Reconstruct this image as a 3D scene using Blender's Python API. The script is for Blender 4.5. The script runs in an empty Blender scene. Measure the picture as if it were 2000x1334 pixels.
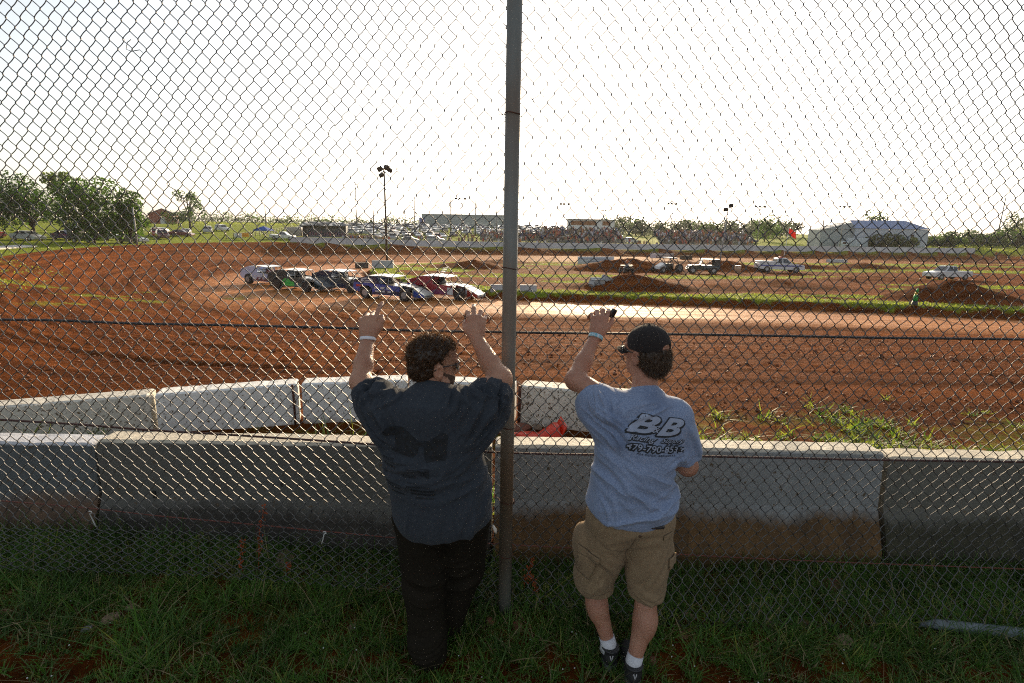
import bpy, bmesh, math, random
import numpy as np
from mathutils import Vector, Matrix
from mathutils.bvhtree import BVHTree
PI = math.pi
R_ = math.radians
rng = np.random.default_rng(7)
random.seed(7)
SC = bpy.context.scene
COL = SC.collection

# ------------------------------------------------------------------ noise
_T = np.random.default_rng(3).random((64, 64, 64)).astype(np.float32)
def vnoise(x, y, z=0.0):
    x = np.asarray(x, dtype=np.float64); y = np.asarray(y, dtype=np.float64); z = np.asarray(z, dtype=np.float64) + 0 * x
    xi = np.floor(x).astype(int); yi = np.floor(y).astype(int); zi = np.floor(z).astype(int)
    fx = x - xi; fy = y - yi; fz = z - zi
    fx = fx * fx * (3 - 2 * fx); fy = fy * fy * (3 - 2 * fy); fz = fz * fz * (3 - 2 * fz)
    def g(a, b, c): return _T[(xi + a) & 63, (yi + b) & 63, (zi + c) & 63]
    r = 0
    for a in (0, 1):
        for b in (0, 1):
            for c in (0, 1):
                r = r + g(a, b, c) * (fx if a else 1 - fx) * (fy if b else 1 - fy) * (fz if c else 1 - fz)
    return r * 2 - 1
def fbm(x, y, z=0.0, o=4):
    r = 0; a = 1.0; f = 1.0
    for i in range(o):
        r = r + a * vnoise(np.asarray(x) * f + 17 * i, np.asarray(y) * f + 5 * i, np.asarray(z) * f)
        a *= .5; f *= 2.03
    return r / 1.9
def sstep(a, b, x):
    t = np.clip((x - a) / (b - a), 0, 1)
    return t * t * (3 - 2 * t)

# ------------------------------------------------------------------ materials
def newmat(name):
    m = bpy.data.materials.new(name); m.use_nodes = True
    nt = m.node_tree; b = nt.nodes['Principled BSDF']
    return m, nt, b
def link(nt, a, b): nt.links.new(a, b)
def mat(name, col, rough=.6, metal=0.0, noise=0.0, nscale=8.0, col2=None, bump=0.0, bscale=40.0, spec=None, trans=0.0, coat=0.0, detail=6.0, stretch=(1, 1, 1), sheen=0.0):
    """simple procedural material: base colour broken up by noise, optional bump; trans = share of light let through (leaves)"""
    m, nt, b = newmat(name)
    b.inputs['Roughness'].default_value = rough
    b.inputs['Metallic'].default_value = metal
    if spec is not None: b.inputs['Specular IOR Level'].default_value = spec
    if coat: b.inputs['Coat Weight'].default_value = coat
    if sheen:
        b.inputs['Sheen Weight'].default_value = sheen
    c = (*col, 1); src = None
    tc = nt.nodes.new('ShaderNodeTexCoord'); mp = nt.nodes.new('ShaderNodeMapping')
    mp.inputs['Scale'].default_value = stretch
    link(nt, tc.outputs['Object'], mp.inputs['Vector'])
    if noise or col2:
        n = nt.nodes.new('ShaderNodeTexNoise'); n.inputs['Scale'].default_value = nscale; n.inputs['Detail'].default_value = detail
        link(nt, mp.outputs['Vector'], n.inputs['Vector'])
        r = nt.nodes.new('ShaderNodeValToRGB')
        r.color_ramp.elements[0].position = .35; r.color_ramp.elements[1].position = .65
        c2 = col2 or tuple(x * (1 - noise) for x in col)
        r.color_ramp.elements[0].color = (*c2, 1); r.color_ramp.elements[1].color = c
        link(nt, n.outputs['Fac'], r.inputs['Fac']); link(nt, r.outputs['Color'], b.inputs['Base Color']); src = r.outputs['Color']
    else:
        b.inputs['Base Color'].default_value = c
    if bump:
        n2 = nt.nodes.new('ShaderNodeTexNoise'); n2.inputs['Scale'].default_value = bscale; n2.inputs['Detail'].default_value = 5
        link(nt, mp.outputs['Vector'], n2.inputs['Vector'])
        bp = nt.nodes.new('ShaderNodeBump'); bp.inputs['Strength'].default_value = bump; bp.inputs['Distance'].default_value = .02
        link(nt, n2.outputs['Fac'], bp.inputs['Height']); link(nt, bp.outputs['Normal'], b.inputs['Normal'])
    if trans:
        t = nt.nodes.new('ShaderNodeBsdfTranslucent'); mx = nt.nodes.new('ShaderNodeMixShader'); mx.inputs['Fac'].default_value = trans
        out = nt.nodes['Material Output']
        hs = nt.nodes.new('ShaderNodeHueSaturation'); hs.inputs['Value'].default_value = 1.5
        if src: link(nt, src, hs.inputs['Color'])
        else: hs.inputs['Color'].default_value = c
        link(nt, hs.outputs['Color'], t.inputs['Color'])
        link(nt, b.outputs['BSDF'], mx.inputs[1]); link(nt, t.outputs['BSDF'], mx.inputs[2]); link(nt, mx.outputs['Shader'], out.inputs['Surface'])
    return m

# ------------------------------------------------------------------ objects
def tag(o, label=None, cat=None, group=None, kind=None):
    if label: o['label'] = label
    if cat: o['category'] = cat
    if group: o['group'] = group
    if kind: o['kind'] = kind
    return o
def empty(name, loc=(0, 0, 0), rz=0.0, ry=0.0, rx=0.0):
    o = bpy.data.objects.new(name, None); COL.objects.link(o); o.location = loc; o.rotation_euler = (rx, ry, rz); return o
def np_obj(name, verts, polys, mats, parent=None, smooth=True, midx=None, loc=None):
    """polys: list of int arrays (n,k); each array one polygon size"""
    me = bpy.data.meshes.new(name)
    verts = np.asarray(verts, np.float32)
    polys = [np.asarray(p, np.int32) for p in polys if len(p)]
    nv = len(verts); me.vertices.add(nv); me.vertices.foreach_set('co', verts.ravel())
    loops = np.concatenate([p.ravel() for p in polys]) if polys else np.zeros(0, np.int32)
    tot = np.concatenate([np.full(len(p), p.shape[1], np.int32) for p in polys]) if polys else np.zeros(0, np.int32)
    me.loops.add(len(loops)); me.loops.foreach_set('vertex_index', loops)
    me.polygons.add(len(tot)); st = np.concatenate([[0], np.cumsum(tot)[:-1]]).astype(np.int32)
    me.polygons.foreach_set('loop_start', st); me.polygons.foreach_set('loop_total', tot)
    if midx is not None: me.polygons.foreach_set('material_index', np.asarray(midx, np.int32))
    me.polygons.foreach_set('use_smooth', np.full(len(tot), bool(smooth)))
    me.update(calc_edges=True); me.validate()
    for m in (mats if isinstance(mats, (list, tuple)) else [mats]): me.materials.append(m)
    o = bpy.data.objects.new(name, me); COL.objects.link(o)
    if parent: o.parent = parent
    if loc is not None: o.location = loc
    return o
class MB:
    """collects shapes, then builds them as ONE mesh object"""
    def __init__(s): s.bm = bmesh.new(); s.mi = 0
    def _fin(s, faces, smooth=False):
        for f in faces: f.material_index = s.mi; f.smooth = smooth
    def box(s, c, d, rz=0.0, bev=0.0, M=None, taper=1.0):
        r = bmesh.ops.create_cube(s.bm, size=1.0); vs = r['verts']
        for v in vs:
            v.co = Vector((v.co.x * d[0] * (taper if v.co.z > 0 else 1), v.co.y * d[1] * (taper if v.co.z > 0 else 1), v.co.z * d[2]))
        if bev:
            es = list({e for v in vs for e in v.link_edges})
            b = bmesh.ops.bevel(s.bm, geom=es, offset=bev, segments=2, affect='EDGES', profile=.5)
            vs = list({v for f in b['faces'] for v in f.verts} | {v for v in vs if v.is_valid})
            fs = {f for v in vs for f in v.link_faces}; vs = list({v for f in fs for v in f.verts})
        T = Matrix.Translation(Vector(c)) @ Matrix.Rotation(rz, 4, 'Z')
        if M is not None: T = M @ T
        for v in vs: v.co = T @ v.co
        s._fin({f for v in vs for f in v.link_faces}, bool(bev)); return s
    def poly(s, pts, M=None):
        vs = [s.bm.verts.new((M @ Vector(p)) if M is not None else p) for p in pts]
        f = s.bm.faces.new(vs); s._fin([f]); return s
    def prism(s, prof, y0, y1, prof2=None, M=None, smooth=False):
        """profile in x,z extruded from y0 to y1 (prof2: other end profile)"""
        prof2 = prof2 or prof
        a = [s.bm.verts.new((p[0], y0, p[1])) for p in prof]; b = [s.bm.verts.new((p[0], y1, p[1])) for p in prof2]
        n = len(a); fs = [s.bm.faces.new(a), s.bm.faces.new(b[::-1])]
        for i in range(n): fs.append(s.bm.faces.new((a[(i + 1) % n], a[i], b[i], b[(i + 1) % n])))
        if M is not None:
            for v in a + b: v.co = M @ v.co
        bmesh.ops.recalc_face_normals(s.bm, faces=fs); s._fin(fs, smooth); return s
    def tube(s, pts, r, n=8, r2=None, cap=True, smooth=True):
        pts = [Vector(p) for p in pts]; k = len(pts); rings = []
        u = None
        for i, p in enumerate(pts):
            d = (pts[min(i + 1, k - 1)] - pts[max(i - 1, 0)]).normalized()
            if u is None: u = d.orthogonal().normalized()
            u = (u - d * u.dot(d)).normalized(); w = d.cross(u)
            rr = r[i] if isinstance(r, (list, tuple)) else (r if r2 is None else r + (r2 - r) * i / (k - 1))
            rings.append([s.bm.verts.new(p + (u * math.cos(2 * PI * j / n) + w * math.sin(2 * PI * j / n)) * rr) for j in range(n)])
        fs = []
        for i in range(k - 1):
            for j in range(n): fs.append(s.bm.faces.new((rings[i][j], rings[i][(j + 1) % n], rings[i + 1][(j + 1) % n], rings[i + 1][j])))
        s._fin(fs, smooth)
        if cap: s._fin([s.bm.faces.new(rings[0][::-1]), s.bm.faces.new(rings[-1])])
        return s
    def ell(s, c, r, seg=12, M=None):
        q = bmesh.ops.create_uvsphere(s.bm, u_segments=seg, v_segments=max(6, seg * 2 // 3), radius=1.0)
        for v in q['verts']:
            v.co = Vector((v.co.x * r[0] + c[0], v.co.y * r[1] + c[1], v.co.z * r[2] + c[2]))
            if M is not None: v.co = M @ v.co
        s._fin({f for v in q['verts'] for f in v.link_faces}, True); return s
    def disc(s, c, r, n=24, axis='y'):
        pts = []
        for i in range(n):
            a = 2 * PI * i / n
            pts.append({'y': (c[0] + r[0] * math.cos(a), c[1], c[2] + r[1] * math.sin(a)), 'x': (c[0], c[1] + r[0] * math.cos(a), c[2] + r[1] * math.sin(a)), 'z': (c[0] + r[0] * math.cos(a), c[1] + r[1] * math.sin(a), c[2])}[axis])
        return s.poly(pts)
    def build(s, name, mats, parent=None, loc=None):
        me = bpy.data.meshes.new(name); s.bm.to_mesh(me); s.bm.free()
        for m in (mats if isinstance(mats, (list, tuple)) else [mats]): me.materials.append(m)
        o = bpy.data.objects.new(name, me); COL.objects.link(o)
        if parent: o.parent = parent
        if loc is not None: o.location = loc
        return o
KIDS = {}
def copy_tree(o, parent=None):
    c = o.copy(); COL.objects.link(c); c.parent = parent
    for ch in [x for x in o.children]: copy_tree(ch, c)
    return c

# ------------------------------------------------------------------ camera, light
PITCH, ROLL, EYE = R_(12.2), R_(1.0), 2.25
cam = bpy.data.cameras.new('camera'); camo = bpy.data.objects.new('camera', cam); COL.objects.link(camo)
cam.sensor_width = 36; cam.lens = 36 * 1025 / 2000; cam.clip_start = .05; cam.clip_end = 6000
camo.matrix_world = Matrix.Translation((0, 0, EYE)) @ Matrix.Rotation(PI / 2 - PITCH, 4, 'X') @ Matrix.Rotation(ROLL, 4, 'Z')
SC.camera = camo
SUN_EL, SUN_AZ = R_(12.1), R_(10.2)          # azimuth clockwise from +Y
sun = bpy.data.lights.new('sun', 'SUN'); suno = bpy.data.objects.new('sun', sun); COL.objects.link(suno)
sun.energy = 5.0; sun.angle = R_(.53); sun.color = (1, .76, .48)
sd = Vector((math.sin(SUN_AZ) * math.cos(SUN_EL), math.cos(SUN_AZ) * math.cos(SUN_EL), math.sin(SUN_EL)))
suno.rotation_euler = sd.to_track_quat('Z', 'Y').to_euler(); suno.location = sd * 50
W = bpy.data.worlds.new('World'); SC.world = W; W.use_nodes = True
bg = W.node_tree.nodes['Background']; sky = W.node_tree.nodes.new('ShaderNodeTexSky')
sky.sky_type = 'NISHITA'; sky.sun_disc = False; sky.sun_elevation = SUN_EL; sky.sun_rotation = SUN_AZ
sky.air_density = 1.0; sky.dust_density = 2.3; sky.ozone_density = 1.0
hs_ = W.node_tree.nodes.new('ShaderNodeHueSaturation'); hs_.inputs['Saturation'].default_value = .45
W.node_tree.links.new(sky.outputs['Color'], hs_.inputs['Color']); W.node_tree.links.new(hs_.outputs['Color'], bg.inputs['Color']); bg.inputs['Strength'].default_value = .15
SC.view_settings.view_transform = 'Standard'; SC.view_settings.look = 'None'; SC.view_settings.exposure = .74; SC.view_settings.gamma = 1
SC.cycles.max_bounces = 6; SC.cycles.transparent_max_bounces = 8
try:
    SC.cycles.use_denoising = False; SC.cycles.filter_width = 1.15; SC.cycles.sample_clamp_indirect = .4; SC.cycles.sample_clamp_direct = 3; SC.cycles.caustics_reflective = False; SC.cycles.caustics_refractive = False; SC.cycles.blur_glossy = 1.0
except Exception: pass
# ------------------------------------------------------------------ terrain
K = 1.27
RIM = np.array([(140, 2), (60, 6.5), (10, 7.3), (0, 7.3), (-5, 7.0), (-9.5, 7.8), (-16, 11.5), (-27, 21), (-38, 34), (-47, 48), (-54, 63.5), (-56.6, 79), (-54.6, 94), (-48.3, 108), (-37, 120.6), (-19, 128), (0, 132), (25, 134.6), (63, 138.4), (108, 143.5), (165, 150), (254, 159)], float)
RIMZ = np.array([-.4, -.36, -.36, -.36, -.35, -.36, -.5, -.85, -1.0, -1.1, -1.12, -1.12, -1.15, -1.3, -1.65, -2.1, -2.25, -2.25, -2.2, -2.1, -2.0, -1.9])
def dense(p, z=None, n=12):
    t = np.linspace(0, len(p) - 1, (len(p) - 1) * n + 1); i = np.arange(len(p))
    # catmull-ish smoothing by interpolation then box filter
    q = np.stack([np.interp(t, i, p[:, 0]), np.interp(t, i, p[:, 1])], 1)
    k = np.ones(n) / n
    for c in (0, 1):
        s = np.convolve(np.pad(q[:, c], n // 2, mode='edge'), k, 'same')[n // 2:-(n // 2)][:len(t)]
        q[:, c] = s
    if z is None: return q
    return q, np.interp(t, i, z)
RD, RZ = dense(RIM, RIMZ, 8)
INF = np.array([(140, 6), (60, 9), (35, 17.5), (22, 22), (12, 24.6), (4, 25.6), (-1, 26.6), (-5, 29.5), (-9, 36), (-13, 45), (-12.5, 55), (-6, 62), (4, 66), (20, 70), (45, 76), (90, 86), (160, 96)], float)
INF = INF * K
ID = dense(INF, None, 6)
def sdist(x, y, C):
    """signed distance to open polyline C (positive to its left looking along it reversed = inside), length along it, segment position"""
    best = np.full(x.shape, 1e18); sg = np.zeros(x.shape); ul = np.zeros(x.shape); ip = np.zeros(x.shape)
    L = 0.0
    for i in range(len(C) - 1):
        ax, ay = C[i]; bx, by = C[i + 1]; dx, dy = bx - ax, by - ay; l2 = dx * dx + dy * dy; l = math.sqrt(l2)
        t = np.clip(((x - ax) * dx + (y - ay) * dy) / l2, 0, 1)
        ex = x - ax - t * dx; ey = y - ay - t * dy; d = ex * ex + ey * ey
        m = d < best
        best = np.where(m, d, best); sg = np.where(m, -(dx * ey - dy * ex), sg)
        ul = np.where(m, L + t * l, ul); ip = np.where(m, i + t, ip); L += l
    return np.sqrt(best) * np.sign(sg) * -1.0, ul, ip
_c, _, _ = sdist(np.array([20.0]), np.array([45.0]), RD)
SGN = 1.0 if _c[0] > 0 else -1.0
_c, _, _ = sdist(np.array([20.0]), np.array([45.0]), ID)
SGI = 1.0 if _c[0] > 0 else -1.0
# infield dirt jumps: x, y, rx, ry, height, rotation
MOUNDS = [(6.8, 29.6, 4.6, 1.9, .78, -.12), (12.0, 31, 4.5, 1.8, .30, -.1), (10.8, 50, 7.0, 2.6, 1.15, .05), (21.5, 54, 5.6, 2.6, 1.1, .0), (32, 60, 7, 2.4, .55, .05),
          (22.2, 26.5, 3.6, 2.2, .95, -.12), (17, 33.5, 5.5, 2.6, .40, -.1), (29, 42, 7, 2.5, .3, .1), (-3.8, 50, 5.0, 2.4, .7, .0), (41, 62, 7, 2.8, .6, 0), (20, 66, 8, 2.5, .4, .05), (-1.5, 60, 5, 2.5, .4, .1)]
MOUNDS = [(a * K, b * K, c * K, d * K, e * K, f) for a, b, c, d, e, f in MOUNDS]
def terrain(x, y, fine=True):
    x = np.asarray(x, float); y = np.asarray(y, float)
    s, u, ip = sdist(x, y, RD); s = s * SGN
    si, _, _ = sdist(x, y, ID); si = si * SGI
    zr = np.interp(ip, np.arange(len(RZ)), RZ)
    zin = -2.10 - .0225 * np.clip(y - 28, -8, 41) - .8 * sstep(75, 100, y) - .35 * sstep(-25, -40, x) * sstep(95, 60, y)
    wid = np.interp(ip / 8.0, [0, 5, 8, 12, 14, 21], [16, 16, 10, 8.5, 2.6, 2.3])
    z_in = zr + (zin - zr) * sstep(0, 1, s / wid)
    # infield stands a ragged step above the track
    rag = .5 * fbm(x * .6, y * .6) + .3 * fbm(x * 2.1, y * 2.1)
    up = sstep(-.15, .5, si + rag)
    z_in = z_in + up * (.46 - .12 * sstep(38, 76, y)) + up * .45 * sstep(80, 96, y)
    for (mx, my, rx, ry, h, a) in MOUNDS:
        dx = (x - mx) * math.cos(a) + (y - my) * math.sin(a); dy = -(x - mx) * math.sin(a) + (y - my) * math.cos(a)
        q = np.sqrt((dx / rx) ** 2 + (dy / ry) ** 2) + .12 * fbm(x * .5, y * .5, 3.3)
        z_in = z_in + h * np.clip(1 - q, 0, 1) ** 1.1 * (1 + .15 * fbm(x * 1.1, y * 1.1, 1.0)) * 1.1
    o = np.clip(-s, 0, None)
    az = np.degrees(np.arctan2(x, np.maximum(y, .01)))
    rise = np.interp(az, [-70, -40, -20, 5, 14, 40, 70], [.032, .032, .040, .052, .014, .018, .02])
    dd = np.hypot(x, y)
    zo = zr + rise * np.clip(o - 6, 0, 85) + .006 * np.clip(o - 90, 0, 400) * np.interp(az, [-30, 0, 20], [1, .6, .5])
    # near side: viewers' ground, falling gently to the run-off behind the inner blocks
    znear = np.interp(y, [-50, 3.3, 5.0, 6.2, 7.3], [0.02, 0.0, -.12, -.30, -.36])
    lift = .17 * sstep(.3, -3.2, x) + .05 * sstep(.6, 3, x)
    znear = znear + lift * sstep(6.0, 3.2, y) + .02 * fbm(x * 1.3, y * 1.3) * sstep(12, 5, y)
    near = sstep(18, 8, y)
    zo = zo * (1 - near) + znear * near
    z = np.where(s > 0, z_in, zo)
    # blend near the rim on the near side
    if fine:
        ruts = .075 * fbm(s * 1.6, u * .05, 2.0, 3) + .05 * fbm(s * 5, u * .10, 7.0, 2)
        cl = .035 * fbm(x * 7, y * 7, 0, 3)
        tr = sstep(.5, 3, s) * (1 - up)
        g = groove(x, y, s, si)
        z = z + tr * (ruts + cl) * (1 - .8 * g) + up * .05 * fbm(x * 1.5, y * 1.5, 9.0)
    return z, s, u, si, up
def groove(x, y, s, si):
    """smooth polished racing line: the inner part of the track"""
    w = K * np.interp(np.arctan2(x, y), [-1.2, -.6, -.25, 0, .3, .8], [14, 12, 7.0, 5.5, 5.2, 5.0])
    e = .5 * fbm(s * 1.2, x * .08 + y * .08, 4.0)
    far = sstep(76, 95, y)
    return sstep(-w - 1.2, -w + 1.5, si + e) * (1 - sstep(-.9, -.1, si)) * (1 - far) + far * (1 - sstep(-1, 1, si)) * sstep(3, 6, s) * .35
def gz(x, y):
    return float(terrain(np.array([x]), np.array([y]), True)[0][0])

def build_ground():
    a1 = np.radians(np.linspace(-60, 60, 640)); a2 = np.radians(np.linspace(60, 300, 60))[1:-1]
    A = np.concatenate([a1, a2]); nA = len(A)
    Rr = np.concatenate([[.01], np.geomspace(.9, 120, 470), np.geomspace(123, 900, 60)]); nR = len(Rr)
    AA, RR = np.meshgrid(A, Rr); X = (RR * np.sin(AA)).ravel(); Y = (RR * np.cos(AA)).ravel()
    Z, s, u, si, up = terrain(X, Y)
    g = groove(X, Y, s, si)
    i = np.arange(nR - 1)[:, None] * nA; j = np.arange(nA)[None, :]; j2 = (j + 1) % nA
    q = np.stack([i + j, i + j2, i + nA + j2, i + nA + j], -1).reshape(-1, 4)[:, ::-1]
    o = np_obj('ground', np.stack([X, Y, Z], 1), [q], [GROUND_MAT]); tag(o, kind='structure')
    me = o.data
    # zone: r grass, g groove, b worn dark soil
    n1 = fbm(X * .35, Y * .35, 5.0); n2 = fbm(X * 1.7, Y * 1.7, 2.0)
    grass = np.zeros_like(X)
    inside = (si > -.3) & (s > 0)
    edge = sstep(.1, .6, si + .3 * n2) * sstep(3.4, 1.8, si + .9 * n1)
    lanes = np.maximum.reduce([edge] + [np.clip(1.25 - np.sqrt(((X - a) / ra) ** 2 + ((Y - b) / rb) ** 2) + .45 * n1 + .25 * n2, 0, 1) for (a, b, ra, rb) in GRASS_SPOTS])
    grass = np.where(inside, sstep(.25, .7, lanes), grass)
    steep = np.zeros_like(X)
    for (mx, my, rx, ry, h, aa) in MOUNDS:
        dx = (X - mx); dy = (Y - my)
        q_ = np.sqrt((dx / rx) ** 2 + (dy / ry) ** 2)
        steep = np.maximum(steep, sstep(1.05, .8, q_ + .2 * n2))
    grass = grass * (1 - .93 * steep)
    out = s < 0
    farout = out & (Y > 14)
    grass = np.where(farout, 1.0 - .15 * sstep(.2, .6, n2), grass)
    # grass creeping over the bank at the left, thin weeds by the near blocks
    creep = sstep(5, 0, s) * sstep(-30, -43, X) * sstep(51, 38, Y) * sstep(-.25, .35, n1 + .6 * n2)
    creep2 = sstep(11, 6, np.hypot((X + 27) / 1.6, (Y - 28))) * sstep(.12, .5, n1 + .5 * n2) * .7
    grass = np.where((s > 0) & ~inside, np.maximum(grass, np.maximum(creep, creep2)), grass)
    nearg = (Y < 8.5)
    gn = sstep(-.15, .5, fbm(X * 1.1, Y * 1.1, 8.0) + .25 * sstep(2.2, 3.2, Y) - .25 * sstep(3.4, 8, Y) + .12)
    grass = np.where(nearg & (s < 2), gn * sstep(8.4, 6.8, Y) * (.30 + .15 * sstep(3.5, 4.2, Y)), grass)
    col = np.stack([np.clip(grass, 0, 1), np.clip(g, 0, 1), np.clip(.5 + .5 * n1, 0, 1), np.ones_like(X)], 1).astype(np.float32)
    at = me.attributes.new('zone', 'FLOAT_COLOR', 'POINT'); at.data.foreach_set('color', col.ravel())
    at = me.attributes.new('track', 'FLOAT_VECTOR', 'POINT'); at.data.foreach_set('vector', np.stack([s, u, 0 * s], 1).astype(np.float32).ravel())
    return o
GRASS_SPOTS = [(-7, 47, 5.5, 4.5), (-2, 52, 7, 3), (3, 40, 7, 2.0), (9, 40.5, 9, 2.2), (19, 42.5, 8, 2.0), (24, 43, 5, 3), (-3, 38, 4, 1.6), (5, 34, 3.5, 1.2), (30, 44, 8, 2), (40, 70, 22, 3.0), (28, 68, 16, 2), (62, 74, 16, 4), (26, 32, 5, 1.5), (34, 36, 9, 2), (3, 59, 8, 2), (12, 27.0, 3.0, 1.0), (17, 27.3, 3, 1), (33, 56, 8, 2), (48, 60, 14, 4), (28.5, 24, 5, 2.4)]

GRASS_SPOTS = [tuple(K * v for v in g) for g in GRASS_SPOTS]
def ground_material():
    m, nt, b = newmat('ground'); N = nt.nodes
    def node(t, **kw):
        n = N.new(t)
        for k, v in kw.items(): setattr(n, k, v)
        return n
    def ramp(fac, stops):
        r = N.new('ShaderNodeValToRGB'); e = r.color_ramp.elements
        while len(e) < len(stops): e.new(.5)
        for k, (p, c) in enumerate(stops): e[k].position = p; e[k].color = (*c, 1)
        link(nt, fac, r.inputs['Fac']); return r.outputs['Color']
    def noise(vec, sc, det=6, rough=.6):
        n = N.new('ShaderNodeTexNoise'); n.inputs['Scale'].default_value = sc; n.inputs['Detail'].default_value = det; n.inputs['Roughness'].default_value = rough
        link(nt, vec, n.inputs['Vector']); return n.outputs['Fac']
    def mix(f, a, b_):
        x = N.new('ShaderNodeMix'); x.data_type = 'RGBA'
        link(nt, f, x.inputs[0]); link(nt, a, x.inputs[6]); link(nt, b_, x.inputs[7]); return x.outputs[2]
    def mth(op, a, b_, clamp=False):
        x = N.new('ShaderNodeMath'); x.operation = op; x.use_clamp = clamp
        for k, v in ((0, a), (1, b_)):
            if isinstance(v, (int, float)): x.inputs[k].default_value = v
            else: link(nt, v, x.inputs[k])
        return x.outputs[0]
    def fmix(f, a, b_):
        x = N.new('ShaderNodeMix'); x.data_type = 'FLOAT'
        for k, v in ((0, f), (2, a), (3, b_)):
            if isinstance(v, (int, float)): x.inputs[k].default_value = v
            else: link(nt, v, x.inputs[k])
        return x.outputs[0]
    geo = node('ShaderNodeNewGeometry').outputs['Position']
    za = N.new('ShaderNodeAttribute'); za.attribute_name = 'zone'; sp = N.new('ShaderNodeSeparateColor'); link(nt, za.outputs['Color'], sp.inputs['Color'])
    ta = N.new('ShaderNodeAttribute'); ta.attribute_name = 'track'
    mp = N.new('ShaderNodeMapping'); mp.inputs['Scale'].default_value = (1.3, .07, 1); link(nt, ta.outputs['Vector'], mp.inputs['Vector'])
    mp2 = N.new('ShaderNodeMapping'); mp2.inputs['Scale'].default_value = (6, .35, 1); link(nt, ta.outputs['Vector'], mp2.inputs['Vector'])
    streak = noise(mp.outputs['Vector'], 1.0, 8, .65); streak2 = noise(mp2.outputs['Vector'], 1.0, 6, .7)
    cl = noise(geo, 9, 8, .75); big = noise(geo, .5, 5)
    dirt = ramp(streak, [(.34, (.030, .009, .003)), (.5, (.16, .045, .009)), (.66, (.36, .105, .020))])
    dirt2 = ramp(cl, [(.36, (.02, .007, .003)), (.55, (.18, .050, .011)), (.72, (.46, .16, .045))])
    fx = N.new('ShaderNodeMix'); fx.data_type = 'RGBA'; fx.inputs[0].default_value = .38; link(nt, dirt, fx.inputs[6]); link(nt, dirt2, fx.inputs[7]); dirtc = fx.outputs[2]
    gro = ramp(streak2, [(.32, (.16, .048, .010)), (.5, (.42, .15, .034)), (.68, (.62, .28, .085))])
    gr0 = ramp(noise(geo, 2.2, 9, .75), [(.3, (.07, .095, .012)), (.5, (.20, .25, .022)), (.70, (.34, .36, .04))])
    gmask = mth('MULTIPLY', sp.outputs[1], mth('ADD', .55, mth('MULTIPLY', streak, .7)), True)
    c1 = mix(gmask, dirtc, gro)
    gn = mth('ADD', sp.outputs[0], mth('MULTIPLY', mth('SUBTRACT', noise(geo, 5, 7, .7), .5), 1.6))
    gm = mth('MULTIPLY', sp.outputs[0], mth('MULTIPLY', mth('SUBTRACT', gn, .28), 3.5, True), True)
    c2 = mix(gm, c1, gr0)
    link(nt, c2, b.inputs['Base Color'])
    link(nt, fmix(gm, fmix(gmask, .95, .60), .95), b.inputs['Roughness'])
    link(nt, fmix(gm, fmix(gmask, .02, .08), .03), b.inputs['Specular IOR Level'])
    # relief: clods and ruts
    h = mth('ADD', mth('MULTIPLY', noise(geo, 16, 8, .85), .11), mth('MULTIPLY', streak2, .12))
    h = mth('MULTIPLY', h, fmix(gmask, 1.0, .10))
    bp = N.new('ShaderNodeBump'); bp.inputs['Strength'].default_value = .9; bp.inputs['Distance'].default_value = 1.0
    link(nt, h, bp.inputs['Height']); link(nt, bp.outputs['Normal'], b.inputs['Normal'])
    return m
GROUND_MAT = ground_material()
ground = build_ground()

# ------------------------------------------------------------------ blades
def blades(name, P, Hh, Wd, mats, bend=.5, lean=.25, parent=None, seed=1, midx=None, seg=3):
    r = np.random.default_rng(seed); n = len(P)
    th = r.random(n) * 2 * PI; ca, sa = np.cos(th), np.sin(th)
    la = r.normal(0, lean, (n, 2)); bd = r.random(n) * bend
    lx = la[:, 0] + 0; ly = la[:, 1]
    V = np.zeros((n, 2 * seg + 1, 3))
    for k in range(seg + 1):
        t = k / seg
        off = t * t * bd + t * .15
        cx = P[:, 0] + Hh * (lx * t + off * sa); cy = P[:, 1] + Hh * (ly * t - off * ca); cz = P[:, 2] + Hh * (t - .35 * t * t * bd * 1.5)
        w = Wd * (1 - t) ** .7 * .5
        if k < seg:
            V[:, 2 * k] = np.stack([cx - ca * w, cy - sa * w, cz], 1); V[:, 2 * k + 1] = np.stack([cx + ca * w, cy + sa * w, cz], 1)
        else: V[:, 2 * k] = np.stack([cx, cy, cz], 1)
    b0 = (np.arange(n) * (2 * seg + 1))[:, None]
    quads = np.concatenate([b0 + np.array([[2 * k, 2 * k + 1, 2 * k + 3, 2 * k + 2]]) for k in range(seg - 1)]) if seg > 1 else np.zeros((0, 4), int)
    tris = b0 + np.array([[2 * seg - 2, 2 * seg - 1, 2 * seg]])
    mi = None
    if midx is not None: mi = np.concatenate([np.tile(midx, seg - 1), midx])
    return np_obj(name, V.reshape(-1, 3), [quads, tris], mats, parent, midx=mi)
def tz(x, y): return terrain(x, y)[0]
G1 = mat('grass_green', (.085, .19, .022), .55, noise=.5, nscale=3, trans=.4)
G2 = mat('grass_yellow', (.26, .28, .05), .6, noise=.4, nscale=3, trans=.45)
G3 = mat('grass_dry', (.30, .24, .12), .7, noise=.3, nscale=5, trans=.3)
G4 = mat('grass_lit', (.24, .30, .03), .55, noise=.4, nscale=1.0, trans=.5)

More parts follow.
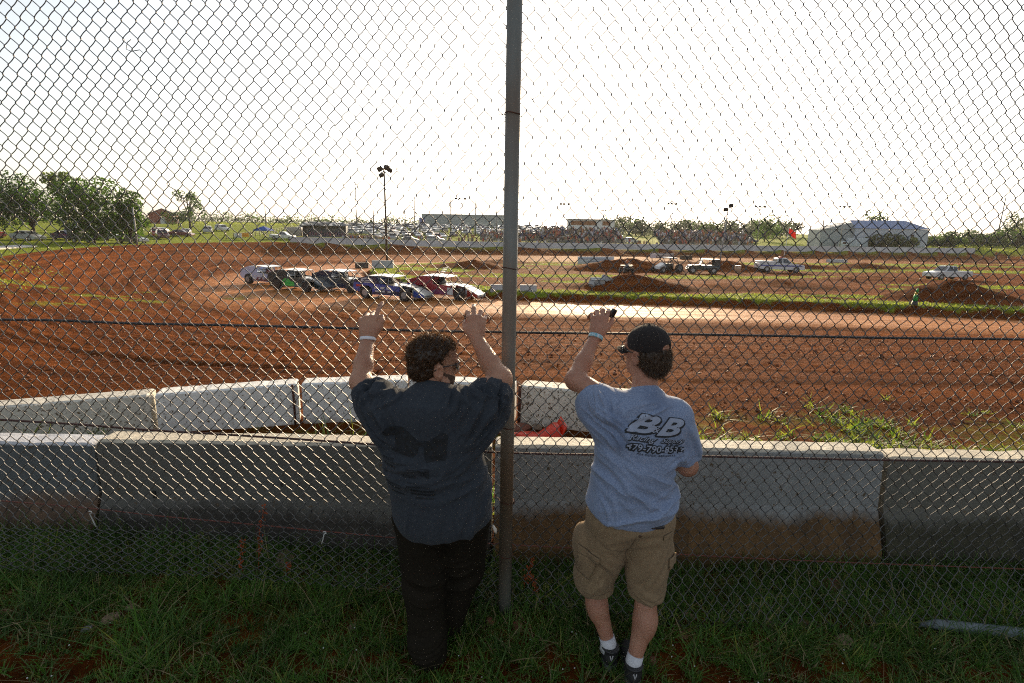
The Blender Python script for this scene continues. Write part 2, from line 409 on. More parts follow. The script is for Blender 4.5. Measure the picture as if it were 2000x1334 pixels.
def near_grass():
    r = np.random.default_rng(5)
    # tufts: clump centres, denser in a belt in front of the fence
    n = 6800
    cx = r.uniform(-4.2, 4.2, n); cy = r.uniform(1.15, 3.25, n)
    f = fbm(cx * 1.1, cy * 1.1, 8.0)
    keep = (f + .45 * sstep(2.15, 2.75, cy) + .25 * (cx > 1.2) + r.normal(0, .15, n)) > .0 + .10 * (cy < 2.25)
    cx, cy = cx[keep], cy[keep]; n = len(cx); size = np.exp(r.normal(0, .35, n)) * (.7 + .5 * sstep(2.1, 2.7, cy))
    nb = r.integers(10, 30, n); idx = np.repeat(np.arange(n), nb); N = len(idx)
    sp = .022 * size[idx]
    x = cx[idx] + r.normal(0, 1, N) * sp; y = cy[idx] + r.normal(0, 1, N) * sp
    h = .080 * size[idx] * r.uniform(.5, 1.5, N); w = r.uniform(.0035, .009, N)
    P = np.stack([x, y, tz(x, y) - .004], 1)
    mi = np.where(r.random(N) < .08, 2, np.where(r.random(N) < .12, 1, 0))
    tag(blades('grass', P, h, w, [G1, G2, G3], bend=1.1, lean=.35, seed=6, midx=mi), 'rough dark green grass in tufts along the foot of the fence', 'grass', kind='stuff')
    # short clover-like ground cover
    n = 26000
    x = r.uniform(-3.8, 3.8, n); y = r.uniform(1.15, 3.2, n)
    k = fbm(x * 1.6, y * 1.6, 4.0) + r.normal(0, .3, n) > -.1; x, y = x[k], y[k]; n = len(x)
    P = np.stack([x, y, tz(x, y) - .002], 1)
    tag(blades('ground_cover', P, r.uniform(.012, .035, n), r.uniform(.004, .011, n), [G1, G3], bend=1.6, lean=.8, seed=9, midx=(r.random(n) < .12).astype(int), seg=2), 'short clover and creeping weeds over bare red soil', 'ground cover', kind='stuff')
    # behind the front barrier
    n = 2600
    cx = r.uniform(-6, 9.5, n); cy = r.uniform(3.7, 8.2, n)
    dens = np.where(cx > 1.2, sstep(8.6, 5.2, cy) * (.35 + .6 * sstep(2.0, 6.5, cx)), sstep(5.9, 5.2, cy)) * np.clip(.55 + 1.5 * fbm(cx * .8, cy * .8, 2.2), 0, 1)
    k = r.random(n) < dens * np.where(cx > 1.2, 1.0, .9); k &= ~((cx > -.2) & (cx < 1.25) & (cy > 5.75)); cx, cy = cx[k], cy[k]; n = len(cx)
    nb = r.integers(8, 26, n); idx = np.repeat(np.arange(n), nb); N = len(idx); size = np.exp(r.normal(0, .4, n))
    x = cx[idx] + r.normal(0, .05, N) * size[idx]; y = cy[idx] + r.normal(0, .05, N) * size[idx]
    P = np.stack([x, y, tz(x, y) - .01], 1)
    mi = np.where(r.random(N) < .35, 1, 0)
    tag(blades('weeds', P, .13 * size[idx] * r.uniform(.3, 1.5, N), r.uniform(.012, .028, N), [G4, G1], bend=1.3, lean=.75, seed=11, midx=mi), 'sunlit yellow-green weeds between the front barrier and the track', 'weeds', kind='stuff')
near_grass()
def far_grass():
    r = np.random.default_rng(15); n = 150000
    a = r.uniform(-.8, .8, n); d = np.exp(r.uniform(math.log(26), math.log(120), n)); x = d * np.sin(a); y = d * np.cos(a)
    z, s, u, si, up = terrain(x, y)
    n1 = fbm(x * .35, y * .35, 5.0); n2 = fbm(x * 1.7, y * 1.7, 2.0)
    edge = sstep(.1, .6, si + .3 * n2) * sstep(3.4, 1.8, si + .9 * n1)
    lanes = np.maximum.reduce([edge] + [np.clip(1.25 - np.sqrt(((x - q) / ra) ** 2 + ((y - b) / rb) ** 2) + .45 * n1 + .25 * n2, 0, 1) for (q, b, ra, rb) in GRASS_SPOTS])
    st = np.zeros_like(x)
    for (mx, my, rx, ry, h, aa) in MOUNDS: st = np.maximum(st, sstep(1.05, .8, np.sqrt(((x - mx) / rx) ** 2 + ((y - my) / ry) ** 2) + .2 * n2))
    gi = np.where((si > 0) & (s > 0), sstep(.25, .7, lanes) * (1 - .9 * st), 0)
    k = r.random(n) < gi
    k |= (s < -.5) & (y > 30) & (r.random(n) < .35)
    k |= (s > 0) & (s < 6) & (x < -26) & (y < 50) & (n1 + .6 * n2 > .1) & (r.random(n) < .5)
    x, y, z, d = x[k], y[k], z[k], d[k]; n = len(x)
    tag(blades('short_grass', np.stack([x, y, z - .02], 1), r.uniform(.06, .18, n), r.uniform(.05, .12, n) * (.4 + d / 70), [G4, G2], bend=.8, lean=.5, seed=16, midx=(r.random(n) < .4).astype(int), seg=1), 'sunlit short grass on the infield and the outer banks', 'grass', kind='stuff')
far_grass()
def clods():
    r = np.random.default_rng(21)
    n = 60000
    x = r.uniform(-18, 16, n); y = 6.0 + 15 * r.random(n) ** 1.4
    s = sdist(x, y, RD)[0] * SGN; k = (s > .1) | ((y > 6.9) & (x > -6)); k &= (r.random(n) < .35 + .65 * sstep(-.4, .5, fbm(x * .7, y * .7)))
    x, y = x[k], y[k]; n = len(x)
    rad = .0105 * np.exp(r.normal(0, .5, n)) * (1 + .012 * y) * (.6 + .9 * (r.random(n) < .12)); z = tz(x, y) + rad * .3
    base = np.array([(1, 0, 0), (-1, 0, 0), (0, 1, 0), (0, -1, 0), (0, 0, .7), (0, 0, -.7)], float)
    V = base[None] * rad[:, None, None] * r.uniform(.6, 1.4, (n, 6, 1)) + r.normal(0, .18, (n, 6, 3)) * rad[:, None, None]
    V += np.stack([x, y, z], 1)[:, None]
    f = np.array([(0, 2, 4), (2, 1, 4), (1, 3, 4), (3, 0, 4), (2, 0, 5), (1, 2, 5), (3, 1, 5), (0, 3, 5)])
    T = (np.arange(n)[:, None, None] * 6 + f[None]).reshape(-1, 3)
    m = mat('clod', (.25, .078, .022), .75, noise=.6, nscale=2.5)
    tag(np_obj('gravel', V.reshape(-1, 3), [T], [m], smooth=False), 'loose red clods and gravel thrown up at the edge of the dirt track', 'gravel', kind='stuff')
clods()
# ------------------------------------------------------------------ concrete
def concrete(name, top, low, split, soft=.05, lowrough=.8, scale=3.0, spots=(.10, .07, .04), spotamt=.62, cap=None):
    """upper colour, lower colour (soil stain, on one barrier with painted shadow) below height `split`, pitted and streaked"""
    m, nt, b = newmat(name); N = nt.nodes
    tc = N.new('ShaderNodeTexCoord'); sx = N.new('ShaderNodeSeparateXYZ'); link(nt, tc.outputs['Object'], sx.inputs[0])
    def nz(sc, det=6, st=(1, 1, 1), ro=.6):
        mp = N.new('ShaderNodeMapping'); mp.inputs['Scale'].default_value = st; link(nt, tc.outputs['Object'], mp.inputs['Vector'])
        n = N.new('ShaderNodeTexNoise'); n.inputs['Scale'].default_value = sc; n.inputs['Detail'].default_value = det; n.inputs['Roughness'].default_value = ro; link(nt, mp.outputs['Vector'], n.inputs['Vector']); return n.outputs['Fac']
    def mr(v, a, b_):
        r = N.new('ShaderNodeMapRange'); r.inputs[1].default_value = a; r.inputs[2].default_value = b_; link(nt, v, r.inputs[0]); return r.outputs[0]
    def mixc(f, a, b_):
        x = N.new('ShaderNodeMix'); x.data_type = 'RGBA'; link(nt, f, x.inputs[0])
        for k, v in ((6, a), (7, b_)):
            if isinstance(v, tuple): x.inputs[k].default_value = (*v, 1)
            else: link(nt, v, x.inputs[k])
        return x.outputs[2]
    ad = N.new('ShaderNodeMath'); ad.operation = 'MULTIPLY_ADD'; link(nt, nz(2.2, 10, (1, 1, .35), .78), ad.inputs[0]); ad.inputs[1].default_value = .34; link(nt, sx.outputs[2], ad.inputs[2])
    lowf = mr(ad.outputs[0], split + .17 + soft * .9, split + .17 - soft * .9)
    c = mixc(mr(nz(scale, 8), .3, .7), tuple(x * .78 for x in top), top)
    c = mixc(mr(nz(9, 6, (1, 1, .12)), .52, .8), c, tuple(x * .62 for x in top))
    c = mixc(mr(nz(26, 4), spotamt, spotamt + .05), c, spots)
    lo = mixc(mr(nz(7, 8, (1, 1, .3)), .35, .7), tuple(x * .45 for x in low), low)
    c = mixc(lowf, c, lo)
    if cap:                                              # sunlit top painted in as a pale, patchy edge; whitewash on one barrier
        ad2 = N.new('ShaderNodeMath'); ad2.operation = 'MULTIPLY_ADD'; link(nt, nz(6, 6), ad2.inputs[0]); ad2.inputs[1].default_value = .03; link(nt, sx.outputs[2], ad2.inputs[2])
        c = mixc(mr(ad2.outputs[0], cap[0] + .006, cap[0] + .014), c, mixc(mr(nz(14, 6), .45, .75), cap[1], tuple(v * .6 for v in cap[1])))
    link(nt, c, b.inputs['Base Color']); b.inputs['Roughness'].default_value = lowrough
    bp = N.new('ShaderNodeBump'); bp.inputs['Strength'].default_value = .6; bp.inputs['Distance'].default_value = .012; link(nt, nz(38, 8, (1, 1, 1), .75), bp.inputs['Height']); link(nt, bp.outputs['Normal'], b.inputs['Normal'])
    return m
def barrier(L, prof, m, name='concrete_barrier', seed=0, chip=.012, hookr=True):
    """precast block: profile in y,z swept along x with chamfered ends and knocked corners"""
    r = random.Random(seed)
    n = 28; xs = [-L / 2, -L / 2 + .012, -L / 2 + .03] + [(-L / 2 + .03) + (L - .06) * i / n for i in range(1, n)] + [L / 2 - .03, L / 2 - .012, L / 2]
    bm = bmesh.new(); rings = []
    yc = sum(p[0] for p in prof) / len(prof); zc = sum(p[1] for p in prof) / len(prof)
    for i, x in enumerate(xs):
        e = min(i, len(xs) - 1 - i); k = {0: .93, 1: .975}.get(e, 1.0)
        rings.append([bm.verts.new((x, yc + (y - yc) * k + r.uniform(-1, 1) * .0022, (z if z < .02 else zc + (z - zc) * (1 - (1 - k) * .6)) + r.uniform(-1, 1) * (.0022 if z > .1 else 0) - (chip * r.random() if r.random() < .12 and z > .5 else 0))) for (y, z) in prof])
    k = len(prof)
    for i in range(len(xs) - 1):
        for j in range(k): f = bm.faces.new((rings[i][j], rings[i + 1][j], rings[i + 1][(j + 1) % k], rings[i][(j + 1) % k])); f.smooth = False
    bm.faces.new(rings[0]); bm.faces.new(rings[-1][::-1]); bmesh.ops.recalc_face_normals(bm, faces=bm.faces)
    me = bpy.data.meshes.new(name); bm.to_mesh(me); bm.free(); me.materials.append(m)
    o = bpy.data.objects.new(name, me); COL.objects.link(o); return o
def jersey(h, tw, bw):
    a = tw / 2; b = bw / 2
    return [(-b, -.12), (-b, .14), (-a - .035, .43), (-a - .012, h - .02), (-a + .006, h), (a - .006, h), (a + .012, h - .02), (a + .035, .43), (b, .14), (b, -.12)]
RUST = mat('rusty_steel', (.13, .045, .025), .75, .3, noise=.6, nscale=30, bump=.4)
fb = [(-4.16, 2.70, .782, (.12, .135, .14), (.17, .10, .06), .42, 'grey end barrier at the left of the front row, its foot stained reddish'),
      (-1.455, 2.66, .812, (.125, .12, .105), (.040, .032, .024), .35, 'long front concrete barrier to the left of the fence post, dark at its foot'),  # stained foot, its shadow also painted into the dark lower colour
      (1.21, 2.62, .822, (.28, .29, .29), (.155, .080, .024), .385, 'pale grey front barrier right of the post with a rusty orange stained lower half'),
      (3.93, 2.75, .785, (.15, .145, .12), (.050, .045, .022), .36, 'dark mossy front barrier at the far right of the row')]
for i, (x, L, h, t, l, sp, lab) in enumerate(fb):
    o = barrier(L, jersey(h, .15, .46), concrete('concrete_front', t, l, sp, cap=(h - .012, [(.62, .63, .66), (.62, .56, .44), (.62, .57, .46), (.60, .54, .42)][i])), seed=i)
    o.location = (x, 3.385, 0.0); o.rotation_euler = (0, 0, [.0, .004, -.004, .003][i]); tag(o, lab, 'barrier', 'front row of concrete barriers')
for (bx, z0, z1) in ((-2.42, .30, .46), (-.72, .30, .47), (-1.55, .50, .53), (.55, .60, .63), (1.9, .30, .40), (-3.5, .33, .45)):   # form slots and a nick or two: dark strips paint in their shade
    mb = MB(); yy = 3.385 - .075 - .035 * (1 - (z0 - .31) / .5) - .004; mb.box((bx, yy, (z0 + z1) / 2), (.022, .010, z1 - z0), bev=.003); o_ = mb.build('slot', mat('slot_shade', (.02, .018, .015), .9)); par = min([q for q in COL.objects if q.name.startswith('concrete_barrier') and q.location.y < 3.5], key=lambda q: abs(q.location.x - bx)); o_.parent = par; o_.matrix_parent_inverse = Matrix.Translation(-par.location)
# white-painted inner blocks on a curve
ib = [((-7.15, 5.02), (-4.40, 6.06), 'weathered white inner block at the left end of the curved row'),
      ((-4.36, 6.08), (-2.83, 6.60), 'clean white inner block, second from the left in the curved row'),
      ((-2.78, 6.62), (-1.42, 6.88), 'white inner block seen just left of the man in the dark shirt'),
      ((-1.38, 6.88), (.07, 6.74), 'white inner block partly hidden behind the man in the dark shirt'),
      ((.15, 6.72), (1.62, 6.36), 'white inner block with brown scuffs behind the orange cone')]
for i, (a, b, lab) in enumerate(ib):
    L = math.hypot(b[0] - a[0], b[1] - a[1])
    o = barrier(L - .02, [(-.20, -.12), (-.20, .03), (-.17, .45), (-.155, .585), (-.12, .60), (.12, .60), (.155, .585), (.17, .45), (.20, .03), (.20, -.12)],
                concrete('concrete_white', [(.70, .67, .58), (.86, .86, .82), (.85, .85, .82), (.85, .85, .82), (.80, .76, .66)][i], (.30, .21, .12), .06, .07, scale=2.0, spots=(.14, .10, .06), spotamt=[.57, .60, .59, .6, .56][i]), seed=20 + i)
    cx, cy = (a[0] + b[0]) / 2, (a[1] + b[1]) / 2
    o.location = (cx, cy + .1, -.385); o.rotation_euler = (0, 0, math.atan2(b[1] - a[1], b[0] - a[0])); tag(o, lab, 'barrier', 'curved row of white inner blocks')
mb = MB(); mb.tube([(0, 0, -.05), (0, .01, .3), (.006, 0, .56)], .022, 8)
tag(mb.build('steel_pin', RUST, loc=(.11, 6.55, gz(.11, 6.55))), 'rusty steel pin standing in the gap between two white inner blocks', 'pin', 'rusty pins between white blocks')
mb = MB(); mb.tube([(0, 0, -.05), (0, .01, .3), (-.004, 0, .55)], .016, 8)
tag(mb.build('steel_pin', RUST, loc=(-2.81, 6.46, gz(-2.81, 6.46))), 'rusty orange pin in the open joint left of the dark-shirted man', 'pin', 'rusty pins between white blocks')

# ------------------------------------------------------------------ chain-link fence
GALV = mat('galvanised_wire', (.12, .12, .12), .40, .75, noise=.35, nscale=20)
POSTM = mat('post_paint', (.18, .19, .175), .55, .2, noise=.35, nscale=5, bump=.25, bscale=30, col2=(.15, .105, .07), stretch=(1, 1, .3))
CABLE = mat('black_cable', (.02, .02, .022), .5)
FY = 2.76
fence = empty('chain_link_fence', (0, FY, 0)); tag(fence, 'tall chain-link fence of galvanised wire the two men lean on', 'fence')
def bottom_z(x): return np.interp(x, [-4.3, -3, -1.8, -.8, .0, 1.25, 2.2, 4.3], [.30, .27, .22, .13, .02, .03, .03, .05])
def warp(X, Yd, Z):
    """local fence coords: sag, dents, curl of the loose bottom edge towards the camera"""
    n1 = vnoise(X * 1.3, Z * 1.3, 4.0); n2 = vnoise(X * 5, Z * 5, 9.0); n3 = vnoise(X * 2.2 + 9, Z * 2.2, 1.0)
    x = X + .010 * n3 + .004 * n2; z = Z + .008 * n1 + .0035 * vnoise(X * 6, Z * 6, 2.0)
    y = Yd + .018 * vnoise(X * .9, Z * .9, 12.0)
    c = sstep(.5, .0, Z) ** 1.6 * np.interp(X, [-4, -2, 0, 1, 4], [.10, .05, .02, .16, .22])
    y = y - c
    z = np.where(Z < .5, .5 - (.5 - Z) * (.5 - bottom_z(X)) / .5, z)
    return x, y, z
def chain_mesh():
    px, hz = .034, .0413; x0, x1 = -4.3, 4.3; z1 = 3.62
    nW = int((x1 - x0) / px); nK = int(z1 / hz)
    K = 6
    t = (np.arange(nK * K + 1)) / K                     # in half periods
    ph = t % 2.0; tri = np.where(ph < 1, ph, 2 - ph)     # 0..1..0
    tri = .5 - .5 * (np.clip((tri * 2 - 1) * 1.12, -1, 1)) # clipped zigzag: short upright run at each knuckle
    tri = 1 - tri
    r = .0023; amp = px + .0052
    xs = (tri - .5) * amp; yd = .0042 * np.cos(PI * (t)) * 0 + .0042 * np.sin(PI * t)
    # strands leaning one way run in front, the other way behind
    zz = t * hz
    i = np.arange(nW)
    flip = np.where(i % 2 == 0, 1, -1)
    X = x0 + px * (i[:, None] + .5) + flip[:, None] * xs[None]
    Yd = np.broadcast_to(yd[None], X.shape) * flip[:, None] * 1.0
    Yd = Yd * flip[:, None]
    Z = np.broadcast_to(zz[None], X.shape)
    # random bent strands
    rr = np.random.default_rng(4)
    X = X + (rr.random(X.shape) < .0) * 0
    x, y, z = warp(X, Yd, Z)
    for _ in range(90):
        a = rr.integers(0, nW); b_ = rr.integers(10, len(t) - 10); w = np.exp(-((np.arange(len(t)) - b_) / 3.0) ** 2); x[a] += w * rr.normal(0, .006); z[a] += w * rr.normal(0, .006)
    Pt = np.stack([x, y, z], -1)                       # (nW, nT, 3)
    d = np.gradient(Pt, axis=1); d /= np.linalg.norm(d, axis=2, keepdims=True) + 1e-9
    u = np.cross(d, np.array([0, 1.0, 0])); u /= np.linalg.norm(u, axis=2, keepdims=True) + 1e-9; w = np.cross(d, u)
    S = 5; a = np.arange(S) * 2 * PI / S
    V = Pt[:, :, None] + r * (u[:, :, None] * np.cos(a)[None, None, :, None] + w[:, :, None] * np.sin(a)[None, None, :, None])
    nT = len(t); base = (np.arange(nW)[:, None, None] * nT + np.arange(nT - 1)[None, :, None]) * S; j = np.arange(S)[None, None]; j2 = (j + 1) % S
    q = np.stack([base + j, base + j2, base + S + j2, base + S + j], -1).reshape(-1, 4)
    return np_obj('wire_mesh', V.reshape(-1, 3), [q], [GALV], fence)
chain_mesh()
mb = MB(); mb.tube([(-.016, -.045, -.25), (-.017, -.045, 1.5), (-.014, -.045, 3.75)], .0375, 24); mb.tube([(-.014, -.045, 3.74), (-.014, -.045, 3.78), (-.014, -.045, 3.80)], [.042, .04, .015], 24)
mb.build('fence_post', POSTM, fence)
for sx in (-4.32, 4.32):
    mb = MB(); mb.tube([(sx, -.045, -.25), (sx, -.045, 3.75)], .0375, 16); mb.build('fence_post', POSTM, fence)
def cable(name, pts, r, m, n=8, twist=False):
    P = np.array(pts); xs = np.linspace(P[0, 0], P[-1, 0], 90)
    zz = np.interp(xs, P[:, 0], P[:, 1]); k = np.ones(7) / 7; zz = np.convolve(np.pad(zz, 3, mode='edge'), k, 'valid')
    zz = zz + .004 * vnoise(xs * 2, xs * 0, 5.0)
    mb = MB()
    if twist:
        xs2 = np.linspace(P[0, 0], P[-1, 0], 900); z2 = np.interp(xs2, xs, zz)
        for ph in (0, PI):
            mb.tube([(x, .012 + .0022 * math.cos(x * 160 + ph), z + .0022 * math.sin(x * 160 + ph)) for x, z in zip(xs2, z2)], .0021, 5)
    else: mb.tube([(x, .014, z) for x, z in zip(xs, zz)], r, n)
    return mb.build(name, m, fence)
cable('tension_cable', [(-4.3, 1.735), (-2.74, 1.722), (0, 1.700), (2.74, 1.708), (4.3, 1.715)], .0068, CABLE)
cable('tension_cable', [(-4.3, 1.27), (-2.85, 1.149), (-.85, 1.046), (.01, 1.0), (2.9, 1.0), (4.3, 1.01)], .0065, mat('rusty_cable', (.06, .022, .018), .6, .2))
cable('barbless_wire', [(-4.3, .76), (-2.94, .655), (-.76, .462), (1.23, .366), (3.05, .318), (4.3, .30)], .003, mat('rusty_wire', (.16, .05, .035), .6, .4), twist=True)
def tie(z, tail=0):
    mb = MB(); pts = [(-.016 + .0405 * math.cos(a) * (1.0), -.045 + .0405 * math.sin(a), z + .004 * math.sin(2 * a)) for a in np.linspace(.9, 2 * PI + .6, 22)]
    if tail == 1: pts = [(-.085, -.02, z + .004), (-.075, -.02, z - .003), (-.068, -.02, z + .004), (-.058, -.03, z)] + pts[::-1] + [(.03, -.02, z - .01), (.032, -.03, z - .025), (.02, -.03, z - .03)]
    if tail == 2: pts = pts + [(.03, .0, z + .02), (.036, -.03, z + .03)]
    mb.tube(pts, .0022, 6); mb.build('wire_tie', RUST, fence)
tie(2.79, 1); tie(1.185, 2); tie(.742, 1); tie(.40, 2); tie(2.05)
WHITE_TIE = mat('white_plastic', (.5, .5, .48), .5)
for (x, z, l, a) in ((-2.42, .595, .085, .25), (-1.07, .49, .065, -.35)):
    mb = MB(); mb.tube([(x - .01, -.01, z + .012), (x + .006, -.014, z + .014), (x + .008, -.012, z + .002), (x - .004, -.012, z), (x + math.sin(a) * l * .6, -.016, z - l * .6), (x + math.sin(a) * l, -.014, z - l)], .0032, 6); mb.build('cable_tie', WHITE_TIE, fence)
# the sprung wire end dangling in the upper left
mb = MB(); mb.tube([(-1.845, -.01, 3.10), (-1.862, -.015, 3.085), (-1.872, -.015, 3.055), (-1.85, -.01, 3.048), (-1.81, -.01, 3.055), (-1.80, -.005, 3.045)], .0019, 6); mb.build('broken_strand', GALV, fence)
# ------------------------------------------------------------------ people: one continuous implicit surface per body / garment
class Field:
    def __init__(s, lo, hi, res):
        s.lo = np.array(lo, float); s.res = res; s.n = np.ceil((np.array(hi) - s.lo) / res).astype(int) + 1
        s.d = np.full(tuple(s.n), .05, np.float32)
    def _sub(s, mn, mx):
        a = np.clip(np.floor((mn - s.lo) / s.res).astype(int), 0, s.n - 1); b = np.clip(np.ceil((mx - s.lo) / s.res).astype(int) + 1, 1, s.n)
        ax = [s.lo[i] + np.arange(a[i], b[i]) * s.res for i in range(3)]
        return tuple(slice(a[i], b[i]) for i in range(3)), np.meshgrid(*ax, indexing='ij')
    def _un(s, sl, d, k, sub=False):
        o = s.d[sl]
        if sub:
            s.d[sl] = np.maximum(o, -d); return
        if k > 0:
            h = np.clip(.5 + .5 * (o - d) / k, 0, 1); s.d[sl] = o * (1 - h) + d * h - k * h * (1 - h)
        else: s.d[sl] = np.minimum(o, d)
    def cap(s, a, b, ra, rb=None, k=.015, sub=False):
        rb = ra if rb is None else rb; a = np.array(a, float); b = np.array(b, float); m = max(ra, rb) + k + .045
        sl, (X, Y, Z) = s._sub(np.minimum(a, b) - m, np.maximum(a, b) + m)
        if 0 in X.shape: return s
        v = b - a; l2 = max(v @ v, 1e-9); t = np.clip(((X - a[0]) * v[0] + (Y - a[1]) * v[1] + (Z - a[2]) * v[2]) / l2, 0, 1)
        d = np.sqrt((X - a[0] - t * v[0]) ** 2 + (Y - a[1] - t * v[1]) ** 2 + (Z - a[2] - t * v[2]) ** 2) - (ra + (rb - ra) * t)
        s._un(sl, np.minimum(d, .05).astype(np.float32), k, sub); return s
    def ell(s, c, r, rot=None, k=.02, sub=False):
        c = np.array(c, float); r = np.array(r, float); m = r.max() + k + .045
        sl, (X, Y, Z) = s._sub(c - m, c + m)
        if 0 in X.shape: return s
        q = np.stack([X - c[0], Y - c[1], Z - c[2]], -1)
        if rot is not None: q = q @ np.array(rot.to_3x3() if hasattr(rot, 'to_3x3') else rot)
        k0 = np.sqrt(((q / r) ** 2).sum(-1)); k1 = np.sqrt(((q / r ** 2) ** 2).sum(-1)) + 1e-9
        d = k0 * (k0 - 1) / k1
        s._un(sl, np.minimum(d, .05).astype(np.float32), k, sub); return s
    def plane(s, p, n):
        """keep the side the normal points away from"""
        n = np.array(n, float); n /= np.linalg.norm(n); p = np.array(p, float)
        ax = [s.lo[i] + np.arange(s.n[i]) * s.res for i in range(3)]
        d = (ax[0][:, None, None] - p[0]) * n[0] + (ax[1][None, :, None] - p[1]) * n[1] + (ax[2][None, None, :] - p[2]) * n[2]
        s.d = np.maximum(s.d, d.astype(np.float32)); return s
    def mesh(s):
        D = s.d; ins = D < 0; n = s.n
        c = np.zeros(tuple(n - 1), np.int8)
        for i in (0, 1):
            for j in (0, 1):
                for k in (0, 1): c += ins[i:n[0] - 1 + i, j:n[1] - 1 + j, k:n[2] - 1 + k]
        act = np.argwhere((c > 0) & (c < 8)); idx = np.full(tuple(n - 1), -1, np.int32); idx[act[:, 0], act[:, 1], act[:, 2]] = np.arange(len(act))
        P = np.zeros((len(act), 3)); Wt = np.zeros(len(act))
        cs = [(i, j, k) for i in (0, 1) for j in (0, 1) for k in (0, 1)]
        val = {q: D[act[:, 0] + q[0], act[:, 1] + q[1], act[:, 2] + q[2]] for q in cs}
        for q in cs:
            for ax in range(3):
                if q[ax]: continue
                q2 = list(q); q2[ax] = 1; q2 = tuple(q2); a, b = val[q], val[q2]; m = (a < 0) != (b < 0)
                t = np.where(m, a / np.where(m, a - b, 1), 0)
                for e in range(3): P[:, e] += np.where(m, q[e] + (t if e == ax else 0), 0)
                Wt += m
        P = (P / Wt[:, None] + act) * s.res + s.lo
        quads = []
        for ax in range(3):
            sl0 = [slice(1, -1)] * 3; sl1 = [slice(1, -1)] * 3
            sl0 = [slice(1, n[i] - 1) for i in range(3)]; sl1 = list(sl0); sl0[ax] = slice(0, n[ax] - 1); sl1[ax] = slice(1, n[ax])
            a = ins[tuple(sl0)]; b = ins[tuple(sl1)]; e = np.argwhere(a != b)
            if not len(e): continue
            off = np.array([1, 1, 1]); off[ax] = 0; e = e + off
            u, v = [i for i in range(3) if i != ax]
            du = np.zeros(3, int); du[u] = 1; dv = np.zeros(3, int); dv[v] = 1
            g = lambda z: idx[z[:, 0], z[:, 1], z[:, 2]]
            q = np.stack([g(e - du - dv), g(e - dv), g(e), g(e - du)], 1)
            fl = D[e[:, 0], e[:, 1], e[:, 2]] < 0            # lower end inside -> normal along +axis
            if ax == 1: fl = ~fl
            q = np.where(fl[:, None], q, q[:, ::-1]); quads.append(q)
        Q = np.concatenate(quads); Q = Q[(Q >= 0).all(1)]
        return P, Q
def relax(P, Q, it=2, w=.5):
    for _ in range(it):
        A = np.zeros_like(P); C = np.zeros(len(P))
        for i in range(4):
            a, b = Q[:, i], Q[:, (i + 1) % 4]
            np.add.at(A, a, P[b]); np.add.at(C, a, 1); np.add.at(A, b, P[a]); np.add.at(C, b, 1)
        P = P * (1 - w) + w * A / np.maximum(C, 1)[:, None]
    return P
def normals(P, Q):
    fn = np.cross(P[Q[:, 2]] - P[Q[:, 0]], P[Q[:, 3]] - P[Q[:, 1]]); N = np.zeros_like(P)
    for i in range(4): np.add.at(N, Q[:, i], fn)
    return N / (np.linalg.norm(N, axis=1, keepdims=True) + 1e-12)
def finish(F, name, m, parent, origin, it=2, disp=None):
    P, Q = F.mesh(); P = relax(P, Q, it)
    if disp is not None:
        N = normals(P, Q); P = P + N * disp(P)[:, None]; P = relax(P, Q, 1, .3)
    return np_obj(name, P - np.array(origin), [Q], [m], parent), P, Q
V3 = lambda *a: np.array(a, float)
def unit(v): v = np.array(v, float); return v / np.linalg.norm(v)
def hand(F, wrist, up, side, curls, thumb, spread=.10, sc=1.0, sw=1.18):
    """back of the hand to the viewer; curls: (base, middle, end) bend per finger towards the palm; thumb: list of joint offsets (side, up, palm)"""
    up = unit(up); side = unit(np.array(side) - up * (np.array(side) @ up)); palm = np.cross(side, up)
    if palm[1] < 0: palm = -palm
    w = np.array(wrist, float)
    base = [(.030 * sw, .088), (.0095 * sw, .093), (-.0115 * sw, .089), (-.031 * sw, .079)]
    ln = [(.042, .026, .021), (.047, .029, .022), (.043, .027, .021), (.034, .021, .019)]
    F.cap(w - up * .01, w + up * .035, .025 * sc, .030 * sc, k=.015); F.cap(w + up * .035, w + up * .06, .027 * sc, .022 * sc, k=.02)
    for i, (sx, ux) in enumerate(base):
        kn = w + (side * sx + up * ux) * sc
        F.cap(w + (side * sx * .55 + up * .015) * sc, kn, .0185 * sc, (.0120 - .001 * (i == 3)) * sc, k=.012)
    for i, (sx, ux) in enumerate(base):
        p = w + (side * sx + up * ux) * sc; a = 0; sp = (1.0 - i * .75) * spread
        r0 = (.0112, .0113, .0108, .0097)[i] * sc
        for j in range(3):
            a += curls[i][j]
            u2 = unit(up * math.cos(a) + palm * math.sin(a) + side * (sp + (1.5 - i) * .07))
            q = p + u2 * ln[i][j] * sc
            if i == 0 and j == 1: tip_i = q
            F.cap(p, q, r0 * (1 - .06 * j), r0 * (.93 - .07 * j), k=.0035); p = q
    tp = [w + (side * a + up * b + palm * c) * sc for a, b, c in thumb]
    F.cap(tp[0], tp[1], .020 * sc, .0165 * sc, k=.018); F.cap(tp[1], tp[2], .0145 * sc, .0125 * sc, k=.006); F.cap(tp[2], tp[3], .0125 * sc, .0100 * sc, k=.004); return tip_i, tp[3]
def head_frame(c, yaw, pitch, roll=0):
    """local x right, y forward (face), z up"""
    return Matrix.Translation(Vector(c)) @ Matrix.Rotation(yaw, 4, 'Z') @ Matrix.Rotation(pitch, 4, 'X') @ Matrix.Rotation(roll, 4, 'Y')
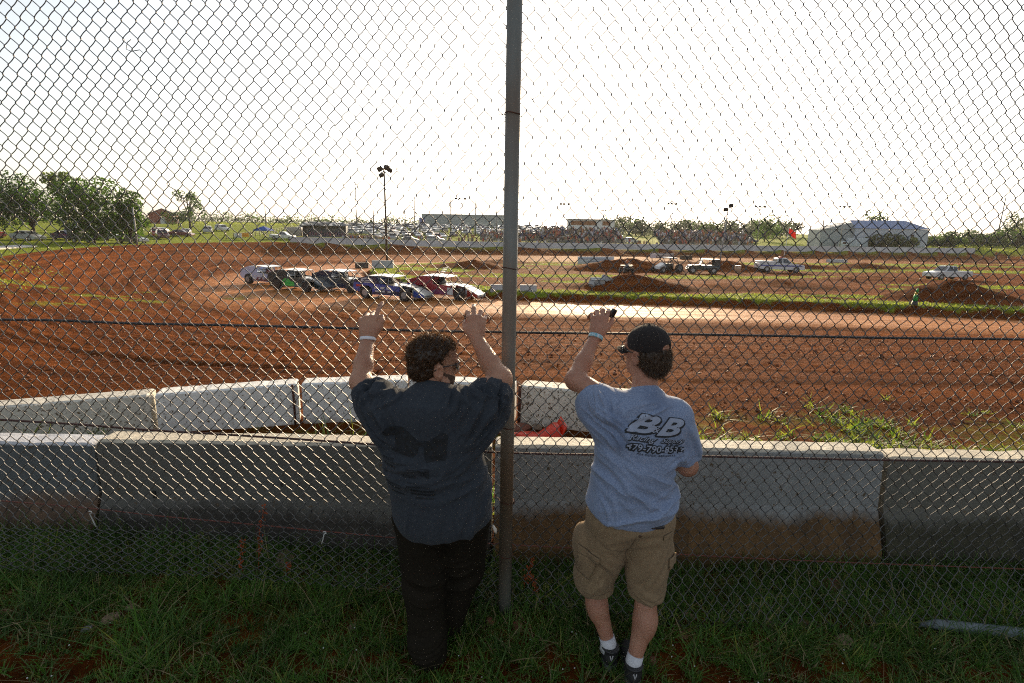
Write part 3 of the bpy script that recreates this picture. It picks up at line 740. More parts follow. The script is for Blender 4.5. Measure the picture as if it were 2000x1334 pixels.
def head(F, H, s=1.0, jowl=1.0):
    R3 = np.array(H.to_3x3()); T = lambda *p: np.array(H @ (Vector(p) * s))
    e = lambda c, r, k=.02, sub=False: F.ell(T(*c), np.array(r) * s, R3, k, sub)
    e((0, -.018, .035), (.076, .096, .083)); e((0, .030, .045), (.066, .060, .062), .03)
    e((0, .034, -.030), (.060, .060, .075), .03); e((0, .045, -.078), (.044 * jowl, .048, .034), .025)
    e((.030 * jowl, .012, -.070), (.032, .05, .036), .025); e((-.030 * jowl, .012, -.070), (.032, .05, .036), .025)
    F.cap(T(0, .090, .012), T(0, .109, -.026), .0085 * s, .0125 * s, k=.01)
    for x in (-.013, .013): F.cap(T(x, .094, -.032), T(x, .096, -.033), .0085 * s, .0085 * s, k=.006)
    F.cap(T(-.03, .082, .026), T(.03, .082, .026), .011 * s, .011 * s, k=.015)
    F.cap(T(-.017, .088, -.055), T(.017, .088, -.055), .0075 * s, .0075 * s, k=.006); F.cap(T(-.015, .087, -.066), T(.015, .087, -.066), .0085 * s, .0085 * s, k=.006)
    e((0, .076, -.096), (.02, .018, .016), .015)
    for x in (-1, 1):
        e((x * .030, .088, .006), (.014, .008, .009), .004, True)
        F.ell(T(x * .079, -.006, -.012), V3(.009, .0215, .034) * s, R3 @ np.array(Matrix.Rotation(x * -.35, 3, 'Z')), .006)
        F.ell(T(x * .086, -.002, -.008), V3(.006, .011, .018) * s, R3, 0, True)
        F.cap(T(x * .079, .004, -.036), T(x * .077, .006, -.044), .008 * s, .007 * s, k=.004)
    return T, R3
def skin(name, c, c2):
    m = mat(name, c, .48, noise=.25, nscale=14, bump=.5, bscale=110, col2=c2, detail=10)
    b = m.node_tree.nodes['Principled BSDF']; b.inputs['Subsurface Weight'].default_value = .12; b.inputs['Subsurface Radius'].default_value = (.02, .007, .004); b.inputs['Subsurface Scale'].default_value = .5
    return m
def cloth(name, c, c2, ns=60, bump=.3, rough=.9, sheen=.06, stain=None):
    m = mat(name, c, rough, noise=.2, nscale=ns, col2=c2, bump=bump, bscale=420, sheen=sheen, spec=.06, detail=3); return m
def folds(P, spec):
    """cloth folds: each (centre, direction of the crease, wavelength, amplitude, reach) plus fine crumple"""
    d = np.zeros(len(P))
    for (c, dr, wl, am, rch) in spec:
        c = np.array(c); dr = unit(dr); n = unit(np.cross(dr, [0, 1, 0.001])); q = P - c
        w = vnoise(q[:, 0] * 6 + 3, q[:, 2] * 6, q[:, 1] * 6 + c[0] * 7)
        ws = vnoise(q[:, 0] * 7 + 3, q[:, 2] * 7, q[:, 1] * 7 + c[0] * 7); rr = np.sqrt((q @ n / rch[1]) ** 2 + (q @ dr / rch[0]) ** 2 + (q[:, 1] / .4) ** 2)
        nz_ = vnoise((q @ n + .02 * ws) / wl * .9 + 31 * c[0], (q @ dr) / wl * .16 + 11 * c[2], c[1] * 9) + .35 * vnoise((q @ n + .02 * ws) / wl * 2.1, (q @ dr) / wl * .3, 3.0)
        wave = np.clip(1 - 2.0 * np.abs(nz_), -.2, 1) * 1.15
        d += 2.6 * am * wave * sstep(1, .25, rr)
    d += .0035 * fbm(P[:, 0] * 11, P[:, 1] * 11, P[:, 2] * 8, 3)
    return d
def band(name, a, b, r, m, parent, O, h=.012, tilt=(0, 0, 0)):
    """wristband round the segment a-b at a"""
    a = np.array(a, float); ax = unit(np.array(b) - a + np.array(tilt)); u = unit(np.cross(ax, [0, 1, 0])); w = np.cross(ax, u); n = 28; V = []; 
    for k, (rr, hh) in enumerate([(r, -h), (r + .0012, -h), (r + .0012, h), (r, h)]):
        for i in range(n):
            t = 2 * PI * i / n; V.append(a - O + ax * hh + (u * math.cos(t) + w * math.sin(t)) * rr)
    i = np.arange(n); i2 = (i + 1) % n; q = np.concatenate([np.stack([k * n + i, k * n + i2, ((k + 1) % 4) * n + i2, ((k + 1) % 4) * n + i], 1) for k in range(4)])
    return np_obj(name, V, [q], [m], parent)
def strands(name, P, N, L, m, parent, O, wd=.0016, grav=.3, seed=1, curl=1.0):
    """short tapered hair locks growing along N"""
    r = np.random.default_rng(seed); n = len(P); S = 4
    d = N + r.normal(0, .45 * curl, (n, 3)); d /= np.linalg.norm(d, axis=1, keepdims=True)
    side = np.cross(d, r.normal(0, 1, (n, 3))); side /= np.linalg.norm(side, axis=1, keepdims=True) + 1e-9
    V = np.zeros((n, 2 * S + 1, 3)); cv = r.normal(0, .5 * curl, (n, 3))
    for k in range(S + 1):
        t = k / S; c = P + (d * t + cv * t * t + np.array([0, 0, -grav]) * t * t) * L[:, None]; w = wd * (1 - t * .8) * .5
        if k < S: V[:, 2 * k] = c - side * w; V[:, 2 * k + 1] = c + side * w
        else: V[:, 2 * k] = c
    b0 = (np.arange(n) * (2 * S + 1))[:, None]
    q = np.concatenate([b0 + np.array([[2 * k, 2 * k + 1, 2 * k + 3, 2 * k + 2]]) for k in range(S - 1)]); t3 = b0 + np.array([[2 * S - 2, 2 * S - 1, 2 * S]])
    return np_obj(name, V.reshape(-1, 3) - O, [q, t3], [m], parent)
def shades(T, R3, O, parent, m_frame, m_lens, s=1.0, H=None):
    mb = MB(); TT = lambda *p: Vector(T(*p)) - Vector(O)
    for x in (-1, 1):
        mb.tube([TT(x * .068, .070, .016), TT(x * .078, .02, .010), TT(x * .081, -.012, .004), TT(x * .080, -.026, -.008)], .0028, 6)
    mb.tube([TT(-.068, .070, .018), TT(-.045, .099, .020), TT(0, .108, .018), TT(.045, .099, .020), TT(.068, .070, .018)], .003, 6)
    o = mb.build('sunglasses', m_frame, parent); 
    for x in (-1, 1):
        mb = MB(); cols = []
        for i in range(7):
            t = i / 6; xx = x * (.008 + .060 * t); yy = .107 - .034 * t ** 2.2; top = .019; bot = -.016 + .012 * abs(t - .45) ** 1.5 * 2 + (.012 if i == 6 else 0)
            cols.append((TT(xx, yy, top), TT(xx, yy + .003, (top + bot) / 2), TT(xx, yy - .002, bot)))
        for a, b in zip(cols, cols[1:]):
            for j in (0, 1): mb.poly([a[j], b[j], b[j + 1], a[j + 1]])
        for f in mb.bm.faces: f.smooth = True
        l = mb.build('lens', m_lens, o)
        sm = l.modifiers.new('s', 'SOLIDIFY'); sm.thickness = .0015
    return o
SKIN_L = skin('skin_tan', (.44, .235, .15), (.38, .18, .11)); SKIN_R = skin('skin_ruddy', (.42, .215, .14), (.36, .165, .105))
HAIR_D = mat('hair_dark', (.022, .013, .008), .42, noise=.3, nscale=60, spec=.6)
HAIR_B = mat('hair_brown', (.055, .034, .022), .42, noise=.4, nscale=50, spec=.6)
HAIR_L = mat('hair_dark_strand', (.11, .055, .022), .4, trans=.4); HAIR_R = mat('hair_brown_strand', (.09, .055, .03), .35, trans=.3)
BLACKP = mat('black_plastic', (.012, .012, .014), .25); LENSM = mat('dark_lens', (.01, .012, .015), .08, coat=1.0)
def eyes(T, O, parent):
    m = mat('eye_white', (.7, .68, .64), .2)
    for x in (-1, 1):
        mb = MB(); c = T(x * .030, .076, .006) - np.array(O); mb.ell(c, (.012, .012, .012), 10); mb.build('eye', m, parent)

# ---------------- man on the left
def man_left():
    O = V3(-.38, 2.36, gz(-.38, 2.36))
    lo = (-.98, 1.98, -.03); F = Field(lo, (.14, 2.92, 1.90), .0045)
    c = F.cap; e = F.ell
    # torso, inside the clothes
    e((-.345, 2.385, .92), (.205, .135, .17)); e((-.365, 2.40, 1.08), (.215, .145, .20), k=.04); e((-.375, 2.365, 1.26), (.205, .115, .17), k=.04)
    c((-.53, 2.345, 1.41), (-.215, 2.345, 1.42), .062, .062, k=.05); c((-.375, 2.36, 1.38), (-.375, 2.395, 1.52), .075, .066, k=.04)
    # legs
    c((-.44, 2.38, .85), (-.43, 2.41, .44), .095, .062, k=.04); c((-.43, 2.41, .44), (-.40, 2.345, .09), .058, .038, k=.02)
    c((-.24, 2.39, .85), (-.245, 2.50, .46), .095, .062, k=.04); c((-.245, 2.50, .46), (-.345, 2.53, .10), .056, .038, k=.02)
    c((-.40, 2.33, .05), (-.385, 2.52, .035), .034, .028, k=.02); c((-.345, 2.53, .05), (-.31, 2.70, .035), .033, .027, k=.02)
    # arms raised on the mesh
    EL = V3(-.748, 2.500, 1.490); WL = V3(-.752, 2.672, 1.672); ER = V3(-.058, 2.505, 1.508); WR = V3(-.186, 2.668, 1.690)
    c((-.555, 2.345, 1.43), EL, .062, .053, k=.04); e((-.70, 2.46, 1.452), (.05, .055, .05), k=.03)
    c(EL, EL * .6 + WL * .4, .050, .047, k=.02); c(EL * .6 + WL * .4, WL, .048, .033, k=.02)
    c((-.19, 2.345, 1.435), ER, .062, .055, k=.04); c(ER, ER * .62 + WR * .38, .053, .049, k=.02); c(ER * .62 + WR * .38, WR, .051, .033, k=.02)
    c(ER + V3(.0, .0, -.01), ER + V3(.004, 0, .02), .055, .053, k=.03)
    hand(F, WL, (-.02, .35, .94), (1, 0, 0), [(.36, .28, .1), (1.0, 1.1, .7), (1.05, 1.15, .8), (1.15, 1.1, .8)],
         [(.012, .015, .0), (.046, .050, .004), (.058, .078, -.002), (.054, .098, .010)], .05, 1.25, 1.02)
    hand(F, WR, (-.02, .38, .92), (-1, 0, 0), [(.75, .9, .6), (.50, .45, .4), (.72, .8, .6), (.92, .9, .8)],
         [(.014, .012, .0), (.043, .040, .008), (.050, .062, .02), (.046, .080, .032)], .13, 1.22, 1.04)
    H = head_frame((-.370, 2.415, 1.612), -1.08, -.10, .05)
    T, R3 = head(F, H, 1.13, 1.22)
    body, P, Q = finish(F, 'person', SKIN_L, None, O, 1); body.location = O
    tag(body, 'heavy-set bearded man in dark blue t-shirt and dark jeans, both hands on the fence', 'person')
    eyes(T, O, body)
    # hair: cap of tight curls
    F = Field((-.58, 2.2, 1.42), (-.16, 2.64, 1.84), .004)
    F.ell(T(0, -.024, .044), V3(.084, .100, .086) * 1.07, R3, 0); F.ell(T(0, .02, .068), V3(.072, .066, .058) * 1.07, R3, .02); F.ell(T(0, -.052, -.022), V3(.070, .062, .058) * 1.07, R3, .03)
    F.ell(T(0, .095, .012), V3(.085, .042, .046) * 1.07, R3, 0, True); F.ell(T(0, .085, -.07), V3(.12, .075, .08) * 1.07, R3, 0, True)
    for x in (-1, 1): F.ell(T(x * .088, .006, -.02), V3(.02, .024, .036) * 1.07, R3, 0, True)
    F.ell(T(0, -.06, -.115), V3(.11, .08, .045) * 1.07, R3, 0, True)
    hair, HP, HQ = finish(F, 'hair', HAIR_D, body, O, 1, lambda p: .0045 * vnoise(p[:, 0] * 75, p[:, 1] * 75, p[:, 2] * 75) + .004 * vnoise(p[:, 0] * 35, p[:, 1] * 35, p[:, 2] * 35))
    N = normals(HP, HQ); r = np.random.default_rng(2); top = HP[:, 2] > 1.60; ks = r.choice(np.where(HP[:, 2] > 1.50)[0], 15000)
    strands('curl', HP[ks], N[ks], r.uniform(.006, .016, len(ks)) * (.35 + .65 * sstep(1.60, 1.70, HP[ks, 2])) + .003, HAIR_L, hair, O, .0017, .15, 3, 1.5)
    # beard
    F = Field((-.52, 2.25, 1.42), (-.16, 2.66, 1.74), .004); head(F, H, 1.13, 1.22); F.d -= .0020
    sl, (X, Y, Z) = F._sub(np.array(F.lo), np.array(F.lo) + 2); Lc = (np.stack([X, Y, Z], -1) - np.array(H.translation)) @ R3 / 1.13
    lx, ly, lz = Lc[..., 0], Lc[..., 1], Lc[..., 2]; wob = .004 * vnoise(lx * 90, ly * 90, lz * 90)
    m_ = np.maximum.reduce([lz - (-.006 - .42 * np.clip(ly, 0, .2)) - wob, -.002 - ly + .25 * np.clip(-lz - .02, 0, 1), np.abs(lx) - .080, -.128 - lz, .014 - np.sqrt(np.clip(lx, -.2, .2) ** 2 * .35 + (ly - .100) ** 2 * .4 + (lz + .060) ** 2 * 3)])
    F.d = np.maximum(F.d, m_.astype(np.float32))
    finish(F, 'beard', mat('beard_stubble', (.11, .058, .034), .8, noise=.6, nscale=160), body, O, 1, lambda p: .0012 * vnoise(p[:, 0] * 220, p[:, 1] * 220, p[:, 2] * 220))
    shades(T, R3, O, body, BLACKP, LENSM)
    # t-shirt
    F = Field((-.95, 1.98, .68), (.10, 2.75, 1.62), .0055); c = F.cap; e = F.ell
    e((-.330, 2.375, .86), (.245, .190, .17), k=0); e((-.347, 2.385, .99), (.243, .196, .20), k=.05); e((-.367, 2.385, 1.12), (.243, .185, .20), k=.05); e((-.375, 2.355, 1.27), (.250, .150, .17), k=.05)
    c((-.545, 2.34, 1.40), (-.205, 2.34, 1.41), .088, .088, k=.06); c((-.375, 2.335, 1.40), (-.375, 2.365, 1.455), .130, .095, k=.07)
    c((-.548, 2.34, 1.395), (-.705, 2.475, 1.448), .092, .082, k=.05); c((-.205, 2.34, 1.405), (-.070, 2.47, 1.462), .092, .084, k=.05)
    c((-.60, 2.36, 1.30), (-.70, 2.44, 1.375), .07, .06, k=.05); c((-.145, 2.36, 1.30), (-.06, 2.43, 1.375), .07, .06, k=.05)
    F.plane((-.735, 2.50, 1.458), (-.72, .55, .42)) if False else None
    # sleeve ends and hem, cut clean
    def cut(p, n, cx, rad):
        n_ = unit(n); sl, (X, Y, Z) = F._sub(np.array(p) - rad, np.array(p) + rad); d = (X - p[0]) * n_[0] + (Y - p[1]) * n_[1] + (Z - p[2]) * n_[2]
        side = (X < cx) if cx < -.4 else (X > cx)
        F.d[sl] = np.where(side, np.maximum(F.d[sl], d), F.d[sl])
    cut((-.722, 2.482, 1.466), (-.45, .62, .70), -.56, .22); cut((-.047, 2.478, 1.480), (.36, .66, .68), -.18, .22)
    F.plane((-.30, 2.25, .805), (.13, .18, -1))
    # neck opening
    F.ell((-.375, 2.43, 1.54), (.078, .075, .060), None, 0, True)
    sp = [((-.60, 2.25, 1.36), (-.5, .3, 1), .030, .010, (.16, .12)), ((-.14, 2.25, 1.36), (.6, .3, 1), .030, .010, (.16, .12)), ((-.52, 2.2, 1.16), (1, 0, .10), .045, .008, (.18, .14)),
          ((-.36, 2.2, 1.1), (1, 0, .12), .085, .006, (.28, .2)), ((-.18, 2.2, 1.15), (1, 0, .8), .055, .009, (.22, .13)), ((-.14, 2.2, .98), (.3, 0, 1), .06, .010, (.25, .12)), ((-.35, 2.2, .88), (.15, 0, 1), .09, .006, (.16, .26)),
          ((-.66, 2.4, 1.45), (-.2, .2, 1), .024, .011, (.12, .10)), ((-.26, 2.38, 1.46), (.5, .1, 1), .026, .008, (.10, .09)), ((-.08, 2.4, 1.45), (.25, .2, 1), .024, .014, (.12, .10)), ((-.60, 2.33, 1.50), (.4, .3, .3), .022, .010, (.12, .10)), ((-.16, 2.33, 1.50), (-.4, .3, .3), .022, .010, (.12, .10))]
    SH = cloth('dark_shirt_cloth', (.034, .041, .051), (.044, .051, .061))
    sh, SP, SQ = finish(F, 't_shirt', SH, body, O, 2, lambda p: folds(p, sp))
    # collar seam
    # faded print
    ink = mat('faded_print', (.006, .007, .007), .85, noise=.25, nscale=50, col2=(.012, .016, .022))
    bvh = BVHTree.FromPolygons([Vector(v) for v in SP], [tuple(q) for q in SQ])
    def proj_poly(pts, mbx, off=.0025, step=.012):
        bm = bmesh.new(); vs = [bm.verts.new((p[0], 0, p[1])) for p in pts]; bm.faces.new(vs)
        bmesh.ops.triangulate(bm, faces=bm.faces)
        for _ in range(5):
            es = [e_ for e_ in bm.edges if e_.calc_length() > step]
            if not es: break
            bmesh.ops.subdivide_edges(bm, edges=es, cuts=1); bmesh.ops.triangulate(bm, faces=bm.faces)
        mp = {}
        for v in bm.verts:
            h = bvh.ray_cast(Vector((v.co.x, 1.5, v.co.z)), Vector((0, 1, 0)))
            if h[0] is None: h = bvh.find_nearest(Vector((v.co.x, 2.2, v.co.z)))
            mp[v] = mbx.bm.verts.new(h[0] - Vector(O) + Vector((0, -off, 0)))
        for f in bm.faces:
            nf = mbx.bm.faces.new([mp[v] for v in f.verts]); nf.smooth = True
        bm.free()
    SPRJ['l'] = proj_poly
    KK = 0
    mb = MB(); K = lambda L: [(-.62 + a * .01, 1.40 - b * .01) for a, b in L]
    proj_poly(K([(3, 7.5), (6, 4), (9, 3), (13.5, 3), (15, 5), (18, 8), (21, 9), (23, 9.5), (26, 8.5), (31, 5), (33, 5.5), (34, 7), (33.5, 13), (33, 18.5), (31, 18), (28, 18.2), (24.5, 19), (23.5, 16), (23.5, 11.5), (21, 11.5), (20, 15), (18, 17), (12, 16), (8, 15), (10, 11), (12, 9.5), (13.5, 8)]), mb); mb.build('shirt_print', ink, sh); mb = MB()
    for k, (x, z, w, h) in enumerate([(3, 18.5, 6, 1.3), (3, 22.5, 6, 1.3), (3, 26.2, 2.2, 1.2), (13, 25.5, 6.5, 1.6), (21.5, 21.5, 3, 5.0), (15.5, 22, 5, 1.2), (4, 30.5, 8, 1.0), (5, 32, 6, 1.0), (15, 30, 11, 1.2), (17, 31.8, 10, 1.5), (17, 34, 11, 1.3), (19, 36, 8, 1.0), (7, 35.5, 6, 1.0), (15, 28.4, 5, .7)]):
        r = random.Random(k); x0 = x
        while x0 < x + w:                                       # rows of worn lettering, no longer readable
            ww = r.uniform(.5, 1.3); hh = h * r.uniform(.75, 1)
            proj_poly(K([(x0, z), (x0 + ww, z + .1), (x0 + ww - .1, z + hh), (x0 + .1, z + hh - .1)]), mb, .0025, .02); x0 += ww + .25
        mb.build('shirt_lettering', ink, sh); mb = MB()
    # jeans
    F = Field((-.72, 2.0, -.02), (.02, 2.8, 1.0), .0065); c = F.cap; e = F.ell
    e((-.335, 2.385, .86), (.235, .168, .15), k=0); c((-.44, 2.375, .83), (-.435, 2.405, .42), .132, .108, k=.05); c((-.435, 2.405, .42), (-.405, 2.345, .06), .106, .094, k=.04)
    c((-.225, 2.39, .83), (-.235, 2.50, .47), .134, .106, k=.04); c((-.235, 2.50, .47), (-.335, 2.545, .09), .104, .088, k=.03)
    F.plane((0, 0, .035), (0, 0, -1)); F.plane((0, 0, .93), (0, 0, 1))
    sj = [((-.42, 2.28, .15), (1, 0, .15), .045, .010, (.14, .14)), ((-.43, 2.28, .45), (1, 0, -.3), .06, .008, (.14, .14)), ((-.27, 2.35, .5), (1, 0, .4), .06, .008, (.15, .2)), ((-.33, 2.2, .75), (.5, 0, -1), .09, .006, (.2, .2))]
    jeans = finish(F, 'jeans', cloth('dark_denim', (.015, .0125, .009), (.021, .017, .012), 90, sheen=0), body, O, 2, lambda p: folds(p, sj))[0]
    # tag of white cloth at the right hip
    mb = MB(); mb.tube([(.302, -.02, .815 - O[2]), (.312, -.02, .79 - O[2]), (.318, -.015, .765 - O[2])], [.004, .010, .003], 6); mb.build('pocket_rag', mat('white_rag', (.6, .55, .48), .9), jeans)
    SHB = mat('dark_shoe', (.012, .012, .012), .6)
    shoe((-.40, 2.345, 0), (.04, 1), O, body, SHB, SHB); shoe((-.345, 2.53, 0), (.2, 1), O, body, SHB, SHB)
    wb = band('wristband', WL + V3(.002, -.004, .000), WL + V3(0, .04, .10), .0400, mat('white_band', (.72, .72, .76), .5), body, O, .0085)
    mb = MB(); 
    for k in range(5): mb.box((WL[0] - O[0] - .010 + .0052 * k, WL[1] - O[1] - .047, WL[2] - O[2] - .003), (.0028, .0012, .006))
    mb.build('print', mat('red_print', (.35, .12, .16), .6), wb)
    return body
SPRJ = {}
def shoe(ank, dr, O, parent, m_up, m_sole, logo=None, s=1.0):
    d = unit((dr[0], dr[1], 0)); q = np.array((ank[0], ank[1], 0.)); g = gz(ank[0], ank[1]); side = V3(d[1], -d[0], 0); q[2] = g + .008
    F = Field(q - .30, q + .36, .0045); R = np.stack([side, d, V3(0, 0, 1)], 1)
    F.ell(q - d * .015 + V3(0, 0, .045), (.037, .045, .046), R, 0); F.ell(q + d * .07 + V3(0, 0, .04), (.040, .09, .042), R, .03); F.ell(q + d * .165 + V3(0, 0, .032), (.045, .065, .034), R, .03)
    F.cap(q + V3(0, 0, .06), q - d * .012 + V3(0, 0, .098), .040, .040, k=.02)
    F.plane(q + V3(0, 0, .015), (0, 0, -1)); F.plane(q + V3(0, 0, .104), -d * .35 + V3(0, 0, 1)) if False else F.plane(q + V3(0, 0, .108), (0, 0, 1))
    F.ell(q + V3(0, -.0, .115), (.032, .036, .03), R, 0, True)
    o = finish(F, 'shoe', m_up, parent, O, 1)[0]
    F = Field(q - .30, q + .36, .0045); F.ell(q - d * .015, (.040, .050, .04), R, 0); F.ell(q + d * .07, (.042, .10, .04), R, .03); F.ell(q + d * .165, (.049, .070, .04), R, .03)
    F.plane(q + V3(0, 0, -.012), (0, 0, -1)); F.plane(q + V3(0, 0, .022), (0, 0, 1)); finish(F, 'sole', m_sole, o, O, 1)
    return o, q, d, side
man_left()

# ---------------- man on the right
def man_right():
    O = V3(.60, 2.34, gz(.60, 2.34))
    F = Field((.22, 2.0, -.03), (1.02, 2.92, 1.94), .0045); c = F.cap; e = F.ell
    e((.605, 2.36, .93), (.165, .115, .15)); e((.615, 2.37, 1.08), (.155, .112, .18), k=.04); e((.622, 2.36, 1.30), (.160, .105, .16), k=.04)
    c((.485, 2.36, 1.445), (.745, 2.335, 1.425), .056, .056, k=.05); c((.635, 2.36, 1.40), (.632, 2.39, 1.55), .066, .060, k=.04)
    # legs
    KL = V3(.435, 2.46, .47); AL = V3(.535, 2.375, .125); KR = V3(.705, 2.345, .47); AR = V3(.648, 2.262, .125)
    c((.53, 2.37, .86), KL, .09, .058, k=.04); c(KL, (.470, 2.425, .33), .052, .054, k=.02); c((.470, 2.425, .33), AL, .054, .034, k=.02); e((.472, 2.405, .30), (.048, .05, .07), k=.03)
    c((.69, 2.35, .86), KR, .09, .060, k=.04); c(KR, (.702, 2.315, .33), .054, .057, k=.02); c((.702, 2.315, .33), AR, .056, .035, k=.02); e((.700, 2.295, .30), (.052, .055, .075), k=.03)
    c((.547, 2.375, .07), (.555, 2.55, .04), .034, .028, k=.02); c((.645, 2.262, .07), (.66, 2.44, .04), .034, .028, k=.02)
    EL = V3(.318, 2.515, 1.520); WL = V3(.434, 2.665, 1.712)
    c((.475, 2.36, 1.45), EL, .056, .047, k=.03); c(EL, EL * .6 + WL * .4, .046, .042, k=.02); c(EL * .6 + WL * .4, WL, .042, .027, k=.02); e(EL + V3(-.004, -.012, -.006), (.043, .045, .047), k=.02)
    ER = V3(.868, 2.385, 1.13); WR = V3(.79, 2.60, 1.07)
    c((.775, 2.335, 1.40), ER, .056, .046, k=.03); c(ER, WR, .045, .028, k=.02); e(ER + V3(.0, -.006, -.004), (.045, .046, .045), k=.02)
    TI, TT_ = hand(F, WL, (.22, .36, .90), (.95, 0, -.2), [(.42, .45, .35), (.55, .75, .5), (.70, .9, .6), (.85, .9, .6)],
         [(.014, .014, .0), (.043, .052, .010), (.058, .078, .014), (.062, .100, .020)], .05, 1.12, 1.0)
    # right hand in front of him
    hand(F, WR, (-.85, .35, .05), (.1, .3, 1), [(.5, .6, .4), (.6, .7, .5), (.7, .8, .5), (.75, .8, .5)], [(.014, .014, .0), (.04, .05, .012), (.05, .075, .02), (.045, .095, .03)], .05)
    H = head_frame((.634, 2.425, 1.684), .70, -.04, -.03)
    T, R3 = head(F, H, 1.03, 1.05)
    body, P, Q = finish(F, 'person', SKIN_R, None, O, 1); body.location = O
    tag(body, 'man in light blue-grey t-shirt, tan cargo shorts and dark cap, one hand raised', 'person')
    eyes(T, O, body)
    # hair below the cap
    F = Field((.46, 2.2, 1.5), (.84, 2.62, 1.84), .004)
    F.ell(T(0, -.036, -.005), V3(.083, .088, .074), R3, 0); F.ell(T(0, -.06, -.05), V3(.066, .055, .055), R3, .03)
    F.ell(T(0, .085, -.01), V3(.12, .085, .12), R3, 0, True); F.ell(T(0, -.03, .10), V3(.2, .2, .07), R3, 0, True)
    for x in (-1, 1): F.ell(T(x * .088, .006, -.02), V3(.030, .034, .046), R3, 0, True)
    hair, HP, HQ = finish(F, 'hair', HAIR_B, body, O, 1, lambda p: .004 * vnoise(p[:, 0] * 60, p[:, 1] * 60, p[:, 2] * 25) + .003 * vnoise(p[:, 0] * 120, p[:, 1] * 120, p[:, 2] * 50))
    N = normals(HP, HQ); r = np.random.default_rng(8); ks = r.choice(len(HP), 9000); dn = N[ks] * .6 + V3(.25, -.1, -.8)
    strands('lock', HP[ks], dn / np.linalg.norm(dn, axis=1, keepdims=True), r.uniform(.008, .022, len(ks)), HAIR_R, hair, O, .0016, .1, 5, .6)
    shades(T, R3, O, body, BLACKP, LENSM)
    # cap
    CAPM = cloth('cap_cloth', (.028, .024, .024), (.038, .033, .032), 120, .5)
    F = Field((.44, 2.2, 1.6), (.86, 2.7, 1.88), .004)
    F.ell(T(0, -.016, .045), V3(.089, .108, .090), R3, 0); F.plane(T(0, 0, .018), -R3[:, 2] + R3[:, 1] * .12)
    F.ell(T(0, -.016, .02), V3(.081, .100, .082), R3, 0, True)
    F.ell(T(0, -.118, .034), V3(.030, .04, .020), R3, 0, True)
    capo, CP, CQ = finish(F, 'cap', CAPM, body, O, 1, lambda p: .0016 * vnoise(p[:, 0] * 30, p[:, 1] * 30, p[:, 2] * 30))
    mb = MB(); TT = lambda *p: Vector(T(*p)) - Vector(O); rows = []
    for j in range(7):
        t = j / 6; row = []
        for i in range(13):
            a = -1.05 + 2.1 * i / 12; ln_ = .066 * t * math.cos(a * .9) ** .6
            x = .084 * math.sin(a) * (1 - .05 * t); y = -.014 + .100 * math.cos(a) + ln_; z = .030 - .016 * a * a - .020 * t
            row.append(TT(x, y, z))
        rows.append(row)
    for a, b in zip(rows, rows[1:]):
        for i in range(12): mb.poly([a[i], a[i + 1], b[i + 1], b[i]])
    for f in mb.bm.faces: f.smooth = True
    br = mb.build('brim', CAPM, capo); sm = br.modifiers.new('s', 'SOLIDIFY'); sm.thickness = .003
    mb = MB(); mb.ell(Vector(T(0, -.016, .135)) - Vector(O), (.007, .007, .004), 8); mb.build('button', CAPM, capo)
    SEAM = mat('cap_seam', (.05, .045, .044), .9)
    mb = MB()
    for k in range(6):
        a = PI * k / 3 + .52; mb.tube([TT(.0905 * math.sin(a) * math.sin(b), -.016 + .1095 * math.cos(a) * math.sin(b), .045 + .0915 * math.cos(b)) for b in np.linspace(.05, 1.45, 12)], .0011, 4)
    mb.build('seam', SEAM, capo)
    # t-shirt
    F = Field((.28, 1.98, .80), (1.0, 2.7, 1.60), .005); cc = F.cap; e = F.ell
    e((.595, 2.36, .93), (.222, .165, .15), k=0); e((.60, 2.365, 1.06), (.205, .155, .18), k=.05); e((.612, 2.36, 1.20), (.203, .145, .18), k=.05); e((.620, 2.35, 1.33), (.205, .135, .15), k=.05)
    cc((.49, 2.35, 1.43), (.745, 2.33, 1.405), .072, .072, k=.06); cc((.632, 2.335, 1.44), (.635, 2.365, 1.488), .105, .068, k=.06)
    cc((.49, 2.35, 1.42), (.375, 2.455, 1.462), .082, .072, k=.05); cc((.45, 2.37, 1.33), (.385, 2.42, 1.385), .065, .058, k=.05)
    cc((.765, 2.33, 1.39), (.845, 2.365, 1.20), .082, .076, k=.05)
    def cut(p, n, cond, rad):
        n_ = unit(n); sl, (X, Y, Z) = F._sub(np.array(p) - rad, np.array(p) + rad); d = (X - p[0]) * n_[0] + (Y - p[1]) * n_[1] + (Z - p[2]) * n_[2]
        F.d[sl] = np.where(cond(X, Z), np.maximum(F.d[sl], d), F.d[sl])
    cut((.372, 2.462, 1.465), (-.55, .62, .52), lambda X, Z: X < .47, .20); cut((.855, 2.37, 1.185), (.30, .08, -1), lambda X, Z: X > .775, .14)
    F.plane((.63, 2.22, .862), (-.20, .22, -1))
    F.ell((.635, 2.43, 1.575), (.074, .070, .058), None, 0, True)
    sp = [((.46, 2.25, 1.36), (.8, .2, -.6), .030, .007, (.15, .12)), ((.44, 2.4, 1.43), (-.2, .2, 1), .024, .009, (.12, .09)), ((.50, 2.2, 1.12), (1, 0, -.9), .050, .007, (.26, .14)), ((.66, 2.2, 1.08), (1, 0, -.55), .055, .006, (.28, .16)),
          ((.75, 2.2, 1.0), (1, 0, .5), .05, .008, (.16, .12)), ((.83, 2.25, 1.27), (.5, 0, -1), .035, .008, (.14, .09)), ((.60, 2.2, .93), (1, 0, .1), .06, .005, (.24, .10)), ((.48, 2.2, .98), (.3, 0, -1), .05, .007, (.16, .12)), ((.78, 2.25, 1.19), (.9, 0, .6), .035, .008, (.10, .08)), ((.6, 2.35, 1.46), (1, 0, .3), .03, .004, (.2, .06))]
    m, nt, b = newmat('heather_shirt'); Nn = nt.nodes
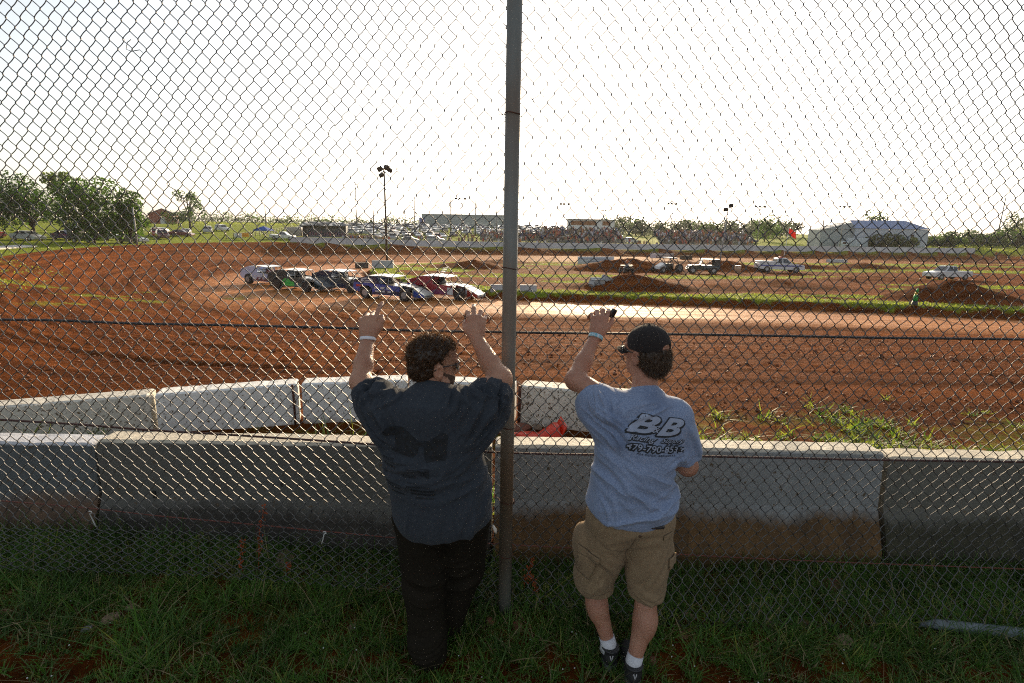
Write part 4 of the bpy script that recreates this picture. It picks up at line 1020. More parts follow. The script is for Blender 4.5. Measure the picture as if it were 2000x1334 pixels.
    tc = Nn.new('ShaderNodeTexCoord'); n1 = Nn.new('ShaderNodeTexNoise'); n1.inputs['Scale'].default_value = 170; n1.inputs['Detail'].default_value = 2; link(nt, tc.outputs['Object'], n1.inputs['Vector'])
    r1 = Nn.new('ShaderNodeValToRGB'); r1.color_ramp.elements[0].color = (.165, .215, .33, 1); r1.color_ramp.elements[1].color = (.25, .31, .44, 1); r1.color_ramp.elements[0].position = .4; r1.color_ramp.elements[1].position = .6
    link(nt, n1.outputs['Fac'], r1.inputs['Fac'])
    # damp patches of sweat by the left shoulder blade and under the collar
    def spot(c, rad):
        vm = Nn.new('ShaderNodeVectorMath'); vm.operation = 'DISTANCE'; link(nt, tc.outputs['Object'], vm.inputs[0]); vm.inputs[1].default_value = c
        n = Nn.new('ShaderNodeTexNoise'); n.inputs['Scale'].default_value = 14; link(nt, tc.outputs['Object'], n.inputs['Vector'])
        ma = Nn.new('ShaderNodeMath'); ma.operation = 'MULTIPLY_ADD'; link(nt, n.outputs['Fac'], ma.inputs[0]); ma.inputs[1].default_value = .10; link(nt, vm.outputs['Value'], ma.inputs[2])
        mr = Nn.new('ShaderNodeMapRange'); mr.inputs[1].default_value = rad + .06; mr.inputs[2].default_value = rad; mr.inputs[4].default_value = .55; link(nt, ma.outputs[0], mr.inputs[0]); return mr.outputs[0]
    cur = r1.outputs['Color']
    for cc_, rr in (((-.135, -.13, 1.40 - O[2]), .07), ((-.11, -.14, 1.30 - O[2]), .06), ((.07, -.06, 1.50 - O[2]), .08)):
        mx = Nn.new('ShaderNodeMix'); mx.data_type = 'RGBA'; link(nt, spot(cc_, rr), mx.inputs[0]); link(nt, cur, mx.inputs[6]); mx.inputs[7].default_value = (.085, .12, .21, 1); cur = mx.outputs[2]
    link(nt, cur, b.inputs['Base Color']); b.inputs['Roughness'].default_value = .9; b.inputs['Specular IOR Level'].default_value = .15; b.inputs['Sheen Weight'].default_value = .2
    sh, SP, SQ = finish(F, 't_shirt', m, body, O, 2, lambda p: folds(p, sp))
    bvh = BVHTree.FromPolygons([Vector(v) for v in SP], [tuple(q) for q in SQ])
    dg = bpy.context.evaluated_depsgraph_get()
    INK = mat('black_ink', (.018, .022, .028), .8); PALE = mat('pale_ink', (.30, .35, .46), .85)
    def text_verts(body_, size, offset=0.0, shear=0.0, space=1.0):
        cu = bpy.data.curves.new('t', 'FONT'); cu.body = body_; cu.size = size; cu.offset = offset; cu.shear = shear; cu.space_character = space; cu.resolution_u = 4; cu.fill_mode = 'FRONT'
        ob = bpy.data.objects.new('t', cu); COL.objects.link(ob); dg.update(); bpy.context.view_layer.update()
        me = bpy.data.meshes.new_from_object(ob.evaluated_get(bpy.context.evaluated_depsgraph_get())); bpy.data.objects.remove(ob); return me
    def put(mbx, txt, x0, z0, w, h, rot, off, offset=0.0, shear=0.0, dx=0, dz=0, space=1.0, ref=None):
        """lay lettering on the back of the shirt: x0,z0 lower-left corner, w,h size"""
        me = text_verts(txt, 1.0, offset, shear, space); ref_me = text_verts(txt, 1.0, 0, shear, space)
        xs = [v.co.x for v in ref_me.vertices]; ys = [v.co.y for v in ref_me.vertices]; ax, bx, ay, by = min(xs), max(xs), min(ys), max(ys)
        bm = bmesh.new(); bm.from_mesh(me)
        for v in bm.verts:
            X = (v.co.x - ax) / (bx - ax) * w + dx; Z = (v.co.y - ay) / (by - ay) * h + dz
            v.co = Vector((x0 + X * math.cos(rot) - Z * math.sin(rot), 0, z0 + X * math.sin(rot) + Z * math.cos(rot)))
        for _ in range(3):
            es = [e_ for e_ in bm.edges if e_.calc_length() > .010]
            if not es: break
            bmesh.ops.subdivide_edges(bm, edges=es, cuts=1); bmesh.ops.triangulate(bm, faces=bm.faces)
        mp = {}
        for v in bm.verts:
            hh = bvh.ray_cast(Vector((v.co.x, 1.5, v.co.z)), Vector((0, 1, 0)))
            if hh[0] is None: hh = bvh.find_nearest(Vector((v.co.x, 2.25, v.co.z)))
            mp[v] = mbx.bm.verts.new(hh[0] - Vector(O) + hh[1].normalized() * off * (1 if hh[1].y < 0 else -1))
        for f in bm.faces:
            nf = mbx.bm.faces.new([mp[v] for v in f.verts]); nf.smooth = True
        bm.free(); bpy.data.meshes.remove(me); bpy.data.meshes.remove(ref_me)
    rt = -.105
    for layer, m_, dd in (('logo_outline', INK, 0), ('logo_lettering', PALE, 1)):
        mb = MB(); of = .0020 + .0030 * dd
        for t_, x0, z0, w, h, oo in (('B', .530, 1.372, .125, .078, .07), ('B', .662, 1.356, .105, .074, .07), ('&', .632, 1.368, .034, .034, .035)):
            if dd == 0:
                put(mb, t_, x0, z0, w, h, rt, of, oo, .42, .003, -.006); put(mb, t_, x0, z0, w, h, rt, of + .0004, oo, .42)
            else: put(mb, t_, x0, z0, w, h, rt, of + (.0010 if t_ == '&' else 0), .035 if t_ == 'B' else .0, .42)
        for t_, x0, z0, w, h, sh_ in (('Racing', .532, 1.325, .122, .034, .6), ('Supply', .676, 1.312, .112, .030, .6)):
            if dd == 0: put(mb, t_, x0, z0, w, h, rt, of, .085, sh_, .0015, -.004)
            else: put(mb, t_, x0, z0, w, h, rt, of, .0, sh_)
        if dd == 0: put(mb, '479-790-8533', .525, 1.286, .262, .030, rt, of, .10, 0, .0015, -.006, 1.0); put(mb, '479-790-8533', .525, 1.286, .262, .030, rt, of + .0004, .10, 0, 0, 0, 1.0)
        else: put(mb, '479-790-8533', .525, 1.286, .262, .030, rt, of, .010, 0, 0, 0, 1.0)
        if dd == 0: put(mb, 'PEA RIDGE, ARKANSAS', .572, 1.257, .185, .0105, rt, of, .008, .35, 0, 0, 1.15)
        mb.build(layer, m_, sh)
    # cargo shorts
    F = Field((.28, 2.05, .32), (.94, 2.72, .98), .005); cc = F.cap; e = F.ell
    e((.605, 2.365, .87), (.205, .150, .12), k=0); cc((.515, 2.37, .84), (.450, 2.435, .47), .128, .100, k=.05); cc((.450, 2.435, .5), (.462, 2.43, .38), .100, .098, k=.03)
    cc((.695, 2.355, .84), (.705, 2.335, .42), .122, .090, k=.035); e((.372, 2.41, .68), (.045, .08, .11), k=.03); e((.80, 2.37, .66), (.035, .07, .09), k=.02)
    def cutx(p, n, cond):
        n_ = unit(n); sl, (X, Y, Z) = F._sub(np.array(F.lo), np.array(F.lo) + 2); d = (X - p[0]) * n_[0] + (Y - p[1]) * n_[1] + (Z - p[2]) * n_[2]; F.d[sl] = np.where(cond(X, Z), np.maximum(F.d[sl], d), F.d[sl])
    cutx((.46, 2.43, .418), (-.06, .12, -1), lambda X, Z: X < .60); cutx((.70, 2.33, .458), (.02, .1, -1), lambda X, Z: X >= .60)
    F.plane((.605, 2.3, .955), (-.12, 0, 1))
    F.ell((.462, 2.43, .39), (.078, .078, .05), None, 0, True); F.ell((.703, 2.33, .42), (.074, .074, .05), None, 0, True)
    ss = [((.52, 2.25, .62), (.7, 0, -1), .07, .006, (.26, .14)), ((.72, 2.22, .62), (.5, 0, 1), .05, .007, (.22, .10)), ((.60, 2.2, .80), (1, 0, .25), .07, .005, (.22, .10)), ((.43, 2.3, .5), (.6, 0, 1), .05, .006, (.14, .10)), ((.71, 2.22, .48), (.8, 0, -.5), .04, .005, (.12, .08))]
    SHO = cloth('tan_twill', (.235, .165, .098), (.27, .195, .118), 70, .4)
    shorts, TP, TQ = finish(F, 'cargo_shorts', SHO, body, O, 2, lambda p: folds(p, ss))
    tb = BVHTree.FromPolygons([Vector(v) for v in TP], [tuple(q) for q in TQ])
    def onsurf(pts, off, org=(0, 1.5), d=(0, 1, 0)):
        out = []
        for (x, z) in pts:
            h = tb.ray_cast(Vector((x, 1.5, z)), Vector(d))
            if h[0] is None: h = tb.find_nearest(Vector((x, 2.3, z)))
            out.append(h[0] + h[1].normalized() * off * (1 if h[1].y < 0 else -1) - Vector(O))
        return out
    STI = mat('seam_shadow', (.14, .098, .058), .9)
    def seam(pts, r=.0016, m_=STI, name='seam'):
        P2 = []
        for a, b_ in zip(pts, pts[1:]):
            for t in np.linspace(0, 1, 10)[:-1]: P2.append((a[0] + (b_[0] - a[0]) * t, a[1] + (b_[1] - a[1]) * t))
        mb = MB(); mb.tube(onsurf(P2, .001), r, 5); return mb.build(name, m_, shorts)
    seam([(.415, .80), (.47, .755), (.545, .74), (.52, .70)]); seam([(.60, .845), (.575, .70), (.60, .60)], .0013); seam([(.385, .452), (.45, .44), (.53, .447)], .0014); seam([(.65, .490), (.70, .480), (.765, .486)], .0014)
    def flap(pts, name, off=.005):
        mb = MB(); bm = mb.bm; g = []
        (a, b_, c_, d_) = pts; n = 8
        for j in range(n + 1):
            row = []
            for i in range(n + 1):
                u, v = i / n, j / n; x = (a[0] * (1 - u) + b_[0] * u) * (1 - v) + (d_[0] * (1 - u) + c_[0] * u) * v; z = (a[1] * (1 - u) + b_[1] * u) * (1 - v) + (d_[1] * (1 - u) + c_[1] * u) * v
                row.append(bm.verts.new(onsurf([(x, z)], off)[0]))
            g.append(row)
        for j in range(n):
            for i in range(n): f = bm.faces.new((g[j][i], g[j][i + 1], g[j + 1][i + 1], g[j + 1][i])); f.smooth = True
        o = mb.build(name, SHO, shorts); s_ = o.modifiers.new('s', 'SOLIDIFY'); s_.thickness = .007; return o
    flap([(.352, .72), (.450, .685), (.442, .65), (.349, .685)], 'pocket_flap', .006); flap([(.351, .68), (.440, .652), (.41, .53), (.352, .56)], 'cargo_pocket', .003)
    flap([(.775, .70), (.812, .71), (.812, .66), (.775, .65)], 'pocket_flap', .006)
    flap([(.735, .84), (.775, .85), (.77, .825), (.732, .815)], 'pocket_flap', .003)
    mb = MB(); bp = onsurf([(.615, .85)], .003)[0]; mb.ell(bp, (.007, .003, .007), 10); mb.build('button', mat('brown_button', (.06, .03, .015), .4), shorts)
    mb = MB(); mb.tube(onsurf([(.46 + .03 * i, .915 - .0035 * i) for i in range(10)], .002), .009, 8); mb.build('belt', mat('dark_belt', (.02, .018, .02), .6), body)
    # socks and shoes
    SOCK = mat('white_sock', (.62, .62, .66), .95, noise=.1, nscale=60, bump=.3, bscale=200)
    GRN = mat('shoe_black', (.022, .022, .023), .5, noise=.3, nscale=20); SOLE = mat('shoe_sole', (.075, .078, .076), .7); SIL = mat('shoe_silver', (.45, .45, .46), .4)
    for (A, K, dr, lab) in ((AL, V3(.474, 2.42, .33), (.05, 1), 0), (AR, V3(.70, 2.31, .33), (.08, 1), 1)):
        ax = unit(K - A); mb = MB(); a0 = Vector(A - O - V3(0, 0, .05)); mb.tube([a0 + Vector((0, .0, .0)), Vector(A - O) - Vector(ax) * .01, Vector(A - O) + Vector(ax) * .028], [.043, .041, .0405], 18)
        mb.build('sock', SOCK, body)
        so, q, d, side = shoe((A[0] + .012 * (1 if lab == 0 else -.2), A[1] - .004, 0), dr, O, body, GRN, SOLE)
        mb = MB(); cpt = q - d * .062 + V3(0, 0, .075) - O
        for sx in (-1, 1): mb.poly([tuple(cpt + side * sx * .001 + V3(0, 0, -.016)), tuple(cpt + side * sx * .010 + V3(0, .003, .012)), tuple(cpt + side * sx * .005 + V3(0, .003, .014)), tuple(cpt + side * sx * .0005 + V3(0, 0, -.004))])
        lg = mb.build('emblem', SIL, so); sm = lg.modifiers.new('s', 'SOLIDIFY'); sm.thickness = .002
        mb = MB(); mb.tube([tuple(q - O - d * .012 + V3(0, 0, .102) + (side * math.cos(t) * .041 + d * math.sin(t) * .043)) for t in np.linspace(0, 2 * PI, 20)], .006, 6); mb.build('collar', GRN, so)
    wb = band('wristband', WL + V3(-.002, -.006, -.006), WL + V3(.03, .04, .08), .0370, mat('white_blue_band', (.62, .70, .75), .5, nscale=90, col2=(.03, .33, .42), noise=.5), body, O, .010)
    # held gadget
    mb = MB(); mb.box((0, 0, 0), (.030, .018, .052), bev=.004); mb.box((.004, -.0095, .012), (.016, .002, .016), bev=.0)
    g = mb.build('handheld_device', BLACKP, loc=tuple((TI + TT_) / 2 + V3(.012, .0, .008))); g.rotation_euler = (.1, .45, .3)
    tag(g, 'small black gadget gripped in the raised hand of the man in the cap', 'gadget')
man_right()
# ------------------------------------------------------------------ foliage and trees
LEAF = [mat('leaf_dark', (.036, .085, .008), .55, noise=.4, nscale=.6, trans=.45), mat('leaf_mid', (.06, .125, .011), .55, noise=.4, nscale=.6, trans=.5), mat('leaf_light', (.14, .20, .03), .55, noise=.35, nscale=.6, trans=.45), mat('leaf_grey', (.07, .10, .045), .6, noise=.35, nscale=.3, trans=.3)]
BARK = mat('bark', (.07, .05, .035), .9, noise=.5, nscale=6, bump=.6, bscale=20)
def leaves(name, ells, n, size, m, parent, seed, fill=.55):
    r = np.random.default_rng(seed); vol = np.array([e[3] * e[4] * e[5] for e in ells]) ** .7; k = r.choice(len(ells), n, p=vol / vol.sum()); E = np.array(ells)[k]
    d = r.normal(0, 1, (n, 3)); d /= np.linalg.norm(d, axis=1, keepdims=True); rad = np.where(r.random(n) < fill, r.uniform(.82, 1.08, n), r.random(n) ** .5)
    P = E[:, :3] + d * rad[:, None] * E[:, 3:6]
    keep = vnoise(P[:, 0] * 1.6 / size ** .3 + seed, P[:, 1] * 1.6, P[:, 2] * 1.6) > -.35 + .25 * r.normal(0, 1, n) * .4
    P = P[keep]; n = len(P)
    u = r.normal(0, 1, (n, 3)); u /= np.linalg.norm(u, axis=1, keepdims=True); w = np.cross(u, r.normal(0, 1, (n, 3))); w /= np.linalg.norm(w, axis=1, keepdims=True)
    s = size * r.uniform(.5, 1.4, n)[:, None]
    V = np.stack([P - u * s * .5, P + w * s * .32, P + u * s * .5, P - w * s * .32], 1)
    return np_obj(name, V.reshape(-1, 3), [np.arange(n * 4).reshape(-1, 4)], [m], parent, smooth=False)
def tree(x, y, h, w, label, seed=0, m=1, leaf=.35, n=5000, clumps=9, group=None, trunk=.28, crown0=.28, name='tree', cat='tree', sparse=False, z=None):
    r = random.Random(seed); z0 = (gz(x, y) if z is None else z) - .1; t = empty(name, (x, y, z0)); tag(t, label, cat, group)
    th = h * (crown0 + .1); mb = MB(); rt = trunk * h / 10
    mb.tube([(0, 0, 0), (r.uniform(-.1, .1), 0, th * .5), (r.uniform(-.3, .3), r.uniform(-.2, .2), th), (r.uniform(-.5, .5), 0, h * .75)], [rt, rt * .8, rt * .65, rt * .2], 8)
    ell = []
    for i in range(clumps):
        a = r.uniform(0, 2 * PI); q = r.uniform(.15, .75) ** .7; zz = h * r.uniform(crown0 + .12, .88); taper = 1 - .55 * max(0, (zz / h - .55) / .45)
        cx, cy = math.cos(a) * q * w / 2 * taper, math.sin(a) * q * w / 2 * taper; rr = w * r.uniform(.16, .27) * (.75 if sparse else 1)
        ell.append((cx, cy, zz, rr, rr, rr * r.uniform(.6, .85)))
        mb.tube([(0, 0, th * r.uniform(.7, 1.0)), (cx * .45, cy * .45, th + (zz - th) * .55), (cx, cy, zz)], [rt * .4, rt * .26, rt * .08], 5)
    if not sparse: ell.append((0, 0, h * (.5 + crown0 * .4), w * .32, w * .32, h * .24))
    mb.build('trunk', BARK, t); leaves('crown', ell, n, leaf, LEAF[m], t, seed + 50)
    return t
tree(-83, 80, 9.6, 14, 'broad dark tree at the left edge of the photo', 1, 0, .42, 8000, 14, crown0=.16)
tree(-75.5, 84, 9.2, 13.5, 'broad tree over the parked cars, second from the left edge', 2, 0, .42, 8000, 14, crown0=.16)
tree(-79.5, 95, 12.4, 5.5, 'tall wispy tree rising above the rounded crowns at the left', 3, 2, .40, 1500, 7, crown0=.55, sparse=True)
tree(-63.8, 81, 9.4, 11, 'large rounded tree standing beside the black trailer', 4, 1, .40, 9000, 15, crown0=.08)
tree(-58.6, 81.5, 8.0, 6.4, 'rounded tree with feathery right side by the utility pole', 5, 1, .38, 5500, 11, crown0=.12)
tree(-83.7, 138.5, 12.0, 7.6, 'slender open tree standing alone on the sunlit grass', 6, 1, .42, 1700, 12, crown0=.25, sparse=True)
tree(-100, 160, 5.6, 7.5, 'small round tree near the red barn', 7, 0, .45, 1500, 6, crown0=.1)
tree(-96, 92, 10.5, 11, 'dark tree behind the left group, trunk in shade', 8, 0, .45, 5000, 10, crown0=.25)
r_ = random.Random(12)
for i in range(30):                                                    # wood on the far side, right of the stands
    px = .18 + .34 * i / 29; D = r_.uniform(255, 330); tree(px * D, D, r_.uniform(8.0, 12.5) * (D / 290), r_.uniform(11, 18), 'hazy tree in the wood beyond the grandstands', 30 + i, r_.choice([1, 3, 3]), .9, 900, 7, 'trees of the far wood', crown0=.1, z=-2.0)
for i, (x, y, h, w, lab) in enumerate([(124, 185, 12.5, 11, 'feathery tree showing above the blue shed roof'), (96, 205, 9.5, 11, 'round tree left of the grey frame building'), (187, 200, 13, 12, 'dark conical tree near the right edge'), (202, 205, 13.5, 13, 'dark tree at the right edge of the photo'), (182, 188, 7.5, 12, 'bright green bushy tree at the far right')]):
    tree(x, y, h, w, lab, 70 + i, [1, 1, 0, 0, 2][i], .6, 2600, 9, crown0=.12)
for i in range(20):
    D = r_.uniform(165, 185); a = .74 + .32 * i / 19
    tree(a * D, D, r_.uniform(3.6, 6.6), r_.uniform(6, 9), 'leafy bush in the overgrown strip right of the shed', 90 + i, r_.choice([0, 0, 1]), .55, 1500, 7, 'bushes right of the shed', name='bush', cat='bush', crown0=.0)
for i in range(34):
    a = -.66 + .60 * i / 33; D = 300
    tree(a * D, D, r_.uniform(3.6, 5.6), r_.uniform(12, 17), 'scrubby bush in the hedgerow along the horizon', 130 + i, r_.choice([0, 1]), .8, 420, 5, 'hedgerow bushes on the horizon', name='bush', cat='bush', crown0=.0)
def rough():
    r = np.random.default_rng(33); n = 16000; a = r.uniform(.62, .85, n); D = r.uniform(150, 200, n); x = a * D * 1.0; y = D
    x2 = r.uniform(-.6, .15, n // 2); D2 = r.uniform(230, 300, n // 2)
    X = np.concatenate([np.tan(a) * D, np.tan(x2) * D2]); Y = np.concatenate([D, D2])
    tag(blades('tall_grass', np.stack([X, Y, tz(X, Y) - .1], 1), r.uniform(.5, 1.3, len(X)), r.uniform(.15, .4, len(X)), [G4, G2], bend=.6, lean=.3, seed=34, midx=(r.random(len(X)) < .4).astype(int), seg=1), 'tall rough grass on the slopes beyond the track', 'grass', kind='stuff')
rough()

# ------------------------------------------------------------------ vehicles
GLASS = mat('car_glass', (.02, .025, .03), .08, coat=.5); TYRE = mat('tyre', (.018, .017, .016), .85, noise=.5, nscale=10, col2=(.05, .03, .02)); HUB = mat('hub_steel', (.35, .35, .36), .4, .7); CHROME = mat('lamp_clear', (.6, .6, .6), .15)
PAINT = {}
def paint(c, rough=.28):
    k = (tuple(c), rough)
    if k not in PAINT: PAINT[k] = mat('car_paint', c, rough, coat=.6, noise=.08, nscale=3)
    return PAINT[k]
def wheel(parent, x, y, r, w, lod=12, hub=HUB):
    mb = MB(); s = 1 if y > 0 else -1; mb.tube([(x, y - w / 2, r), (x, y - w / 2 + .02, r), (x, y + w / 2 - .02, r), (x, y + w / 2, r)], [r * .88, r, r, r * .88], lod); o = mb.build('wheel', TYRE, parent)
    mb = MB(); mb.tube([(x, y + s * (w / 2 - .01), r), (x, y + s * (w / 2 + .006), r)], [r * .56, r * .5], lod); mb.build('rim', hub, o); return o
CAR = dict(
 sedan=dict(L=4.6, W=1.78, lo=[(-2.3, .35), (-2.3, .82), (-2.2, .93), (-1.5, .97), (1.0, .93), (2.1, .76), (2.28, .62), (2.3, .32), (2.1, .24), (-2.1, .24)], cab=[(-1.75, .94), (-1.05, 1.40), (.25, 1.42), (1.15, .92)], wx=1.38, r=.33),
 suv=dict(L=4.7, W=1.88, lo=[(-2.32, .4), (-2.34, .9), (-2.28, 1.1), (1.0, 1.08), (2.1, .98), (2.32, .8), (2.34, .4), (2.1, .3), (-2.1, .3)], cab=[(-2.25, 1.08), (-2.05, 1.66), (-1.8, 1.72), (.35, 1.72), (1.15, 1.07)], wx=1.42, r=.37),
 pickup=dict(L=5.4, W=1.95, lo=[(-2.7, .5), (-2.7, 1.12), (-.55, 1.12), (1.2, 1.13), (2.5, 1.02), (2.68, .85), (2.7, .45), (2.4, .38), (-2.4, .40)], cab=[(-.60, 1.12), (-.52, 1.72), (-.35, 1.80), (.55, 1.80), (1.25, 1.12)], wx=1.72, r=.40))
def car(kind, color, label, group=None, cat='car', name='parked_car', detail=True):
    K_ = CAR[kind]; t = empty(name); tag(t, label, cat, group); w = K_['W'] / 2; m = paint(color)
    mb = MB(); mb.prism(K_['lo'], -w, w); 
    inn = [(x, z) for x, z in K_['cab']]
    def cab(mbx, inset, dz, sc=1.0):
        y0 = w * .95; y1 = w * .76; zb = K_['cab'][0][1]; zt = max(p[1] for p in K_['cab'])
        f = lambda z: (y0 + (y1 - y0) * (z - zb) / (zt - zb)) + inset
        vs = {}
        for s in (-1, 1): vs[s] = [mbx.bm.verts.new((x, s * f(z), z + dz)) for x, z in K_['cab']]
        fs = [mbx.bm.faces.new(vs[-1]), mbx.bm.faces.new(vs[1][::-1])]; n = len(vs[1])
        for i in range(n): fs.append(mbx.bm.faces.new((vs[-1][(i + 1) % n], vs[-1][i], vs[1][i], vs[1][(i + 1) % n])))
        bmesh.ops.recalc_face_normals(mbx.bm, faces=fs); mbx._fin(fs)
    cab(mb, 0, 0)
    if kind == 'pickup': pass
    bmesh.ops.bevel(mb.bm, geom=list(mb.bm.edges), offset=.035, segments=1, affect='EDGES')
    o = mb.build('body', m, t)
    # glazing set just proud of the cabin
    mb = MB(); cb = K_['cab']; zb = cb[0][1]; zt = max(p[1] for p in cb); y0 = w * .95; y1 = w * .76
    f = lambda z: (y0 + (y1 - y0) * (z - zb) / (zt - zb)) + .012
    a, b = cb[0], cb[-1]; zc = zb + .06; zd = zt - .09
    def atx(seg, z): p, q = seg; return p[0] + (q[0] - p[0]) * (z - p[1]) / (q[1] - p[1] + 1e-6)
    front = (cb[-1], cb[-2]); rear = (cb[0], cb[1])
    for s in (-1, 1):
        x0, x1 = atx(rear, zc) + .12, atx(front, zc) - .14; x2, x3 = atx(front, zd) - .10, atx(rear, zd) + .12; xm = (x2 + x3) / 2
        for (p, q, u, v) in (((x0, xm - .05, xm - .05, x3)), ((xm + .05, x1, x2, xm + .05))): mb.poly([(p, s * f(zc), zc), (q, s * f(zc), zc), (u, s * f(zd), zd), (v, s * f(zd), zd)])
    for seg, dx in ((front, .014), (rear, -.014)):
        mb.poly([(atx(seg, zc) + dx, -f(zc) + .10, zc), (atx(seg, zc) + dx, f(zc) - .10, zc), (atx(seg, zd) + dx, f(zd) - .10, zd), (atx(seg, zd) + dx, -f(zd) + .10, zd)])
    mb.build('window', GLASS, t)
    for sx in (-1, 1):
        for sy in (-1, 1): wheel(t, sx * K_['wx'], sy * (w - .09), K_['r'], .21, 10)
    if detail:
        for s in (-1, 1):
            mb = MB(); mb.box((K_['L'] / 2 - .035, s * w * .72, K_['lo'][-4][1] + .0), (.06, .32, .13), bev=.01); mb.build('headlight', CHROME, t)
    return t
TPL = {}
def place(kind, color, label, x, y, rz, group=None, cat='car', name='parked_car', s=1.0, detail=False):
    k = (kind, tuple(color))
    if k not in TPL: TPL[k] = t = car(kind, color, label, group, cat, name, detail)
    else: t = copy_tree(TPL[k]); t['label'] = label; t['category'] = cat
    if group: t['group'] = group
    elif 'group' in t: del t['group']
    t.name = name
    e = .9; zx = (gz(x + e * math.cos(rz), y + e * math.sin(rz)) - gz(x - e * math.cos(rz), y - e * math.sin(rz))) / (2 * e); zy = (gz(x - e * math.sin(rz), y + e * math.cos(rz)) - gz(x + e * math.sin(rz), y - e * math.cos(rz))) / (2 * e)
    t.location = (x, y, gz(x, y)); t.rotation_euler = (math.atan(zy), -math.atan(zx), rz); t.scale = (s, s, s); return t
WH, SI, BK, BL, RD_, MR, GY, TN = (.62, .62, .62), (.33, .34, .35), (.02, .02, .022), (.03, .05, .14), (.32, .03, .02), (.12, .015, .02), (.11, .115, .12), (.30, .25, .17)
CN = {WH: 'white', SI: 'silver', BK: 'black', BL: 'blue', RD_: 'red', MR: 'maroon', GY: 'grey', TN: 'tan'}
# cars on the grass at the left
for (k, c, x, y, rz, lab) in [
    ('suv', RD_, -79.5, 80.5, -.15, 'dark red suv under the leftmost tree'), ('sedan', SI, -72.5, 79.6, -.2, 'pale blue-silver saloon nearest the track under the left trees'), ('sedan', BL, -72.0, 86.0, -.2, 'dark blue saloon behind the pale silver one'),
    ('suv', WH, -69.0, 90.0, -.2, 'white suv with dark windows between the two left trees'), ('sedan', GY, -76.5, 93.0, -.2, 'grey saloon furthest back under the left trees'),
    ('sedan', SI, -60.4, 84.5, -.25, 'silver coupe parked just left of the utility pole foot'), ('suv', MR, -66.5, 101, -.9, 'maroon suv half hidden behind the rounded tree'), ('suv', RD_, -71.5, 107, -.9, 'bright red suv beside the utility pole'),
    ('suv', WH, -72.2, 109.5, -1.1, 'white suv next to the bright red one'), ('sedan', SI, -74.0, 113.0, -1.15, 'silver car facing the track, left of two'), ('sedan', WH, -73.0, 119.0, -1.15, 'white car facing the track beside the silver one'),
    ('suv', SI, -75.5, 132, -1.1, 'silver suv behind the maroon saloon'), ('sedan', MR, -70.3, 113.2, .05, 'low maroon saloon seen side-on in front of the silver suv'), ('suv', WH, -79.5, 146, -.6, 'white suv right of the slender open tree'),
    ('sedan', BK, -88, 112, -.2, 'black car in the shade far behind the left trees'), ('pickup', WH, -96, 118, -.2, 'white pickup far behind the left trees')]:
    place(k, c, lab, x, y, rz, cat='car', group='cars parked on the left grass', detail=True)
# the crowded lot on the far hillside
r_ = random.Random(3)
nlot = 0
for D in (143, 151, 160, 169, 179, 190, 202, 215, 229):
    a = -.395 + r_.uniform(0, .02)
    amax = .20 if D > 165 else (-.13 if D > 150 else -.18)
    while a < amax:
        if r_.random() < .86 and not (D < 155 and a < -.28):
            c = r_.choices([WH, SI, GY, BK, RD_, BL, TN], [38, 26, 10, 10, 5, 6, 5])[0]; k = r_.choices(['suv', 'sedan', 'pickup'], [45, 30, 25])[0]
            place(k, c, 'small %s %s in the crowded lot on the far hillside' % (CN[c], {'suv': 'suv', 'sedan': 'saloon', 'pickup': 'pickup'}[k]), a * D, D + r_.uniform(-1.5, 1.5), r_.choice([-1.9, -1.45, -1.2]) + r_.uniform(-.12, .12) if a > -.25 else -.5 + r_.uniform(-.1, .1), 'cars in the far lot: %s %s' % (CN[c], k), detail=False); nlot += 1
        a += r_.uniform(2.9, 4.2) / D if a > -.25 else r_.uniform(4.2, 5.4) / D
place('sedan', GY, 'grey car parked just behind the track wall', -27, 139, .1, detail=True); place('suv', SI, 'silver suv parked just behind the track wall', -20.5, 140.5, .1, detail=True); place('pickup', BL, 'dark blue pickup on the grass near the end of the bleachers', 83, 188, .2, 'cars', 'pickup', detail=True)
place('pickup', WH, 'white pickup parked beside the blue canopy tent', -52.5, 121.5, .1, None, 'pickup', 'parked_car', detail=True)
place('suv', WH, 'white car parked in the gap between the bleachers', 36.5, 166, .4, detail=True)
print('LOT', nlot)

